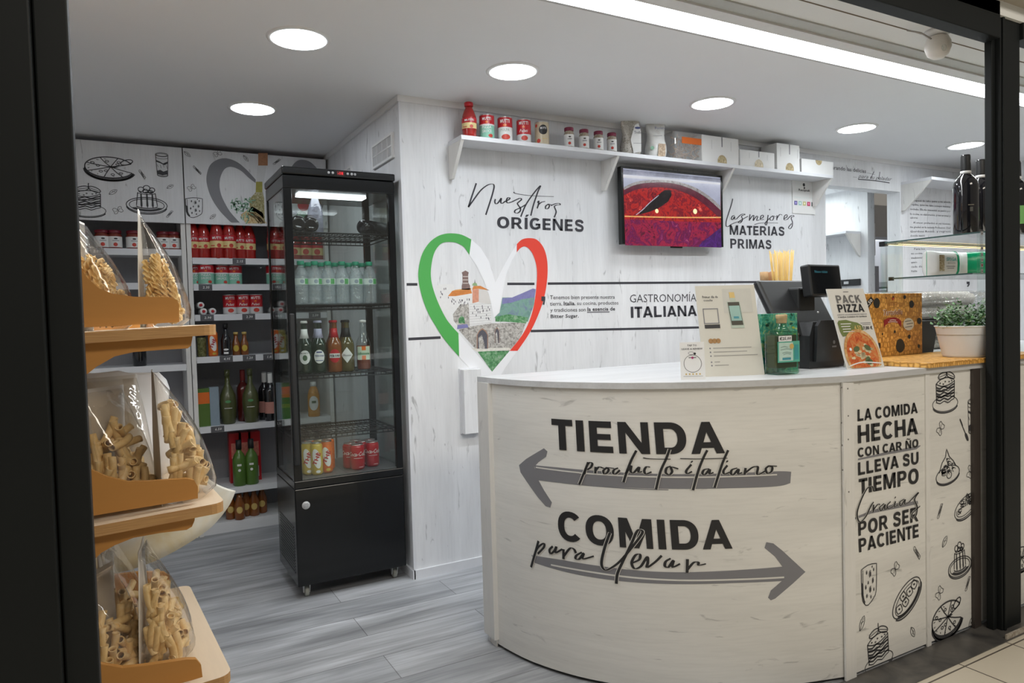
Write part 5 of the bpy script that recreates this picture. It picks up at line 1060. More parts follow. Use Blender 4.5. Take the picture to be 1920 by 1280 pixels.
for i, (px, kd, lab) in enumerate(((913, 'sauce', 'green and red pizza sauce can on the long wall shelf'), (947, 'polpa', 'white and red chopped tomato can on the long wall shelf'), (982, 'pelati', 'red and silver peeled tomato can on the long wall shelf'), (1016, 'gold', 'golden tomato can with black round mark on the wall shelf'))):
    kit('wcan' + kd, 'tomato_can', lab, 'can', (wx(px, 245, y), y, SHZ), can(kd, .0345, .118), 'cans on the wall shelf')
for i, px in enumerate((1067, 1095, 1122, 1147)):
    kit('wjar', 'pesto_jar', 'small jar with burgundy lid, %s on the wall shelf' % ('nearest the golden can', 'second from the golden can', 'third from the golden can', 'beside the pasta bag')[i], 'jar', (wx(px, 262, y), y, SHZ), jar(.108, .0255, mottled('olive_paste', [(.25, .20, .14), (.4, .34, .26), (.55, .5, .45)], 80, .25), mat('lid_berry', (.20, .015, .05), .4)), 'small jars on the wall shelf')
def pillow(w, d, h, pinch=.2, n=14, lean=0.0):
    """soft bag: oval sections narrowing towards a flat top seam"""
    R = []
    for i in range(11):
        s = i / 10; ww = w / 2 * (1.0 - .10 * (s > .85) * (s - .85) / .15 - .06 * abs(s - .4)); dd = d / 2 * max(.04, min(1, (1 - s) / pinch)) * (0.9 + .1 * math.sin(s * 7)); dd = dd if s > .05 else dd * .85
        R.append([(ww * math.copysign(abs(math.cos(a)) ** .6, math.cos(a)) + .006 * math.sin(s * 9 + a), dd * math.copysign(abs(math.sin(a)) ** .7, math.sin(a)) + lean * s, h * s) for a in [2 * PI * k / n for k in range(n)]])
    return MB().loft(R)
trofie = mottled('trofie', [(.28, .25, .19), (.60, .56, .48), (.78, .76, .70)], 55, .5, 2.0)
def wall_bag(px, lab, w, h, dec):
    q = thing('pasta_bag', lab, 'pasta bag', (wx(px, 260, y + .02), y + .02, SHZ), facecam(wx(px, 260, y), y) * .5, 'pasta bags on the wall shelf')
    dec(q, w, h); return q
def bagA(q, w, h):
    pillow(w, .085, h, .5).obj('bag', mottled('trofie_bag', [(.30, .27, .22), (.60, .57, .51), (.75, .73, .70)], 60, .22, 2.0), q); A = Art(Flat(-.046))
    A.fill([(.0, .01), (w * .42, .02), (w * .44, h * .6), (w * .3, h * .82), (.01, h * .78), (-.015, h * .4)], PWHITE, 1); A.disc(.025, h * .70, .016, NAVY, 2, 16, .006); A.line('Trofie', .025, h * .55, .014, GREYINK, .01, 3, .04, 0, True); A.rect(.0, .05, h * .3, h * .31, GREYINK, 2); A.obj('label', q)
def bagB(q, w, h):
    pillow(w, .085, h, .35).obj('bag', mottled('white_bag', [(.62, .61, .58), (.76, .76, .74), (.80, .80, .79)], 20, .3), q); A = Art(Flat(-.046))
    A.fill([(-w * .05, h * .02), (w * .35, h * .05), (w * .38, h * .35), (-.0, h * .36)], mottled('caserecce', [(.22, .13, .07), (.45, .32, .2), (.62, .5, .36)], 70, .5), 1); A.line('Busiate', w * .1, h * .72, .013, NAVY, .0, 2, .06, 0, True); A.disc(-w * .34, h * .25, .011, GREENP, 1, 10); A.rect(-w * .3, w * .2, h * .55, h * .56, GREYINK, 1); A.obj('label', q)
wall_bag(1182, 'bulging clear and white pasta bag on the wall shelf beside the jars', .10, .205, bagA); wall_bag(1229, 'upright white paper pasta bag with folded top on the wall shelf', .105, .215, bagB)
x0, x1 = wx(1256, 260, y), wx(1318, 280, y)
q = thing('pasta_tray', 'clear tray of brown tagliatelle on the wall shelf', 'pasta pack', ((x0 + x1) / 2, y, SHZ))
MB().box(x0, x1, SHY0 + .015, SHY0 + .10, SHZ, SHZ + .155, bev=.006).obj('clear_tray', film('tray_film', (.95, .95, .95), .12, .05, .25, (.75, .75, .75)), q, True)
tg = mottled('tagliatelle', [(.30, .14, .08), (.55, .36, .22), (.68, .55, .42)], 40, .5, 1.5); random.seed(11)
m = MB()
for i in range(60):
    cx_, cz = random.uniform(x0 + .03, x1 - .025), random.uniform(SHZ + .02, SHZ + .125); a = random.uniform(0, 6.3); l = random.uniform(.02, .035); yy = random.uniform(SHY0 + .025, SHY0 + .08)
    m.tube([(cx_ - l * math.cos(a), yy, min(max(cz - l * math.sin(a), SHZ + .008), SHZ + .145)), (cx_ + .008 * math.sin(a), yy + .006, cz), (cx_ + l * math.cos(a), yy, min(max(cz + l * math.sin(a), SHZ + .008), SHZ + .145))], .0032, 5)
m.obj('tagliatelle', tg, q, True); q.children[-1]['kind'] = 'stuff'
A = Art(Flat(SHY0 + .0145)); A.rect(x0 + .05, x1 - .05, SHZ + .09, SHZ + .125, ORANGE, 1); A.obj('label', q, True)
wb = (('white pasta box with round window, tallest beside the tagliatelle tray', 1316, 1386, .15, .175, .5), ('low white pasta box with round window, second in the row', 1387, 1453, .095, .5, .5), ('white pasta box with round window standing on end, third in the row', 1456, 1500, .16, .55, .5), ('low white pasta box at the very end of the wall shelf', 1502, 1563, .085, .45, .5))
for i, (lab, a, b, h, wc, _) in enumerate(wb):
    x0, x1 = wx(a, 290, SHY0 + .01) + .003, wx(b, 300, SHY0 + .01) - .003; q = thing('pasta_box', lab, 'box', ((x0 + x1) / 2, SHY0, SHZ), 0, 'white pasta boxes on the wall shelf')
    MB().box(x0, x1, SHY0 + .01, SHY0 + .13, SHZ, SHZ + h, bev=.0015).obj('carton', PAPER, q, True)
    A = Art(Flat(SHY0 + .01)); cx_ = (x0 + x1) / 2 + .01; r = .036 if i != 3 else .03; pm = mottled('box_window', [(.18, .13, .06), (.48, .38, .2), (.66, .56, .36)], 60, .4)
    if i == 3: A.fill([(cx_ + r * math.cos(a_), SHZ + h + r * math.sin(a_)) for a_ in [PI + PI * k / 14 for k in range(15)]], pm, 1)
    else:
        A.fill([(cx_ + r * math.cos(a_), SHZ + .012 + r * math.sin(a_)) for a_ in [PI * k / 14 for k in range(15)]] + [(cx_ - r, SHZ + .001), (cx_ + r, SHZ + .001)], pm, 1); A.rect(cx_ - .004, cx_ + .004, SHZ + h * .62, SHZ + h - .001, GREYINK, 1)
        for dx in (-.08, .07): A.rect(cx_ + dx, cx_ + dx + .0025, SHZ + h * .5, SHZ + h * .85, mat('faint_print', (.5, .5, .5), .5), 1)
    A.obj('printing', q, True)
# ================================================================ television
tx0, tx1, tz0, tz1 = 2.372, 3.112, 1.592, 2.008; TY = D - .075
q = thing('wall_television', 'flat black television on the wall showing simmering red tomato sauce', 'television', ((tx0 + tx1) / 2, D, tz0))
MB().box(tx0, tx1, TY, TY + .035, tz0, tz1, bev=.003).obj('casing', BLACK, q, True)
MB().box(2.62, 2.86, TY + .035, D - .0005, 1.70, 1.92).obj('wall_bracket', MBLACK, q, True)
MB().box(2.72, 2.80, TY + .004, TY + .02, tz0 - .012, tz0 - .0005, bev=.003).obj('sensor_bar', BLACK, q, True)
def screen_mat(name, cols, sc_, st, dist=2.0):
    m, n, L, out = nt(name); b = n.new('ShaderNodeBsdfPrincipled'); b.inputs['Base Color'].default_value = (.01, .01, .01, 1); b.inputs['Roughness'].default_value = .12; L.new(b.outputs[0], out.inputs[0])
    tc = n.new('ShaderNodeTexCoord'); no = n.new('ShaderNodeTexNoise'); no.inputs['Scale'].default_value = sc_; no.inputs['Detail'].default_value = 7; no.inputs['Distortion'].default_value = dist; no.inputs['Roughness'].default_value = .7
    L.new(tc.outputs['Object'], no.inputs['Vector']); r = n.new('ShaderNodeValToRGB'); e = r.color_ramp.elements
    while len(e) < len(cols): e.new(.5)
    for i, c in enumerate(cols): e[i].position = .30 + .42 * i / (len(cols) - 1); e[i].color = tuple(c) + (1,)
    L.new(no.outputs['Fac'], r.inputs[0]); L.new(r.outputs[0], b.inputs['Emission Color']); b.inputs['Emission Strength'].default_value = st; return m
A = Art(Flat(TY)); SV = Flat(TY); k = 7.11
Q = lambda pts: [SV.uv(1150 + x / k, 300 + y / k) for x, y in pts]
A.fill(Q([(128, 110), (1425, 235), (1440, 1165), (158, 1135)]), screen_mat('screen_sauce', [(.02, .001, .003), (.14, .004, .012), (.42, .016, .012), (.10, .002, .014), (.55, .03, .02), (.85, .32, .26)], 17, 1.1, .8), 1)
A.fill(Q([(128, 110), (1425, 235), (1427, 640), (1290, 520), (1110, 400), (900, 320), (690, 285), (440, 290), (270, 320), (135, 380)]), screen_mat('screen_hob', [(.22, .22, .30), (.38, .40, .52), (.50, .52, .64)], 3, .9, .3), 2)
A.fill(Q([(128, 120), (1425, 245), (1425, 300), (900, 245), (128, 190)]), screen_mat('screen_dark', [(.03, .03, .06), (.12, .13, .2), (.30, .30, .4)], 4, .9, .3), 2.5)
A.fill(Q([(128, 195), (900, 262), (1425, 305), (1425, 330), (900, 292), (128, 235)]), screen_mat('screen_pale', [(.42, .43, .46), (.5, .5, .55), (.6, .6, .62)], 3, .9, .3), 3)
rim0 = [(135, 365), (270, 300), (440, 270), (690, 268), (900, 300), (1110, 378), (1290, 495), (1427, 620)]; rim1 = [(138, 400), (280, 335), (450, 305), (690, 300), (890, 335), (1090, 412), (1270, 530), (1427, 670)]
A.band(Q(rim0), Q(rim1), screen_mat('screen_rim', [(.10, .08, .08), (.32, .30, .30), (.5, .5, .5)], 20, .9), 4)
A.band(Q(rim1), Q([(138, 470), (290, 400), (460, 370), (690, 370), (880, 410), (1060, 490), (1230, 610), (1427, 790)]), screen_mat('screen_plum', [(.05, .004, .015), (.10, .012, .03), (.16, .02, .05)], 9, .9), 3.5)
A.fill(Q([(330, 730), (420, 620), (560, 490), (680, 400), (760, 400), (775, 470), (720, 560), (600, 640), (480, 690)]), screen_mat('screen_spoon', [(.004, .003, .004), (.012, .008, .010), (.03, .02, .02)], 9, .9), 4.5)
A.stroke(Q([(300, 730), (390, 660), (480, 570), (600, 470)]), .0045, screen_mat('screen_shine', [(.3, .25, .35), (.5, .45, .55), (.7, .7, .75)], 20, .9), 5)
A.stroke(Q([(145, 750), (800, 765), (1430, 765)]), .007, screen_mat('screen_glow', [(.75, .30, .08), (.9, .45, .15), (1, .6, .3)], 10, .9), 5)
A.band(Q([(150, 790), (500, 800), (900, 820), (1430, 830)]), Q([(158, 1135), (560, 1145), (1000, 1155), (1440, 1165)]), screen_mat('screen_magenta', [(.02, .001, .006), (.12, .004, .03), (.34, .012, .05), (.10, .003, .05), (.22, .012, .10), (.60, .15, .20)], 16, 1.0, 1.0), 2.2)
A.fill(Q([(1290, 1010), (1350, 960), (1432, 900), (1440, 1165), (1130, 1155), (1180, 1090)]), screen_mat('screen_violet', [(.03, .008, .06), (.06, .01, .12), (.12, .02, .3)], 12, .9), 3)
for x, y_, r in ((575, 680, .012), (1085, 685, .015)): u = Q([(x, y_)])[0]; A.disc(u[0], u[1], r, glow('screen_reflection', (1.0, .8, .45), 1.2), 5.5, 16)  # warm discs painting the reflections of lights on the screen
A.obj('screen', q, True)
# poster under the end of the shelf
S5 = Flat(D - .006); kk_ = 16.0
a = S5.uv(1470 + 250 / kk_, 330 + 112 / kk_); b = S5.uv(1470 + 940 / kk_, 330 + 1155 / kk_)
q = thing('wall_poster', 'white poster with five coloured squares under the shelf end', 'poster', ((a[0] + b[0]) / 2, D, b[1]))
MB().box(a[0], b[0], D - .006, D - .0005, b[1], a[1]).obj('board', PAPER, q, True)
A = Art(S5); Q = lambda x, y_: S5.uv(1470 + x / kk_, 330 + y_ / kk_)
A.text('Recipué', [Q(435, 375), Q(765, 405), Q(765, 470), Q(435, 440)], INK, .03, 1); u = Q(595, 300); A.disc(u[0], u[1] + .008, .011, INK, 1, 14); A.disc(u[0] + .004, u[1] - .012, .007, INK, 1, 12)
A.text('MENU DIGITAL', [Q(310, 610), Q(910, 650), Q(910, 700), Q(310, 660)], mat('faint_teal', (.66, .74, .72), .5), .0, 1)
for i, c in enumerate(((.12, .10, .30), (.35, .60, .56), (.58, .55, .25), (.62, .06, .16), (.04, .05, .05))):
    x, y_ = 305 + i * 129, 738 + i * 11; A.fill([Q(x, y_), Q(x + 92, y_ + 6), Q(x + 92, y_ + 130), Q(x, y_ + 124)], mat('square_%d' % i, c, .5), 1); A.fill([Q(x + 28, y_ + 35), Q(x + 64, y_ + 38), Q(x + 64, y_ + 92), Q(x + 28, y_ + 88)], mat('square_in_%d' % i, tuple(min(1, v * 2 + .2) for v in c), .5), 2)
A.obj('printing', q, True)
q = thing('television_cable', 'thin grey cable hanging on the wall beside the television', 'cable', (3.2, D, 1.62))
MB().tube([PY(1369, 375, D - .004), PY(1363, 410, D - .004), PY(1362, 422, D - .004), PY(1368, 424, D - .004)], .0025, 6).obj('cable', GREYINK, q, True) if 0 else bpy.data.objects.remove(q)
# ================================================================ things on the counter
TOP = 1.0
def tilted_card(name, label, cat, L, Rr, h, lean, thick=.003, m=PAPER, stand=True):
    """upright sheet whose bottom edge runs from L to Rr (plan points), leaning back; art frame u across, v up"""
    c = ((L[0] + Rr[0]) / 2, (L[1] + Rr[1]) / 2); w = math.dist(L, Rr); rz = math.atan2(Rr[1] - L[1], Rr[0] - L[0])
    q = thing(name, label, cat, (c[0], c[1], TOP), rz)
    M = Matrix.Rotation(-lean, 4, 'X')
    MB().box(-w / 2, w / 2, 0, thick, 0, h, M=M).obj('card', m, q)
    if stand: MB().prism([(thick + .0005, .0), (h * .32, .0), (thick + math.sin(lean) * h * .6, h * .55 * math.cos(lean))], lambda u, v, d: (d, u, v), -.004, .004).obj('easel_back', m, q)
    class S:
        def xyz(s, u, v, off): p = M @ Vector((u, -off, v)); return tuple(p)
    return q, S(), w
# review card
q, S, w = tilted_card('review_card', 'small white review card standing at the curved counter edge', 'card', PZ(1277, 712, TOP)[:2], PZ(1323, 711, TOP)[:2], .122, .12, .004)
A = Art(S); A.line('TAP TO', 0, .108, .006, INK, .01, 2, None, 0, True); A.line('LEAVE A REVIEW', 0, .097, .0055, INK, .01, 2, w * .85, 0, True)
A.stroke([(.028 * math.cos(2 * PI * i / 24), .052 + .028 * math.sin(2 * PI * i / 24)) for i in range(24)], .0013, INK, 1, 2, True); A.stroke(arc(-.004, .086, .009, .005, 0, 360, 10), .0012, GREYINK, 1, 1); A.disc(.008, .084, .004, INK, 1, 8)
A.disc(.0, .071, .004, mat('heart_magenta', (.4, .03, .15), .5), 2, 8); A.rect(-.012, .012, .070, .073, GREYINK, 1)
for i in range(5): A.disc(-.022 + i * .011, .018, .003, GOLD, 1, 5)
A.rect(-w * .4, w * .4, .0105, .0115, GREYINK, 1); A.obj('printing', q)
# beige harvest flyer
FLY = mat('flyer_beige', (0.62, 0.60, 0.53), .6, vary=.02)
q, S, w = tilted_card('harvest_flyer', 'tall beige flyer with a printed green bottle leaning behind the review card', 'flyer', PZ(1321, 706.5, TOP)[:2], PZ(1434, 702, TOP)[:2], .315, .22, .003, FLY)
A = Art(S); X = lambda a: (a - .5) * w; Hh = .315; Y_ = lambda b: b * Hh
A.rect(X(.44), X(.93), Y_(.69), Y_(.96), mat('flyer_photo', (.56, .55, .50), .6), 1)
A.line('Primer día de', X(.10), Y_(.86), .0085, INK, .012, 2, w * .26); A.line('cosecha', X(.115), Y_(.825), .0075, INK, .012, 2, w * .15)
for a, b, c, d in ((X(.085), X(.34), Y_(.575), Y_(.745)),): 
    for r_ in ((a, b, c, c + .003), (a, b, d - .003, d), (a, a + .003, c, d), (b - .003, b, c, d)): A.rect(*r_, GREYINK, 2)
A.rect(X(.09), X(.345), Y_(.525), Y_(.565), INK, 2)
# printed bottle
bt = lambda x, y_: (X(.62 + x * .22 - (y_ - .5) * .05), Y_(.52 + y_ * .40))
A.fill([bt(-.5, .0), bt(.5, .0), bt(.5, .74), bt(-.5, .74)], mat('flyer_glass', (.45, .52, .44), .5), 2); A.fill([bt(-.44, .08), bt(.44, .08), bt(.44, .72), bt(-.44, .72)], mat('flyer_dark', (.05, .045, .03), .5), 3); A.fill([bt(-.40, .20), bt(.40, .20), bt(.40, .62), bt(-.40, .62)], mat('flyer_mint', (.30, .48, .43), .5), 4); A.fill([bt(-.2, .26), bt(.2, .26), bt(.2, .32), bt(-.2, .32)], mat('flyer_teal', (.06, .28, .34), .5), 5)
A.fill([bt(-.2, .74), bt(.2, .74), bt(.2, .84), bt(-.2, .84)], mat('flyer_glass', (1, 1, 1)), 3); A.fill([bt(-.2, .84), bt(.2, .84), bt(.2, 1), bt(-.2, 1)], GOLD, 3)
for i in range(3): A.disc(X(.165 + i * .062), Y_(.385), .0085, mat('seal_bronze', (.36, .19, .06), .4), 2, 14)
for i, (y_, b) in enumerate(((.305, .83), (.263, .75), (.221, .92), (.155, .28), (.118, .42))): A.disc(X(.14), Y_(y_), .003, GREYINK, 1, 6); A.rect(X(.19), X(b), Y_(y_) - .0012, Y_(y_) + .0016, mat('print_soft', (.33, .32, .29), .6), 1)
A.obj('printing', q)
# green gift box
gp = mottled('gift_print', [(.008, .07, .05), (.02, .22, .14), (.06, .34, .26), (.16, .42, .22), (.48, .50, .22)], 32, .3, 2.5)
q = thing('gift_box', 'green floral gift box standing behind the square oil bottle', 'box', (2.006, 1.742, TOP), -.10)
MB().box(-.080, .080, -.032, .032, 0, .205, bev=.001).obj('carton', gp, q); A = Art(Flat(-.032)); A.rect(-.068, -.03, .03, .10, mat('gift_panel', (.03, .26, .20), .4), 1); A.rect(-.075, -.045, .035, .055, mat('gift_teal', (.02, .2, .24), .4), 2)
random.seed(12)
for i in range(26): x, z_ = random.choice([random.uniform(-.066, -.045), random.uniform(.05, .066), random.uniform(-.066, .066)]), random.uniform(.01, .20); A.fill([(x + .008 * math.cos(a) * (1 + .4 * math.sin(i)), z_ + .0045 * math.sin(a) + .5 * .008 * math.cos(a) * math.sin(i * 2)) for a in [2 * PI * k / 7 for k in range(7)]], random.choice([mat('petal_cream', (.58, .52, .30), .4), mat('petal_lime', (.30, .42, .06), .4), mat('petal_dark', (.01, .08, .05), .4)]), 2)
A.obj('printed_flowers', q)
# square oil bottle with price sticker
q = thing('oil_bottle', 'square glass oil bottle with handwritten price sticker before the green gift box', 'bottle', (1.957, 1.664, TOP), -.12)
hx, hz = .050, .145; gl = film('green_glass', (.62, .84, .73), .10, .02)
MB().box(-hx, hx, -.03, .03, 0, hz, bev=.008).lathe([(.026, hz - .001), (.022, hz + .012), (.0165, hz + .018), (.0165, hz + .032)], 20).obj('glass_body', gl, q)
MB().box(-hx + .006, hx - .006, -.024, .024, .022, hz - .012, bev=.004).obj('oil', mat('oil_dark', (.045, .042, .012), .15, coat=.3), q)
MB().lathe([(.015, hz + .026), (.0175, hz + .03), (.0175, hz + .042), (.019, hz + .043), (.019, hz + .056), (.017, hz + .057), (0, hz + .057)], 20).obj('cork_cap', mat('cap_wood', (.45, .33, .17), .4, vary=.2), q)
A = Art(Flat(-.031)); A.rect(-.047, .047, .042, .112, mat('oil_label_green', (.10, .42, .30), .4), 1); A.rect(-.042, .018, .047, .108, mat('oil_label_mint', (.50, .66, .58), .4, vary=.15), 2); A.rect(.024, .042, .05, .10, mat('oil_label_teal', (.05, .30, .30), .4), 2)
A.disc(.012, .095, .009, GOLD, 3, 16); A.rect(-.028, .008, .050, .058, mat('flyer_teal', (.06, .28, .34)), 3)
for z_, a, b in ((.092, -.035, -.004), (.084, -.036, .014), (.073, -.028, .01), (.068, -.024, .008)): A.stroke([(a, z_), ((a + b) / 2, z_ + .003), (b, z_)], .0018, mat('label_script', (.2, .3, .27), .4), 3)
A.rect(-.044, .012, .112, .131, PAPER, 4); A.line('€25,00', -.016, .117, .010, INK, .012, 6, .048, .1, True); A.obj('label', q)
# till
PB = mat('till_black', (.018, .019, .021), .35, vary=.05)
q = thing('cash_till', 'black touch-screen till seen from behind with a raised customer display', 'till', (2.285, 1.80, TOP), .05)
MB().loft([[(x * s, y0, z_) for x, y0 in ((-.10, -.06), (.10, -.06), (.11, .12), (-.11, .12))] for z_, s in ((0.0, 1.05), (.02, 1.06), (.12, 1.0), (.17, .8))], smooth=False).obj('base', PB, q)
MB().prism([(-.085, .025), (.085, .025), (.075, .155), (.055, .175), (-.055, .175), (-.075, .155)], lambda u, v, d: (u, d, v), -.075, -.0615).obj('rear_cover', mat('till_cover', (.028, .029, .032), .3, vary=.05), q)
M = Matrix.Translation((-.035, .02, .17)) @ Matrix.Rotation(-.50, 4, 'X')
MB().box(-.165, .165, -.02, .012, -.065, .175, bev=.01, M=M).obj('screen_housing', PB, q)
MB().box(-.05, .05, .02, .09, .15, .30, bev=.008).obj('neck', MBLACK, q)
M = Matrix.Translation((.062, -.01, .337)) @ Matrix.Rotation(-.12, 4, 'X')
d = MB().box(-.115, .075, -.02, .02, -.075, .045, bev=.006, M=M).obj('customer_display', PB, q)
class SD:
    def xyz(s, u, v, off): return tuple(M @ Vector((u, -.02 - off, v)))
A = Art(SD()); A.rect(-.105, .066, -.066, .036, mat('lcd_black', (.006, .007, .009), .12), .5); A.line('Nuevo ticket', -.085, .012, .010, glow('lcd_cyan', (.10, .35, .42), .5), .0, 2); A.obj('lettering', d)
A = Art(Flat(-.0752)); A.disc(.02, .093, .007, mat('till_mark', (.35, .35, .37), .4), 1, 12); A.rect(.008, .034, .074, .080, mat('till_mark', (1, 1, 1)), 1); A.obj('emblem', q)
MB().lathe([(0, -.004), (.0035, -.003), (.004, 0)], 10, axis='Y', c=(-.055, -.0615, .205)).obj('lock', TIN, q)
# pizza leaflet
q, S, w = tilted_card('pizza_leaflet', 'tall pizza offer leaflet with a printed pizza leaning in front of the till', 'flyer', (2.235, 1.618), (2.415, 1.598), .302, .30, .004, mat('leaflet_cream', (.70, .68, .63), .5, vary=.02))
A = Art(S); Hh = .302; X = lambda a: (a - .5) * w; Y_ = lambda b: b * Hh
def QT(tx, x0, x1, y0, y1, m_, b_): A.text(tx, ((X(x0), Y_(y1)), (X(x1), Y_(y1)), (X(x1), Y_(y0)), (X(x0), Y_(y0))), m_, b_, 3)
A.block('PACK', ((X(.18), Y_(.915)), (X(.85), Y_(.915)), (X(.85), Y_(.815)), (X(.18), Y_(.815))), mat('leaf_grey', (.16, .155, .15), .5), 3); A.block('PIZZA', ((X(.16), Y_(.80)), (X(.86), Y_(.80)), (X(.86), Y_(.70)), (X(.16), Y_(.70))), INK, 3)
QT('LLÉVATE LOS INGREDIENTES FRESCOS', .10, .90, .662, .676, GREYINK, .02); QT('Y HAZLA CUANDO TÚ QUIERAS', .10, .88, .632, .648, INK, .03)
A.rect(X(.42), X(.56), Y_(.955), Y_(.962), INK, 2)
A.fill([(X(a), Y_(b)) for a, b in ((.05, .57), (.1, .60), (.3, .605), (.42, .585), (.58, .565), (.68, .53), (.70, .48), (.62, .44), (.45, .43), (.25, .41), (.1, .40), (.06, .46))], mat('leaf_olive', (.16, .20, .06), .5), 2)
for i, (a, b) in enumerate(((.12, .40), (.12, .36), (.14, .36), (.14, .44))): A.rect(X(a), X(b), Y_(.55 - i * .032), Y_(.56 - i * .032), PWHITE, 3)
QT('4,50', .46, .64, .475, .53, GOLD, .03); QT('7,00 €', .70, .95, .475, .515, INK, .03); A.rect(X(.66), X(.94), Y_(.555), Y_(.562), GREYINK, 2); A.rect(X(.70), X(.93), Y_(.535), Y_(.542), GREYINK, 2)
cx_, cy_ = X(.50), Y_(.17); rx = w * .47; pz = lambda r: [(X(.5) + rx * r * math.cos(2 * PI * k / 28), max(Y_(.012), cy_ + rx * 1.12 * r * math.sin(2 * PI * k / 28))) for k in range(28)]
A.fill(pz(1.0), mottled('pizza_crust', [(.45, .20, .05), (.62, .34, .12), (.72, .50, .26)], 50, .5), 3); A.fill(pz(.87), mottled('pizza_sauce', [(.40, .05, .01), (.60, .14, .03), (.55, .30, .10)], 60, .5), 4)
random.seed(21)
for i in range(30):
    a, r = random.uniform(0, 6.3), random.uniform(0, .68); c = (cx_ + rx * r * math.cos(a), max(Y_(.04), cy_ + rx * r * math.sin(a))); A.fill([(c[0] + .009 * random.uniform(.6, 1.3) * math.cos(2 * PI * k / 7), c[1] + .006 * random.uniform(.6, 1.3) * math.sin(2 * PI * k / 7)) for k in range(7)], mat('pizza_cheese', (.66, .56, .34), .5, vary=.2, scale=80), 5)
for a, b, r_ in ((.36, .24, .3), (.66, .25, -.5), (.58, .10, .8), (.62, .075, .2)): A.fill([(X(a) + .016 * math.cos(t_) * math.cos(r_) - .010 * math.sin(t_) * math.sin(r_), Y_(b) + .016 * math.cos(t_) * math.sin(r_) + .010 * math.sin(t_) * math.cos(r_)) for t_ in [2 * PI * k / 10 for k in range(10)]], mat('basil', (.10, .13, .05), .5, vary=.2), 6)
A.disc(X(.2), Y_(.24), .006, PWHITE, 6, 10); A.stroke([(X(.03), Y_(.035)), (X(.4), Y_(.075)), (X(.92), Y_(.05))], .004, PWHITE, 7)
A.obj('printing', q)
# truffle crisps display box
TG = voronoi_gold('honeycomb_print')
q = thing('display_box', 'orange honeycomb-printed display box with upright back card on the counter end', 'display box', (2.66, 1.70, TOP))
BY = 1.79; bx0, bx1 = PY(1614, 600, BY)[0], PY(1729, 600, BY)[0]; bz1 = PY(1675, 550, BY)[2]
bc = MB().box(bx0, bx1, BY, BY + .012, TOP + .018, bz1, bev=.001).obj('back_card', TG, q, True)
MB().box(2.46, 3.26, 1.462, BY + .012, TOP + .0003, TOP + .0175, bev=.0015).obj('base_tray', [TG], q, True)
S7 = Flat(BY); A = Art(S7); k = 5.333; Q = lambda x, y_: S7.uv(1500 + x / k, 480 + y_ / k)
blk = mat('truffle_black', (.022, .02, .018), .5, vary=.3)
for x, y_, rx_, ry_ in ((765, 470, 33, 52), (1113, 480, 24, 38), (1045, 410, 13, 20), (860, 418, 5, 8), (1190, 648, 22, 32), (1000, 895, 44, 70), (1090, 805, 14, 22), (945, 755, 10, 15), (822, 778, 8, 11), (1185, 900, 13, 20), (790, 895, 14, 30), (692, 605, 12, 20), (645, 425, 8, 8)):
    A.fill([Q(x + rx_ * math.cos(a) * (1 + .06 * math.sin(3 * a + x)), y_ + ry_ * math.sin(a)) for a in [2 * PI * i / 14 for i in range(14)]], blk, 2)
A.fill([Q(640, 480), Q(708, 405), Q(735, 440), Q(668, 540)], INK, 3); A.text('5.50', [Q(648, 485), Q(702, 424), Q(722, 446), Q(668, 512)], PWHITE, .02, 4)
A.text('Tartufelle', [Q(826, 535), Q(1022, 530), Q(1022, 582), Q(826, 598)], mat('title_white', (.8, .74, .66), .5), .06, 3, .15); A.text('Tartufelle', [Q(830, 540), Q(1018, 535), Q(1018, 580), Q(830, 594)], mat('title_brown', (.35, .12, .03), .5), .012, 5, .15)
A.fill([Q(835, 640), Q(880, 618), Q(940, 612), Q(985, 625), Q(1008, 650), Q(1008, 710), Q(985, 675), Q(935, 660), Q(880, 670), Q(850, 690), Q(835, 720)], mat('ribbon_red', (.30, .015, .02), .5), 3)
for a, b, y_ in ((890, 955, 636), (875, 970, 655)): A.stroke([Q(a, y_ + 6), Q((a + b) / 2, y_), Q(b, y_ + 5)], .0025, PWHITE, 4)
A.fill([Q(1082 + 54 * math.cos(a), 680 + 62 * math.sin(a)) for a in [2 * PI * i / 20 for i in range(20)]], mat('bubble_white', (.68, .66, .58), .5), 3)
for a, b, y_ in ((1045, 1105, 655), (1060, 1125, 680), (1045, 1115, 712)): A.stroke([Q(a, y_), Q((a + b) / 2, y_ - 6), Q(b, y_ - 12)], .0022, INK, 4)
A.fill([Q(928, 398), Q(942, 420), Q(928, 445), Q(915, 425)], mat('crest_red', (.42, .05, .03), .5), 3); A.fill([Q(928, 396), Q(940, 414), Q(916, 414)], INK, 4)
for y_ in (470, 488): A.stroke([Q(880, y_), Q(975, y_ - 2)], .002, mat('title_brown', (1, 1, 1)), 3)
A.obj('printing', bc, True) if 0 else None
bmesh.ops.translate(A.m.b, vec=-Vector(q.location), verts=A.m.b.verts); A.m.obj('printing', A.mats, bc)
# black bin behind it
q = thing('counter_bin', 'small black tapered bin behind the orange display box', 'bin', (3.085, 1.90, TOP))
MB().loft([[(x * s, y_ * s, z_) for x, y_ in ((-.075, -.06), (.075, -.06), (.075, .06), (-.075, .06))] for z_, s in ((0.0, .78), (.13, 1.0), (.145, 1.02))], smooth=False).obj('bin_body', MBLACK, q)
MB().box(-.08, .08, -.065, .065, .1455, .152, bev=.002).obj('rim', MBLACK, q)
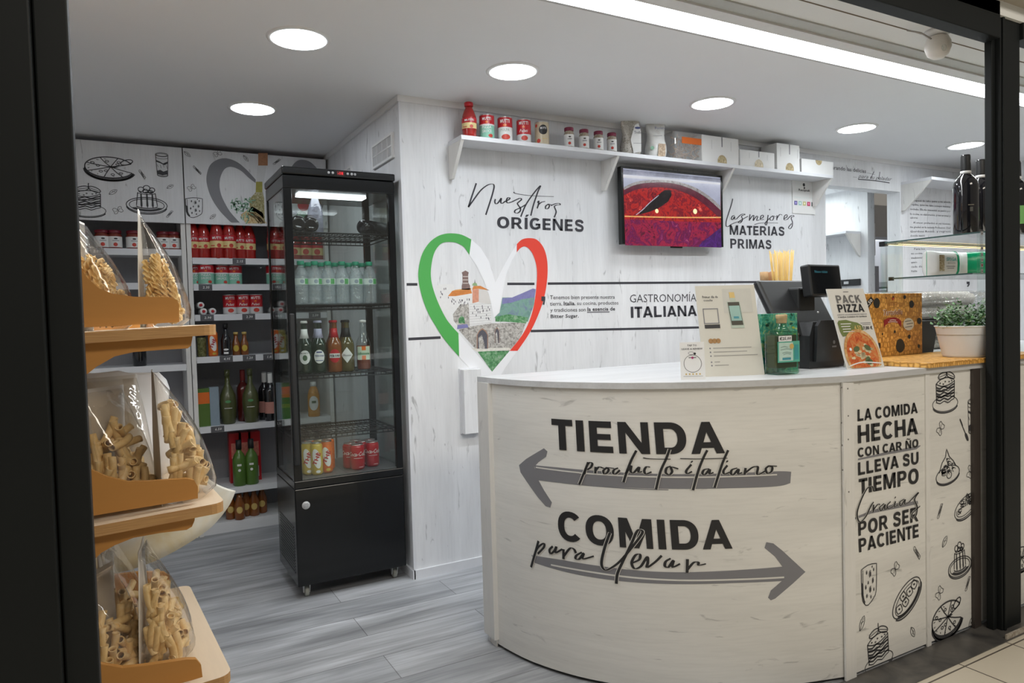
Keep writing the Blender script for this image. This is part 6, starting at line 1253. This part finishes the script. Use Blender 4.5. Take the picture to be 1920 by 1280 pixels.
# potted plant
px_, py_ = PZ(1812, 668, TOP + .0175)[:2]
q = thing('potted_plant', 'bushy green plant in a ribbed pale metal pot on the counter end', 'potted plant', (px_, py_, TOP + .0175))
pr = [(0, 0), (.078, 0), (.080, .002)]
for i in range(22): z_ = .006 + i * .0050; r = .080 + .025 * z_ / .118; pr += [(r, z_), (r + .0014, z_ + .0025)]
pr += [(.107, .116), (.109, .120), (.105, .121), (.100, .112), (.099, .085), (0, .085)]
MB().lathe(pr, 40, cap=False).obj('pot', mat('pot_cream', (.64, .65, .66), .35, .1, vary=.04), q)
MB().lathe([(.0995, .084), (.06, .092), (0, .095)], 24).obj('soil', mat('soil', (.05, .035, .02), .9, vary=.4), q)
m = MB(); random.seed(8)
for i in range(150):
    a = random.uniform(0, 6.3); r = .088 * math.sqrt(random.random()); tz = random.uniform(.0, 1); R_ = .125 * math.sqrt(1 - (tz * .85) ** 2); b0 = Vector((r * math.cos(a) * .8, r * math.sin(a) * .8, .09)); tip = Vector((R_ * math.cos(a) * random.uniform(.5, 1), R_ * math.sin(a) * random.uniform(.5, 1), .115 + .105 * tz * random.uniform(.75, 1.05)))
    for s_ in range(7):
        p = b0.lerp(tip, .45 + .55 * s_ / 6); an = random.uniform(0, 6.3); up = random.uniform(.1, .9); d_ = Vector((math.cos(an), math.sin(an), up)).normalized(); l = random.uniform(.014, .024); w_ = l * .26
        sd = d_.cross(Vector((0, 0, 1))).normalized() * w_; n_ = d_.cross(sd).normalized() * w_ * .3
        mi = random.choice([0, 0, 1, 2]); v = [m.b.verts.new(x) for x in (p, p + d_ * l * .45 + sd + n_, p + d_ * l, p + d_ * l * .45 - sd + n_)]; m.face(v, mi)
m.obj('foliage', [mat('leaf_green', (.09, .22, .06), .5, vary=.3, scale=50), mat('leaf_pale', (.30, .42, .26), .5, vary=.2, scale=50), mat('leaf_deep', (.03, .10, .03), .5, vary=.2)], q)
# goods behind the till
q = thing('spaghetti_jar', 'tall glass jar of long spaghetti fanning out behind the till', 'jar', (PY(1467, 485, 2.20)[0], 2.20, TOP))
MB().lathe([(.036, 0), (.04, .004), (.04, .25), (.037, .25), (.037, .006), (0, .006)], 24, cap=False).obj('glass_jar', CLEAR, q)
m = MB(); random.seed(2)
for i in range(70): a = random.uniform(0, 6.3); r = .024 * math.sqrt(random.random()); L_ = random.uniform(.465, .485); m.tube([(r * math.cos(a) * .55, r * math.sin(a) * .55, .008), (r * math.cos(a) * 2.3, r * math.sin(a) * 2.3, L_)], .0013, 5)
m.obj('spaghetti', mat('spaghetti', (.66, .45, .13), .5, vary=.15), q); q.children[-1]['kind'] = 'stuff'
q = thing('cork_bottle', 'clear slim bottle with cork stopper beside the till screen', 'bottle', (PY(1433, 540, 2.20)[0], 2.20, TOP))
MB().lathe([(.028, 0), (.031, .005), (.031, .26), (.018, .30), (.015, .33), (.017, .345)], 20).obj('glass_body', film('cork_bottle_glass', (.88, .90, .90), .1, .03, .25, (.75, .76, .78)), q)
MB().lathe([(.0135, .325), (.0135, .345), (.017, .346), (.018, .385), (0, .386)], 16).obj('cork', cork, q)
q = thing('wooden_ball_jar', 'glass jar with round wooden ball stopper behind the till screen', 'jar', (PY(1448, 515, 2.28)[0], 2.28, TOP))
MB().lathe([(.03, 0), (.033, .004), (.033, .30), (.022, .33), (.02, .345)], 20).obj('glass_body', CLEAR, q)
MB().lathe([(0, .335), (.018, .34), (.026, .358), (.026, .372), (.018, .39), (0, .396)], 20).obj('ball_stopper', mat('ball_wood', (.42, .20, .08), .45, vary=.2, scale=60), q)
# ================================================================ glass display case and what is on it
CX0, CX1, CY0, CY1 = 3.0, 4.55, 1.55, 2.0; GZ = 1.506; LZ = 1.345
q = thing('glass_case', 'glass display case on the counter with lit glass shelves beside the black post', 'display case', (3.6, 1.77, TOP)); gc = q
def gb(name, m_, *b, bev=.0): return MB().box(*b, bev=bev).obj(name, m_, q, True)
EDGE = mat('glass_edge', (.05, .09, .085), .2, vary=0)
gb('top_glass', GLASS, CX0, CX1, CY0, CY1, GZ - .006, GZ); gb('shelf_glass', GLASS, CX0 + .008, CX1, CY0 + .06, CY1 - .04, LZ - .006, LZ)
gb('side_glass', GLASS, CX0, CX0 + .006, CY1 - .10, CY1, TOP + .0005, GZ - .0065); gb('side_glass', GLASS, CX0, CX0 + .006, CY0 + .002, CY0 + .04, TOP + .018, GZ - .0065); gb('side_glass', GLASS, CX1 - .006, CX1, CY0, CY1, TOP + .0005, GZ - .0065)
for b in ((CX0 - .0015, CX0, CY0, CY1, GZ - .006, GZ), (CX0, CX1, CY1, CY1 + .0015, GZ - .006, GZ), (CX0 + .0065, CX0 + .008, CY0 + .06, CY1 - .04, LZ - .006, LZ), (CX0, CX1, CY1 - .04, CY1 - .038, LZ - .006, LZ)): gb('polished_edge', EDGE, *b)
gb('corner_clip', BLACK, CX0 - .004, CX0 + .022, CY1 - .022, CY1 + .004, GZ - .018, GZ + .003); gb('shelf_clip', BLACK, CX0 + .004, CX0 + .02, CY1 - .05, CY1 - .034, LZ - .012, LZ + .004)
led = glow('led_warm', (1.0, .78, .42), 2.6)
for y in (CY1 - .03, CY1 - .075):
    s = gb('led_strip', mat('led_channel', (.5, .42, .25), .4), CX0 + .012, CX1, y - .005, y + .005, GZ - .0125, GZ - .0068)
    m = MB()
    for i in range(95): x = CX0 + .02 + i * .019; m.box(x, x + .009, y - .004, y + .004, GZ - .0142, GZ - .0127)
    bmesh.ops.translate(m.b, vec=-Vector(q.location), verts=m.b.verts); m.obj('diodes', led, s)
for i, (x, y) in enumerate(((3.075, 1.672), (3.24, 1.70), (3.44, 1.66))):
    kit('bigw' + ('g' if i == 2 else ''), 'wine_bottle', ('tall dark wine bottle with white neck band on the glass case', 'dark wine bottle half hidden by the black post', 'dark wine bottle with green label beyond the black post')[i], 'wine bottle', (x, y, GZ + .0005), wine(.325, .047, DARKGL, MBLACK, None if i < 2 else mat('wine_label_green', (.2, .5, .15), .5), PWHITE), 'wine bottles on the glass case')
A = Art(Around(.0476), .006); A.rect(.008, .03, .115, .118, mat('faint_gold', (.30, .27, .2), .5), 1); A.rect(.014, .026, .09, .108, mat('faint_label', (.10, .10, .09), .5), 1)
wb_ = [o for o in bpy.data.objects if o.name.startswith('wine_bottle') and o.get('label', '').startswith('tall dark')][0]; A.obj('label', wb_)
def rusk(loc, rz, lab, w=.195, h=.118, g0=.22, g1=.6):
    q = thing('rusk_packet', lab, 'packet', loc, rz, 'rusk packets on the glass shelf'); n = 16
    R = []
    for i in range(13):
        s = i / 12; t_ = min(s, 1 - s); d = .042 * min(1, (t_ / .16) ** .6) + .0015; hh = h / 2 * (1 - .05 * (t_ > .1)); x = -w / 2 + w * s
        R.append([(x, d * math.copysign(abs(math.cos(a)) ** .6, math.cos(a)), .0535 + hh * math.copysign(abs(math.sin(a)) ** .6, math.sin(a))) for a in [2 * PI * k / n for k in range(n)]])
    m = MB().loft(R)
    for f in m.b.faces:
        x = f.calc_center_median()[0]; f.material_index = 1 if w * g0 < x < w * g1 or x < -w * .47 else 0
    m.obj('wrapper', [mat('wrapper_white', (.66, .65, .64), .25, vary=.06, bump=.4, scale=40), mat('wrapper_green', (.0, .27, .12), .2, vary=.1, bump=.6, scale=40)], q)
    if g0 < 0: return q
    A = Art(Flat(-.044)); A.rect(-w * .40, -w * .22, .02, .09, mottled('rusk_photo', [(.10, .07, .03), (.42, .33, .18), (.6, .55, .48)], 60, .4, 1, stretch=(1, 1, 4)), 1); A.line('SPIGA', -w * .15, .064, .016, mat('rusk_teal', (.10, .35, .34), .4), .02, 2, .07); A.line('BISCOTTI', -w * .10, .052, .006, GREYINK, .0, 2, .05); A.rect(-w * .16, w * .16, .040, .0425, GREYINK, 1); A.rect(-w * .12, w * .12, .032, .0345, GREYINK, 1)
    A.obj('printing', q); return q
rusk((PY(1764, 500, 1.84)[0], 1.84, LZ + .0005), -.05, 'white and green rusk packet lying across the lower glass shelf'); rusk((PY(1834, 500, 1.80)[0], 1.80, LZ + .0005), -.9, 'white and green rusk packet nearest the black post', .195, .118, -.28, .25)
for i in range(6):
    z_ = LZ + .03 + i * .026 + (.02 if i else -.02)
    x = 2.742
q = thing('sticker_strip', 'column of small white and red card stickers beside the black post', 'stickers', (2.995, 1.553, 1.33)); A = Art(Flat(1.5515))
for i, py in enumerate((437, 465, 477, 487, 497, 508)):
    u = Flat(1.5515).uv(1841, py); A.rect(u[0] - .008, u[0] + .008, u[1] - .007, u[1] + .007, PAPER, 1)
    if i == 4: A.disc(u[0], u[1], .005, RED, 2, 10)
    else: A.rect(u[0] - .004, u[0] + .005, u[1] - .003, u[1] + .001, GREYINK, 2)
u = Flat(1.5515).uv(1841, 470); MB().box(u[0] - .010, u[0] + .010, 1.5515, 1.555, Flat(1.5515).uv(1841, 514)[1], Flat(1.5515).uv(1841, 430)[1]).obj('backing', film('sticker_film', (.95, .95, .95), .06, .05), q, True); A.obj('stickers', q, True)
# plastic-wrapped stock behind the case
fw = film('shrink_wrap', (.93, .93, .93), .16, .08, .12, (.8, .8, .8), 1.0, 35)
for i, (z0, z1, xa, xb, y, lab) in enumerate(((1.005, 1.055, 3.27, 3.85, 2.2, 'lowest flat pack of wrapped pizza bases behind the plant'), (1.058, 1.125, 3.25, 3.87, 2.2, 'second flat pack of wrapped pizza bases above the lowest'), (1.15, 1.215, 3.23, 3.95, 2.2, 'third flat pack of wrapped pizza bases on the wire shelf'), (1.217, 1.285, 3.21, 3.97, 2.2, 'topmost flat pack of wrapped pizza bases with crinkled film'))):
    q = thing('wrapped_pack', lab, 'wrapped pack', ((xa + xb) / 2, y, z0), 0, 'wrapped packs behind the plant')
    m = MB(); n = 24; R = []
    for zz, s in ((z0 + .004, .90), (z0 + .015, .97), ((z0 + z1) / 2, 1.0), (z1 - .015, .97), (z1 - .004, .88)):
        R.append([((xa + xb) / 2 + (xb - xa) / 2 * s * math.copysign(abs(math.cos(a)) ** .4, math.cos(a)), y + .13 * s * math.copysign(abs(math.sin(a)) ** .4, math.sin(a)), zz + .006 * math.sin(5 * a + i)) for a in [2 * PI * k / n for k in range(n)]])
    m.loft(R).obj('pizza_base', mottled('dough', [(.50, .46, .38), (.64, .61, .54), (.72, .70, .66)], 12, .7), q, True)
    m = MB().box(xa - .03, xb + .02, y - .145, y + .13, z0 + .001, z1, bev=.012); bmesh.ops.subdivide_edges(m.b, edges=m.b.edges[:], cuts=3, use_grid_fill=True); random.seed(i)
    for v in m.b.verts: v.co += Vector((random.uniform(-.006, .006), random.uniform(-.006, .006), random.uniform(-.0, .005) if v.co[2] > z0 + .01 else 0))
    m.obj('wrap_film', fw, q, True)
q = thing('wire_shelf', 'dark slim shelf carrying the upper wrapped packs', 'shelf', (3.6, 2.2, 1.0)); MB().box(3.19, 4.0, 2.04, 2.36, 1.136, 1.146).obj('board', MBLACK, q, True)
for x in (3.196, 3.995):
    for y in (2.05, 2.35): MB().box(x - .005, x + .005, y - .005, y + .005, TOP + .0005, 1.1355).obj('leg', MBLACK, q, True)
# ================================================================ kitchen beyond the opening
area('kitchen_fill', (4.55, 3.95, 2.10), (0, 0, 0), .5, .8, 8, (.92, 1.0, 1.0)); area('kitchen_rear_fill', (6.8, 5.1, 2.2), (0, 0, 0), 1.0, .5, 9, (.92, .96, 1.0))  # unseen fill lights, added to brighten the kitchen opening
q = thing('kitchen_shelf', 'white bracketed shelf on the partition wall inside the kitchen opening', 'shelf', (4.87, 3.6, 1.80))
zz = PX(1600, 409, 4.80)[2]; MB().box(4.78, 4.9495, 3.46, 4.05, 1.775, 1.793).obj('board', SHELFW, q, True)
for y in (3.46, 4.03): MB().prism([(4.9495, 1.7745), (4.785, 1.7745), (4.92, 1.62), (4.9495, 1.60)], lambda u, v, d: (u, d, v), y, y + .016).obj('bracket', OAKPV, q, True)
q = thing('wall_cabinet', 'small white box cabinet on the kitchen back wall', 'cabinet', (4.3, 4.6, 1.55)); MB().box(4.125, 4.40, 4.42, 4.5995, 1.52, 1.82, bev=.002).obj('body', WHITE, q, True); MB().box(4.13, 4.46, 4.40, 4.5995, 1.49, 1.518).obj('ledge', SHELFW, q, True)
q = thing('knife_rack', 'black magnetic knife strip on the partition wall', 'knife rack', (4.95, 3.6, 1.4)); MB().box(4.932, 4.9495, 3.46, 4.0, 1.385, 1.435, bev=.003).obj('strip', MBLACK, q, True)
MB().box(4.926, 4.9315, 3.55, 3.59, 1.40, 1.42).obj('clip', TIN, q, True)
KS = mat('kitchen_steel', (.42, .43, .47), .35, .4, vary=.1, scale=5)
def pxat(px, y): return PY(px, 500, y)[0]
y = 4.9; q = thing('tall_fridge', 'tall grey-white rounded kitchen machine seen through the opening', 'kitchen machine', (pxat(1678, y), y, 0))
x0, x1 = pxat(1662, y), pxat(1712, y)
MB().box(x0, x1, y, y + .5, .0, 1.42, bev=.02).obj('body', KS, q, True); MB().box(x0 + .01, x1, y - .05, y + .5, 1.421, 2.02, bev=.07).obj('hood', mat('machine_white', (.62, .63, .66), .3, vary=.03), q, True)
for z_ in (1.98, 1.74): MB().lathe([(0, -.03), (.03, -.028), (.035, 0)], 14, axis='Y', c=(pxat(1690, y), y - .05, z_)).obj('knob', MBLACK, q, True)
MB().box(pxat(1664, y), pxat(1675, y), y - .02, y - .001, 1.0, 1.38, bev=.004).obj('panel', mat('panel_dark', (.16, .165, .18), .3), q, True)
y = 4.2; q = thing('kitchen_cabinet', 'narrow pale cupboard stack behind the partition edge', 'cabinet', (pxat(1640, y), y, 0))
MB().box(pxat(1633, y), pxat(1648, y), y, y + .4, 0.9, 1.34, bev=.003).obj('lower_door', mat('cupboard_grey', (.50, .51, .54), .5), q, True); MB().box(pxat(1633, y), pxat(1648, y), y, y + .4, 1.36, 1.60, bev=.003).obj('middle_door', mat('cupboard_blue', (.40, .42, .50), .5), q, True); MB().box(pxat(1629, y), pxat(1642, y), y, y + .4, 1.70, 2.0, bev=.003).obj('upper_door', mat('cupboard_white', (.66, .67, .69), .5), q, True)
MB().box(pxat(1633, y), pxat(1648, y), y + .001, y + .4, 0.0, .895).obj('base', WHITE, q, True); MB().box(pxat(1633, y), pxat(1648, y), y + .1, y + .4, 1.605, 1.695).obj('niche', KS, q, True)
q = thing('panel_shelf', 'white shelf with triangular bracket above the printed story panel', 'shelf', (5.35, D, 2.0))
MB().box(4.935, 5.78, D - .22, D - .0005, 2.085, 2.105).obj('board', SHELFW, q, True); MB().prism([(D - .0005, 2.0845), (D - .215, 2.0845), (D - .03, 1.90), (D - .0005, 1.90)], lambda u, v, d: (d, u, v), 4.935, 4.951).obj('bracket', OAKPV, q, True)
# ================================================================ pasta stand beside the entrance post
OR = wood('stand_panel', (.50, .235, .06), 'X', knots=.0, contrast=.35, rough=.5); PLY = wood('stand_board', (.78, .63, .46), 'Y', knots=.05, contrast=.5); EDG = mottled('ply_edge', [(.30, .14, .05), (.58, .34, .13), (.40, .20, .07), (.64, .40, .18)], 14, .6, .2, stretch=(.4, .4, 55))
SR = math.radians(3.4); q = thing('pasta_stand', 'orange-brown wooden stand of three tiers holding bags of pasta beside the entrance', 'display stand', (.199, 1.79, 0), SR); stand = q
iM = Matrix.Rotation(-SR, 4, 'Z') @ Matrix.Translation((-.199, -1.79, 0))
BZ = [.388, .801, 1.221]   # top of the boards at their front end
TILT = .035; PYL, PYR = .03, .045; LEN = .70
def brd(i):
    z = BZ[i]; m = MB(); r = .03
    out = [(-.75, 0), (-r, 0)] + [(-r + r * math.sin(a), r - r * math.cos(a)) for a in [PI / 8 * k for k in range(1, 5)]] + [(-r + r * math.cos(a), LEN - r + r * math.sin(a)) for a in [PI / 8 * k for k in range(0, 5)]] + [(-.75, LEN)]
    m.prism(out, lambda u, v, d: (u, v, z + d + u * TILT), -.024, 0.0)
    m.b.normal_update()
    for f in m.b.faces: f.material_index = 0 if abs(f.normal[2]) > .5 else 1
    m.obj('tier_board', [PLY, EDG], q)
for i in range(3): brd(i)
def lp(px, py, y):   # local x, z of a seen point on the plane local y
    d = iM.to_3x3() @ ray(px, py); c = iM @ Vector((0, 0, CAMZ)); t_ = (y - c[1]) / d[1]; p = c + d * t_; return (p[0], p[2])
def panel(name, y, pts, m_=OR):
    MB().prism([lp(a, b, y) for a, b in pts], lambda u, v, d: (u, d, v), y, y + .015).obj(name, m_, q)
fy = .03
L1 = -.60
def side(i, top, bot):
    """end panel in one piece per tier: cheek above the board and bracket below it"""
    panel('cheek', fy, top); panel('bracket', fy, bot)
side(2, [(60, 470), (120, 478), (147, 498), (165, 522), (185, 540), (210, 550), (250, 556), (318, 557), (332, 562), (336, 572), (336, 603.5), (200, 612), (60, 617)], [(60, 634), (200, 627), (361, 618), (361, 632), (358, 648), (352, 653), (300, 656), (250, 660), (215, 668), (180, 688), (150, 712), (110, 760), (60, 800)])
side(1, [(60, 800), (120, 850), (165, 878), (200, 893), (240, 903), (280, 902), (350, 897), (364, 900), (371, 912), (371, 934), (250, 954), (60, 986)], [(60, 1006), (200, 983), (366, 957), (365, 975), (360, 987), (350, 993), (300, 999), (250, 1008), (215, 1022), (190, 1036), (150, 1075), (60, 1180)])
side(0, [(60, 1140), (120, 1215), (190, 1245), (230, 1252), (270, 1248), (350, 1236), (368, 1236), (377, 1246), (380, 1270), (250, 1302), (60, 1340)], [(60, 1360), (250, 1322), (380, 1292), (378, 1420), (60, 1480)])
MB().box(-.75, -.30, fy, fy + .015, .0, 1.60).obj('end_panel', OR, q); MB().box(-.75, -.30, LEN - .05, LEN - .035, .0, 1.60).obj('end_panel', OR, q)
for i in range(3): z = BZ[i]; MB().prism([(-.32, z - .012), (-.075, z - .002), (-.06, z + .01), (-.06, z + .055), (-.075, z + .07), (-.14, z + .085), (-.32, z + .10)], lambda u, v, d: (u, d, v), LEN - .05, LEN - .035).obj('cheek', OR, q)
MB().box(-.75, -.735, fy + .016, LEN - .051, .0, 1.60).obj('back_panel', OR, q)
# bags of pasta: flat paper back, clear front, pasta inside
TUBE = mottled('rigatoni_semolina', [(.72, .48, .20), (.82, .60, .29), (.88, .70, .42)], 30, .45); FUS = mottled('fusilli_semolina', [(.74, .48, .17), (.84, .60, .26), (.90, .72, .40)], 40, .45)
BAGF = film('bag_film', (.97, .95, .92), .10, .05, .025, (.85, .8, .72), .35, 14); BACKP = mat('bag_paper', (.66, .63, .58), .5, vary=.06, bump=.2, scale=25)
def tube_mesh():
    m = MB(); n = 14; L_, r0, r1 = .068, .0090, .0072; k = 6
    def ring(r, i): 
        s = i / k; b = .004 * (1 - (2 * s - 1) ** 2)
        return [(r * math.cos(a) * (1 + .02 * math.cos(7 * a)), L_ * (s - .5), r * math.sin(a) + b) for a in [2 * PI * j / n for j in range(n)]]
    m.loft([ring(r0, i) for i in range(k + 1)] + [ring(r1, i) for i in range(k, -1, -1)] + [ring(r0, 0)], cap=False); return m.mesh('rigatoni_tube', TUBE)
def fus_mesh():
    m = MB(); n = 40; L_ = .058; R_ = []
    for i in range(n + 1):
        s = i / n; a = s * 4.4 * PI / 1.5; e = .55 + .45 * min(1, min(s, 1 - s) * 8); row = []
        for j in range(18):
            b = 2 * PI * j / 18; rr = (.0018 + .0070 * abs(math.cos(1.5 * b)) ** 3) * e; row.append((rr * math.cos(b + a), L_ * (s - .5), rr * math.sin(b + a)))
        R_.append(row)
    m.loft(R_); return m.mesh('fusilli_spiral', FUS)
TM, FM = tube_mesh(), fus_mesh()
def pasta_bag(lab, loc, rz, w, d, h, fill, me, n, seed, lean=0.0, paper_h=1.0, rx=0.0):
    """local frame: paper back on the plane x = 0, clear belly towards +x, width along y"""
    b = thing('pasta_bag', lab, 'pasta bag', loc, rz, 'bags of pasta on the stand'); b.rotation_euler = (0, rx, rz); rnd = random.Random(seed)
    def depth(s): return d * (min(1, s / .10) ** .5 * .25 + .75) * max(.02, (1 - s ** 1.9)) if s < 1 else .002
    R_ = []; nn = 22
    for i in range(15):
        s = i / 14; dd = depth(s); row = []
        for k in range(nn):
            a = 2 * PI * k / nn; cx_ = math.copysign(abs(math.cos(a)) ** .75, math.cos(a)); cy_ = math.copysign(abs(math.sin(a)) ** .75, math.sin(a)); wob = 1 + .03 * math.sin(7 * a + 5 * s + seed)
            row.append((dd * (.5 + .5 * cx_) * wob + .0015, w / 2 * cy_ * (1 - .10 * s) , h * s))
        R_.append(row)
    MB().loft(R_).obj('film', BAGF, b)
    m = MB(); H0 = h * (1 - paper_h)
    cols = 10
    G = [[m.b.verts.new((-.001 - .004 * math.sin(3.0 * j / cols + i * .35 + seed), (w / 2 * 1.04) * (2 * j / cols - 1) * (1 - .08 * i / 8), H0 + (h * 1.03 - H0) * i / 8)) for j in range(cols + 1)] for i in range(9)]
    for i in range(8):
        for j in range(cols): m.face([G[i][j], G[i][j + 1], G[i + 1][j + 1], G[i + 1][j]], 0, True)
    o = m.obj('paper_back', BACKP, b); md = o.modifiers.new('thick', 'SOLIDIFY'); md.thickness = .0012; md.offset = -1
    A = Art(Flat(0)); 
    hl = .035 if me is TM else .030; rad = .010
    for i in range(n):
        for t_ in range(60):
            e = Matrix.Rotation(rnd.choice([0, 0, PI / 2, PI / 3]) + rnd.uniform(-.5, .5), 3, 'Z') @ Matrix.Rotation(rnd.uniform(-1.5, 1.5), 3, 'X') @ Matrix.Rotation(rnd.uniform(0, 6.3), 3, 'Y')
            ax = e @ Vector((0, 1, 0)); z_ = rnd.uniform(.012, h * fill); y_ = rnd.uniform(-w / 2, w / 2)
            if i % 3 == 0: y_ = -w / 2 * rnd.uniform(.75, .98)
            dd = depth(min(.98, (z_ + abs(ax[2]) * hl) / h)); q = abs(2 * y_ / w); dd2 = dd * (.5 + .5 * max(0, 1 - q ** 2.6) ** .4); x = rnd.uniform(0, dd2) if i % 3 == 0 else dd2 - rad - abs(ax[0]) * hl - rnd.uniform(0, .012)
            ok = x - rad - abs(ax[0]) * hl > 0 and x + rad * .8 + abs(ax[0]) * hl < dd2 and abs(y_) + rad * .7 + abs(ax[1]) * hl < w / 2 * .98 and z_ - abs(ax[2]) * hl - rad > 0
            if ok: break
        if not ok: continue
        p = link(me.name, me, b); p.location = (x, y_, z_); p.rotation_euler = e.to_euler()
    return b
SM = Matrix.Translation((.199, 1.79, 0)) @ Matrix.Rotation(SR, 4, 'Z')
def onb(i, lx, ly): v = SM @ Vector((lx, ly, 0)); return (v[0], v[1], BZ[i] + lx * TILT + .0015)
pasta_bag('bag of fusilli nearest the shelf end on the top tier', onb(2, -.14, .17), SR - .12, .15, .105, .27, .58, FM, 70, 1)
pasta_bag('bag of fusilli with peaked paper top beside the entrance post', onb(2, -.27, .18), SR - .30, .15, .115, .255, .62, FM, 70, 2)
pasta_bag('bag of fusilli almost hidden by the entrance post on the top tier', onb(2, -.385, .19), SR - .3, .15, .10, .22, .6, FM, 50, 3)
pasta_bag('bulging bag of rigatoni at the front end of the middle tier', onb(1, -.125, .15), SR - .05, .17, .130, .305, .74, TM, 52, 4)
pasta_bag('bag of rigatoni with curled brown paper back in the middle tier', onb(1, -.235, .19), SR - .70, .15, .11, .275, .66, TM, 48, 5)
pasta_bag('bag of rigatoni hard against the entrance post on the middle tier', onb(1, -.33, .18), SR - .5, .15, .10, .25, .6, TM, 42, 6)
pasta_bag('bag of rigatoni whose white paper back shows behind the others', onb(1, -.21, .33), SR - 1.15, .15, .10, .29, .6, TM, 30, 7)
pasta_bag('bag of rigatoni at the open end of the lowest tier', onb(0, -.165, .20), SR - .22, .15, .112, .29, .66, TM, 50, 8)
pasta_bag('bag of rigatoni beside the entrance post on the lowest tier', onb(0, -.265, .19), SR - .6, .15, .10, .25, .6, TM, 42, 9)
pasta_bag('bag of rigatoni set back on the lowest tier with cream paper', onb(0, -.235, .36), SR - .3, .15, .10, .27, .6, TM, 30, 10)
# big pale sack behind the stand
q = thing('white_sack', 'big shiny white plastic sack lying behind the bags on the middle tier', 'sack', onb(1, -.27, .52), SR)
m = pillow(.44, .22, .30, .5, 20); bmesh.ops.rotate(m.b, verts=m.b.verts, cent=(0, 0, 0), matrix=Matrix.Rotation(.0, 3, 'X'))
for v in m.b.verts: v.co += Vector((0, .0, .012 * math.sin(v.co[0] * 30) * (v.co[2] > .05)))
m.obj('sack', mat('sack_white', (.85, .85, .86), .3, vary=.03, bump=.5, scale=12), q)
q = thing('draped_sheet', 'glossy cream plastic sheet hanging in a curve below the middle tier', 'sheet', (.14, 2.50, .78))
lo = smooth_pts([(442, 920), (428, 950), (397, 987), (350, 1020), (300, 1047), (250, 1066), (200, 1078)], 5); m = MB(); G = []
for i, b in enumerate(lo):
    lx = -.52 * (i / (len(lo) - 1)); a = SM @ Vector((lx + .012, LEN + .004, BZ[1] + (lx + .012) * TILT - .002)); e = PY(b[0], b[1], 2.60); row = []
    for k in range(9):
        s = k / 8; row.append(m.b.verts.new(a.lerp(e, s) + Vector((0, .05 * math.sin(PI * s), -.03 * math.sin(PI * s)))))
    G.append(row)
for i in range(len(G) - 1):
    for k in range(8): m.face([G[i][k], G[i + 1][k], G[i + 1][k + 1], G[i][k + 1]], 0, True)
o = m.obj('sheet', mottled('sheet_cream', [(.74, .72, .62), (.80, .79, .72), (.72, .62, .38)], 5, .25, .5), q, True); md = o.modifiers.new('thick', 'SOLIDIFY'); md.thickness = .002
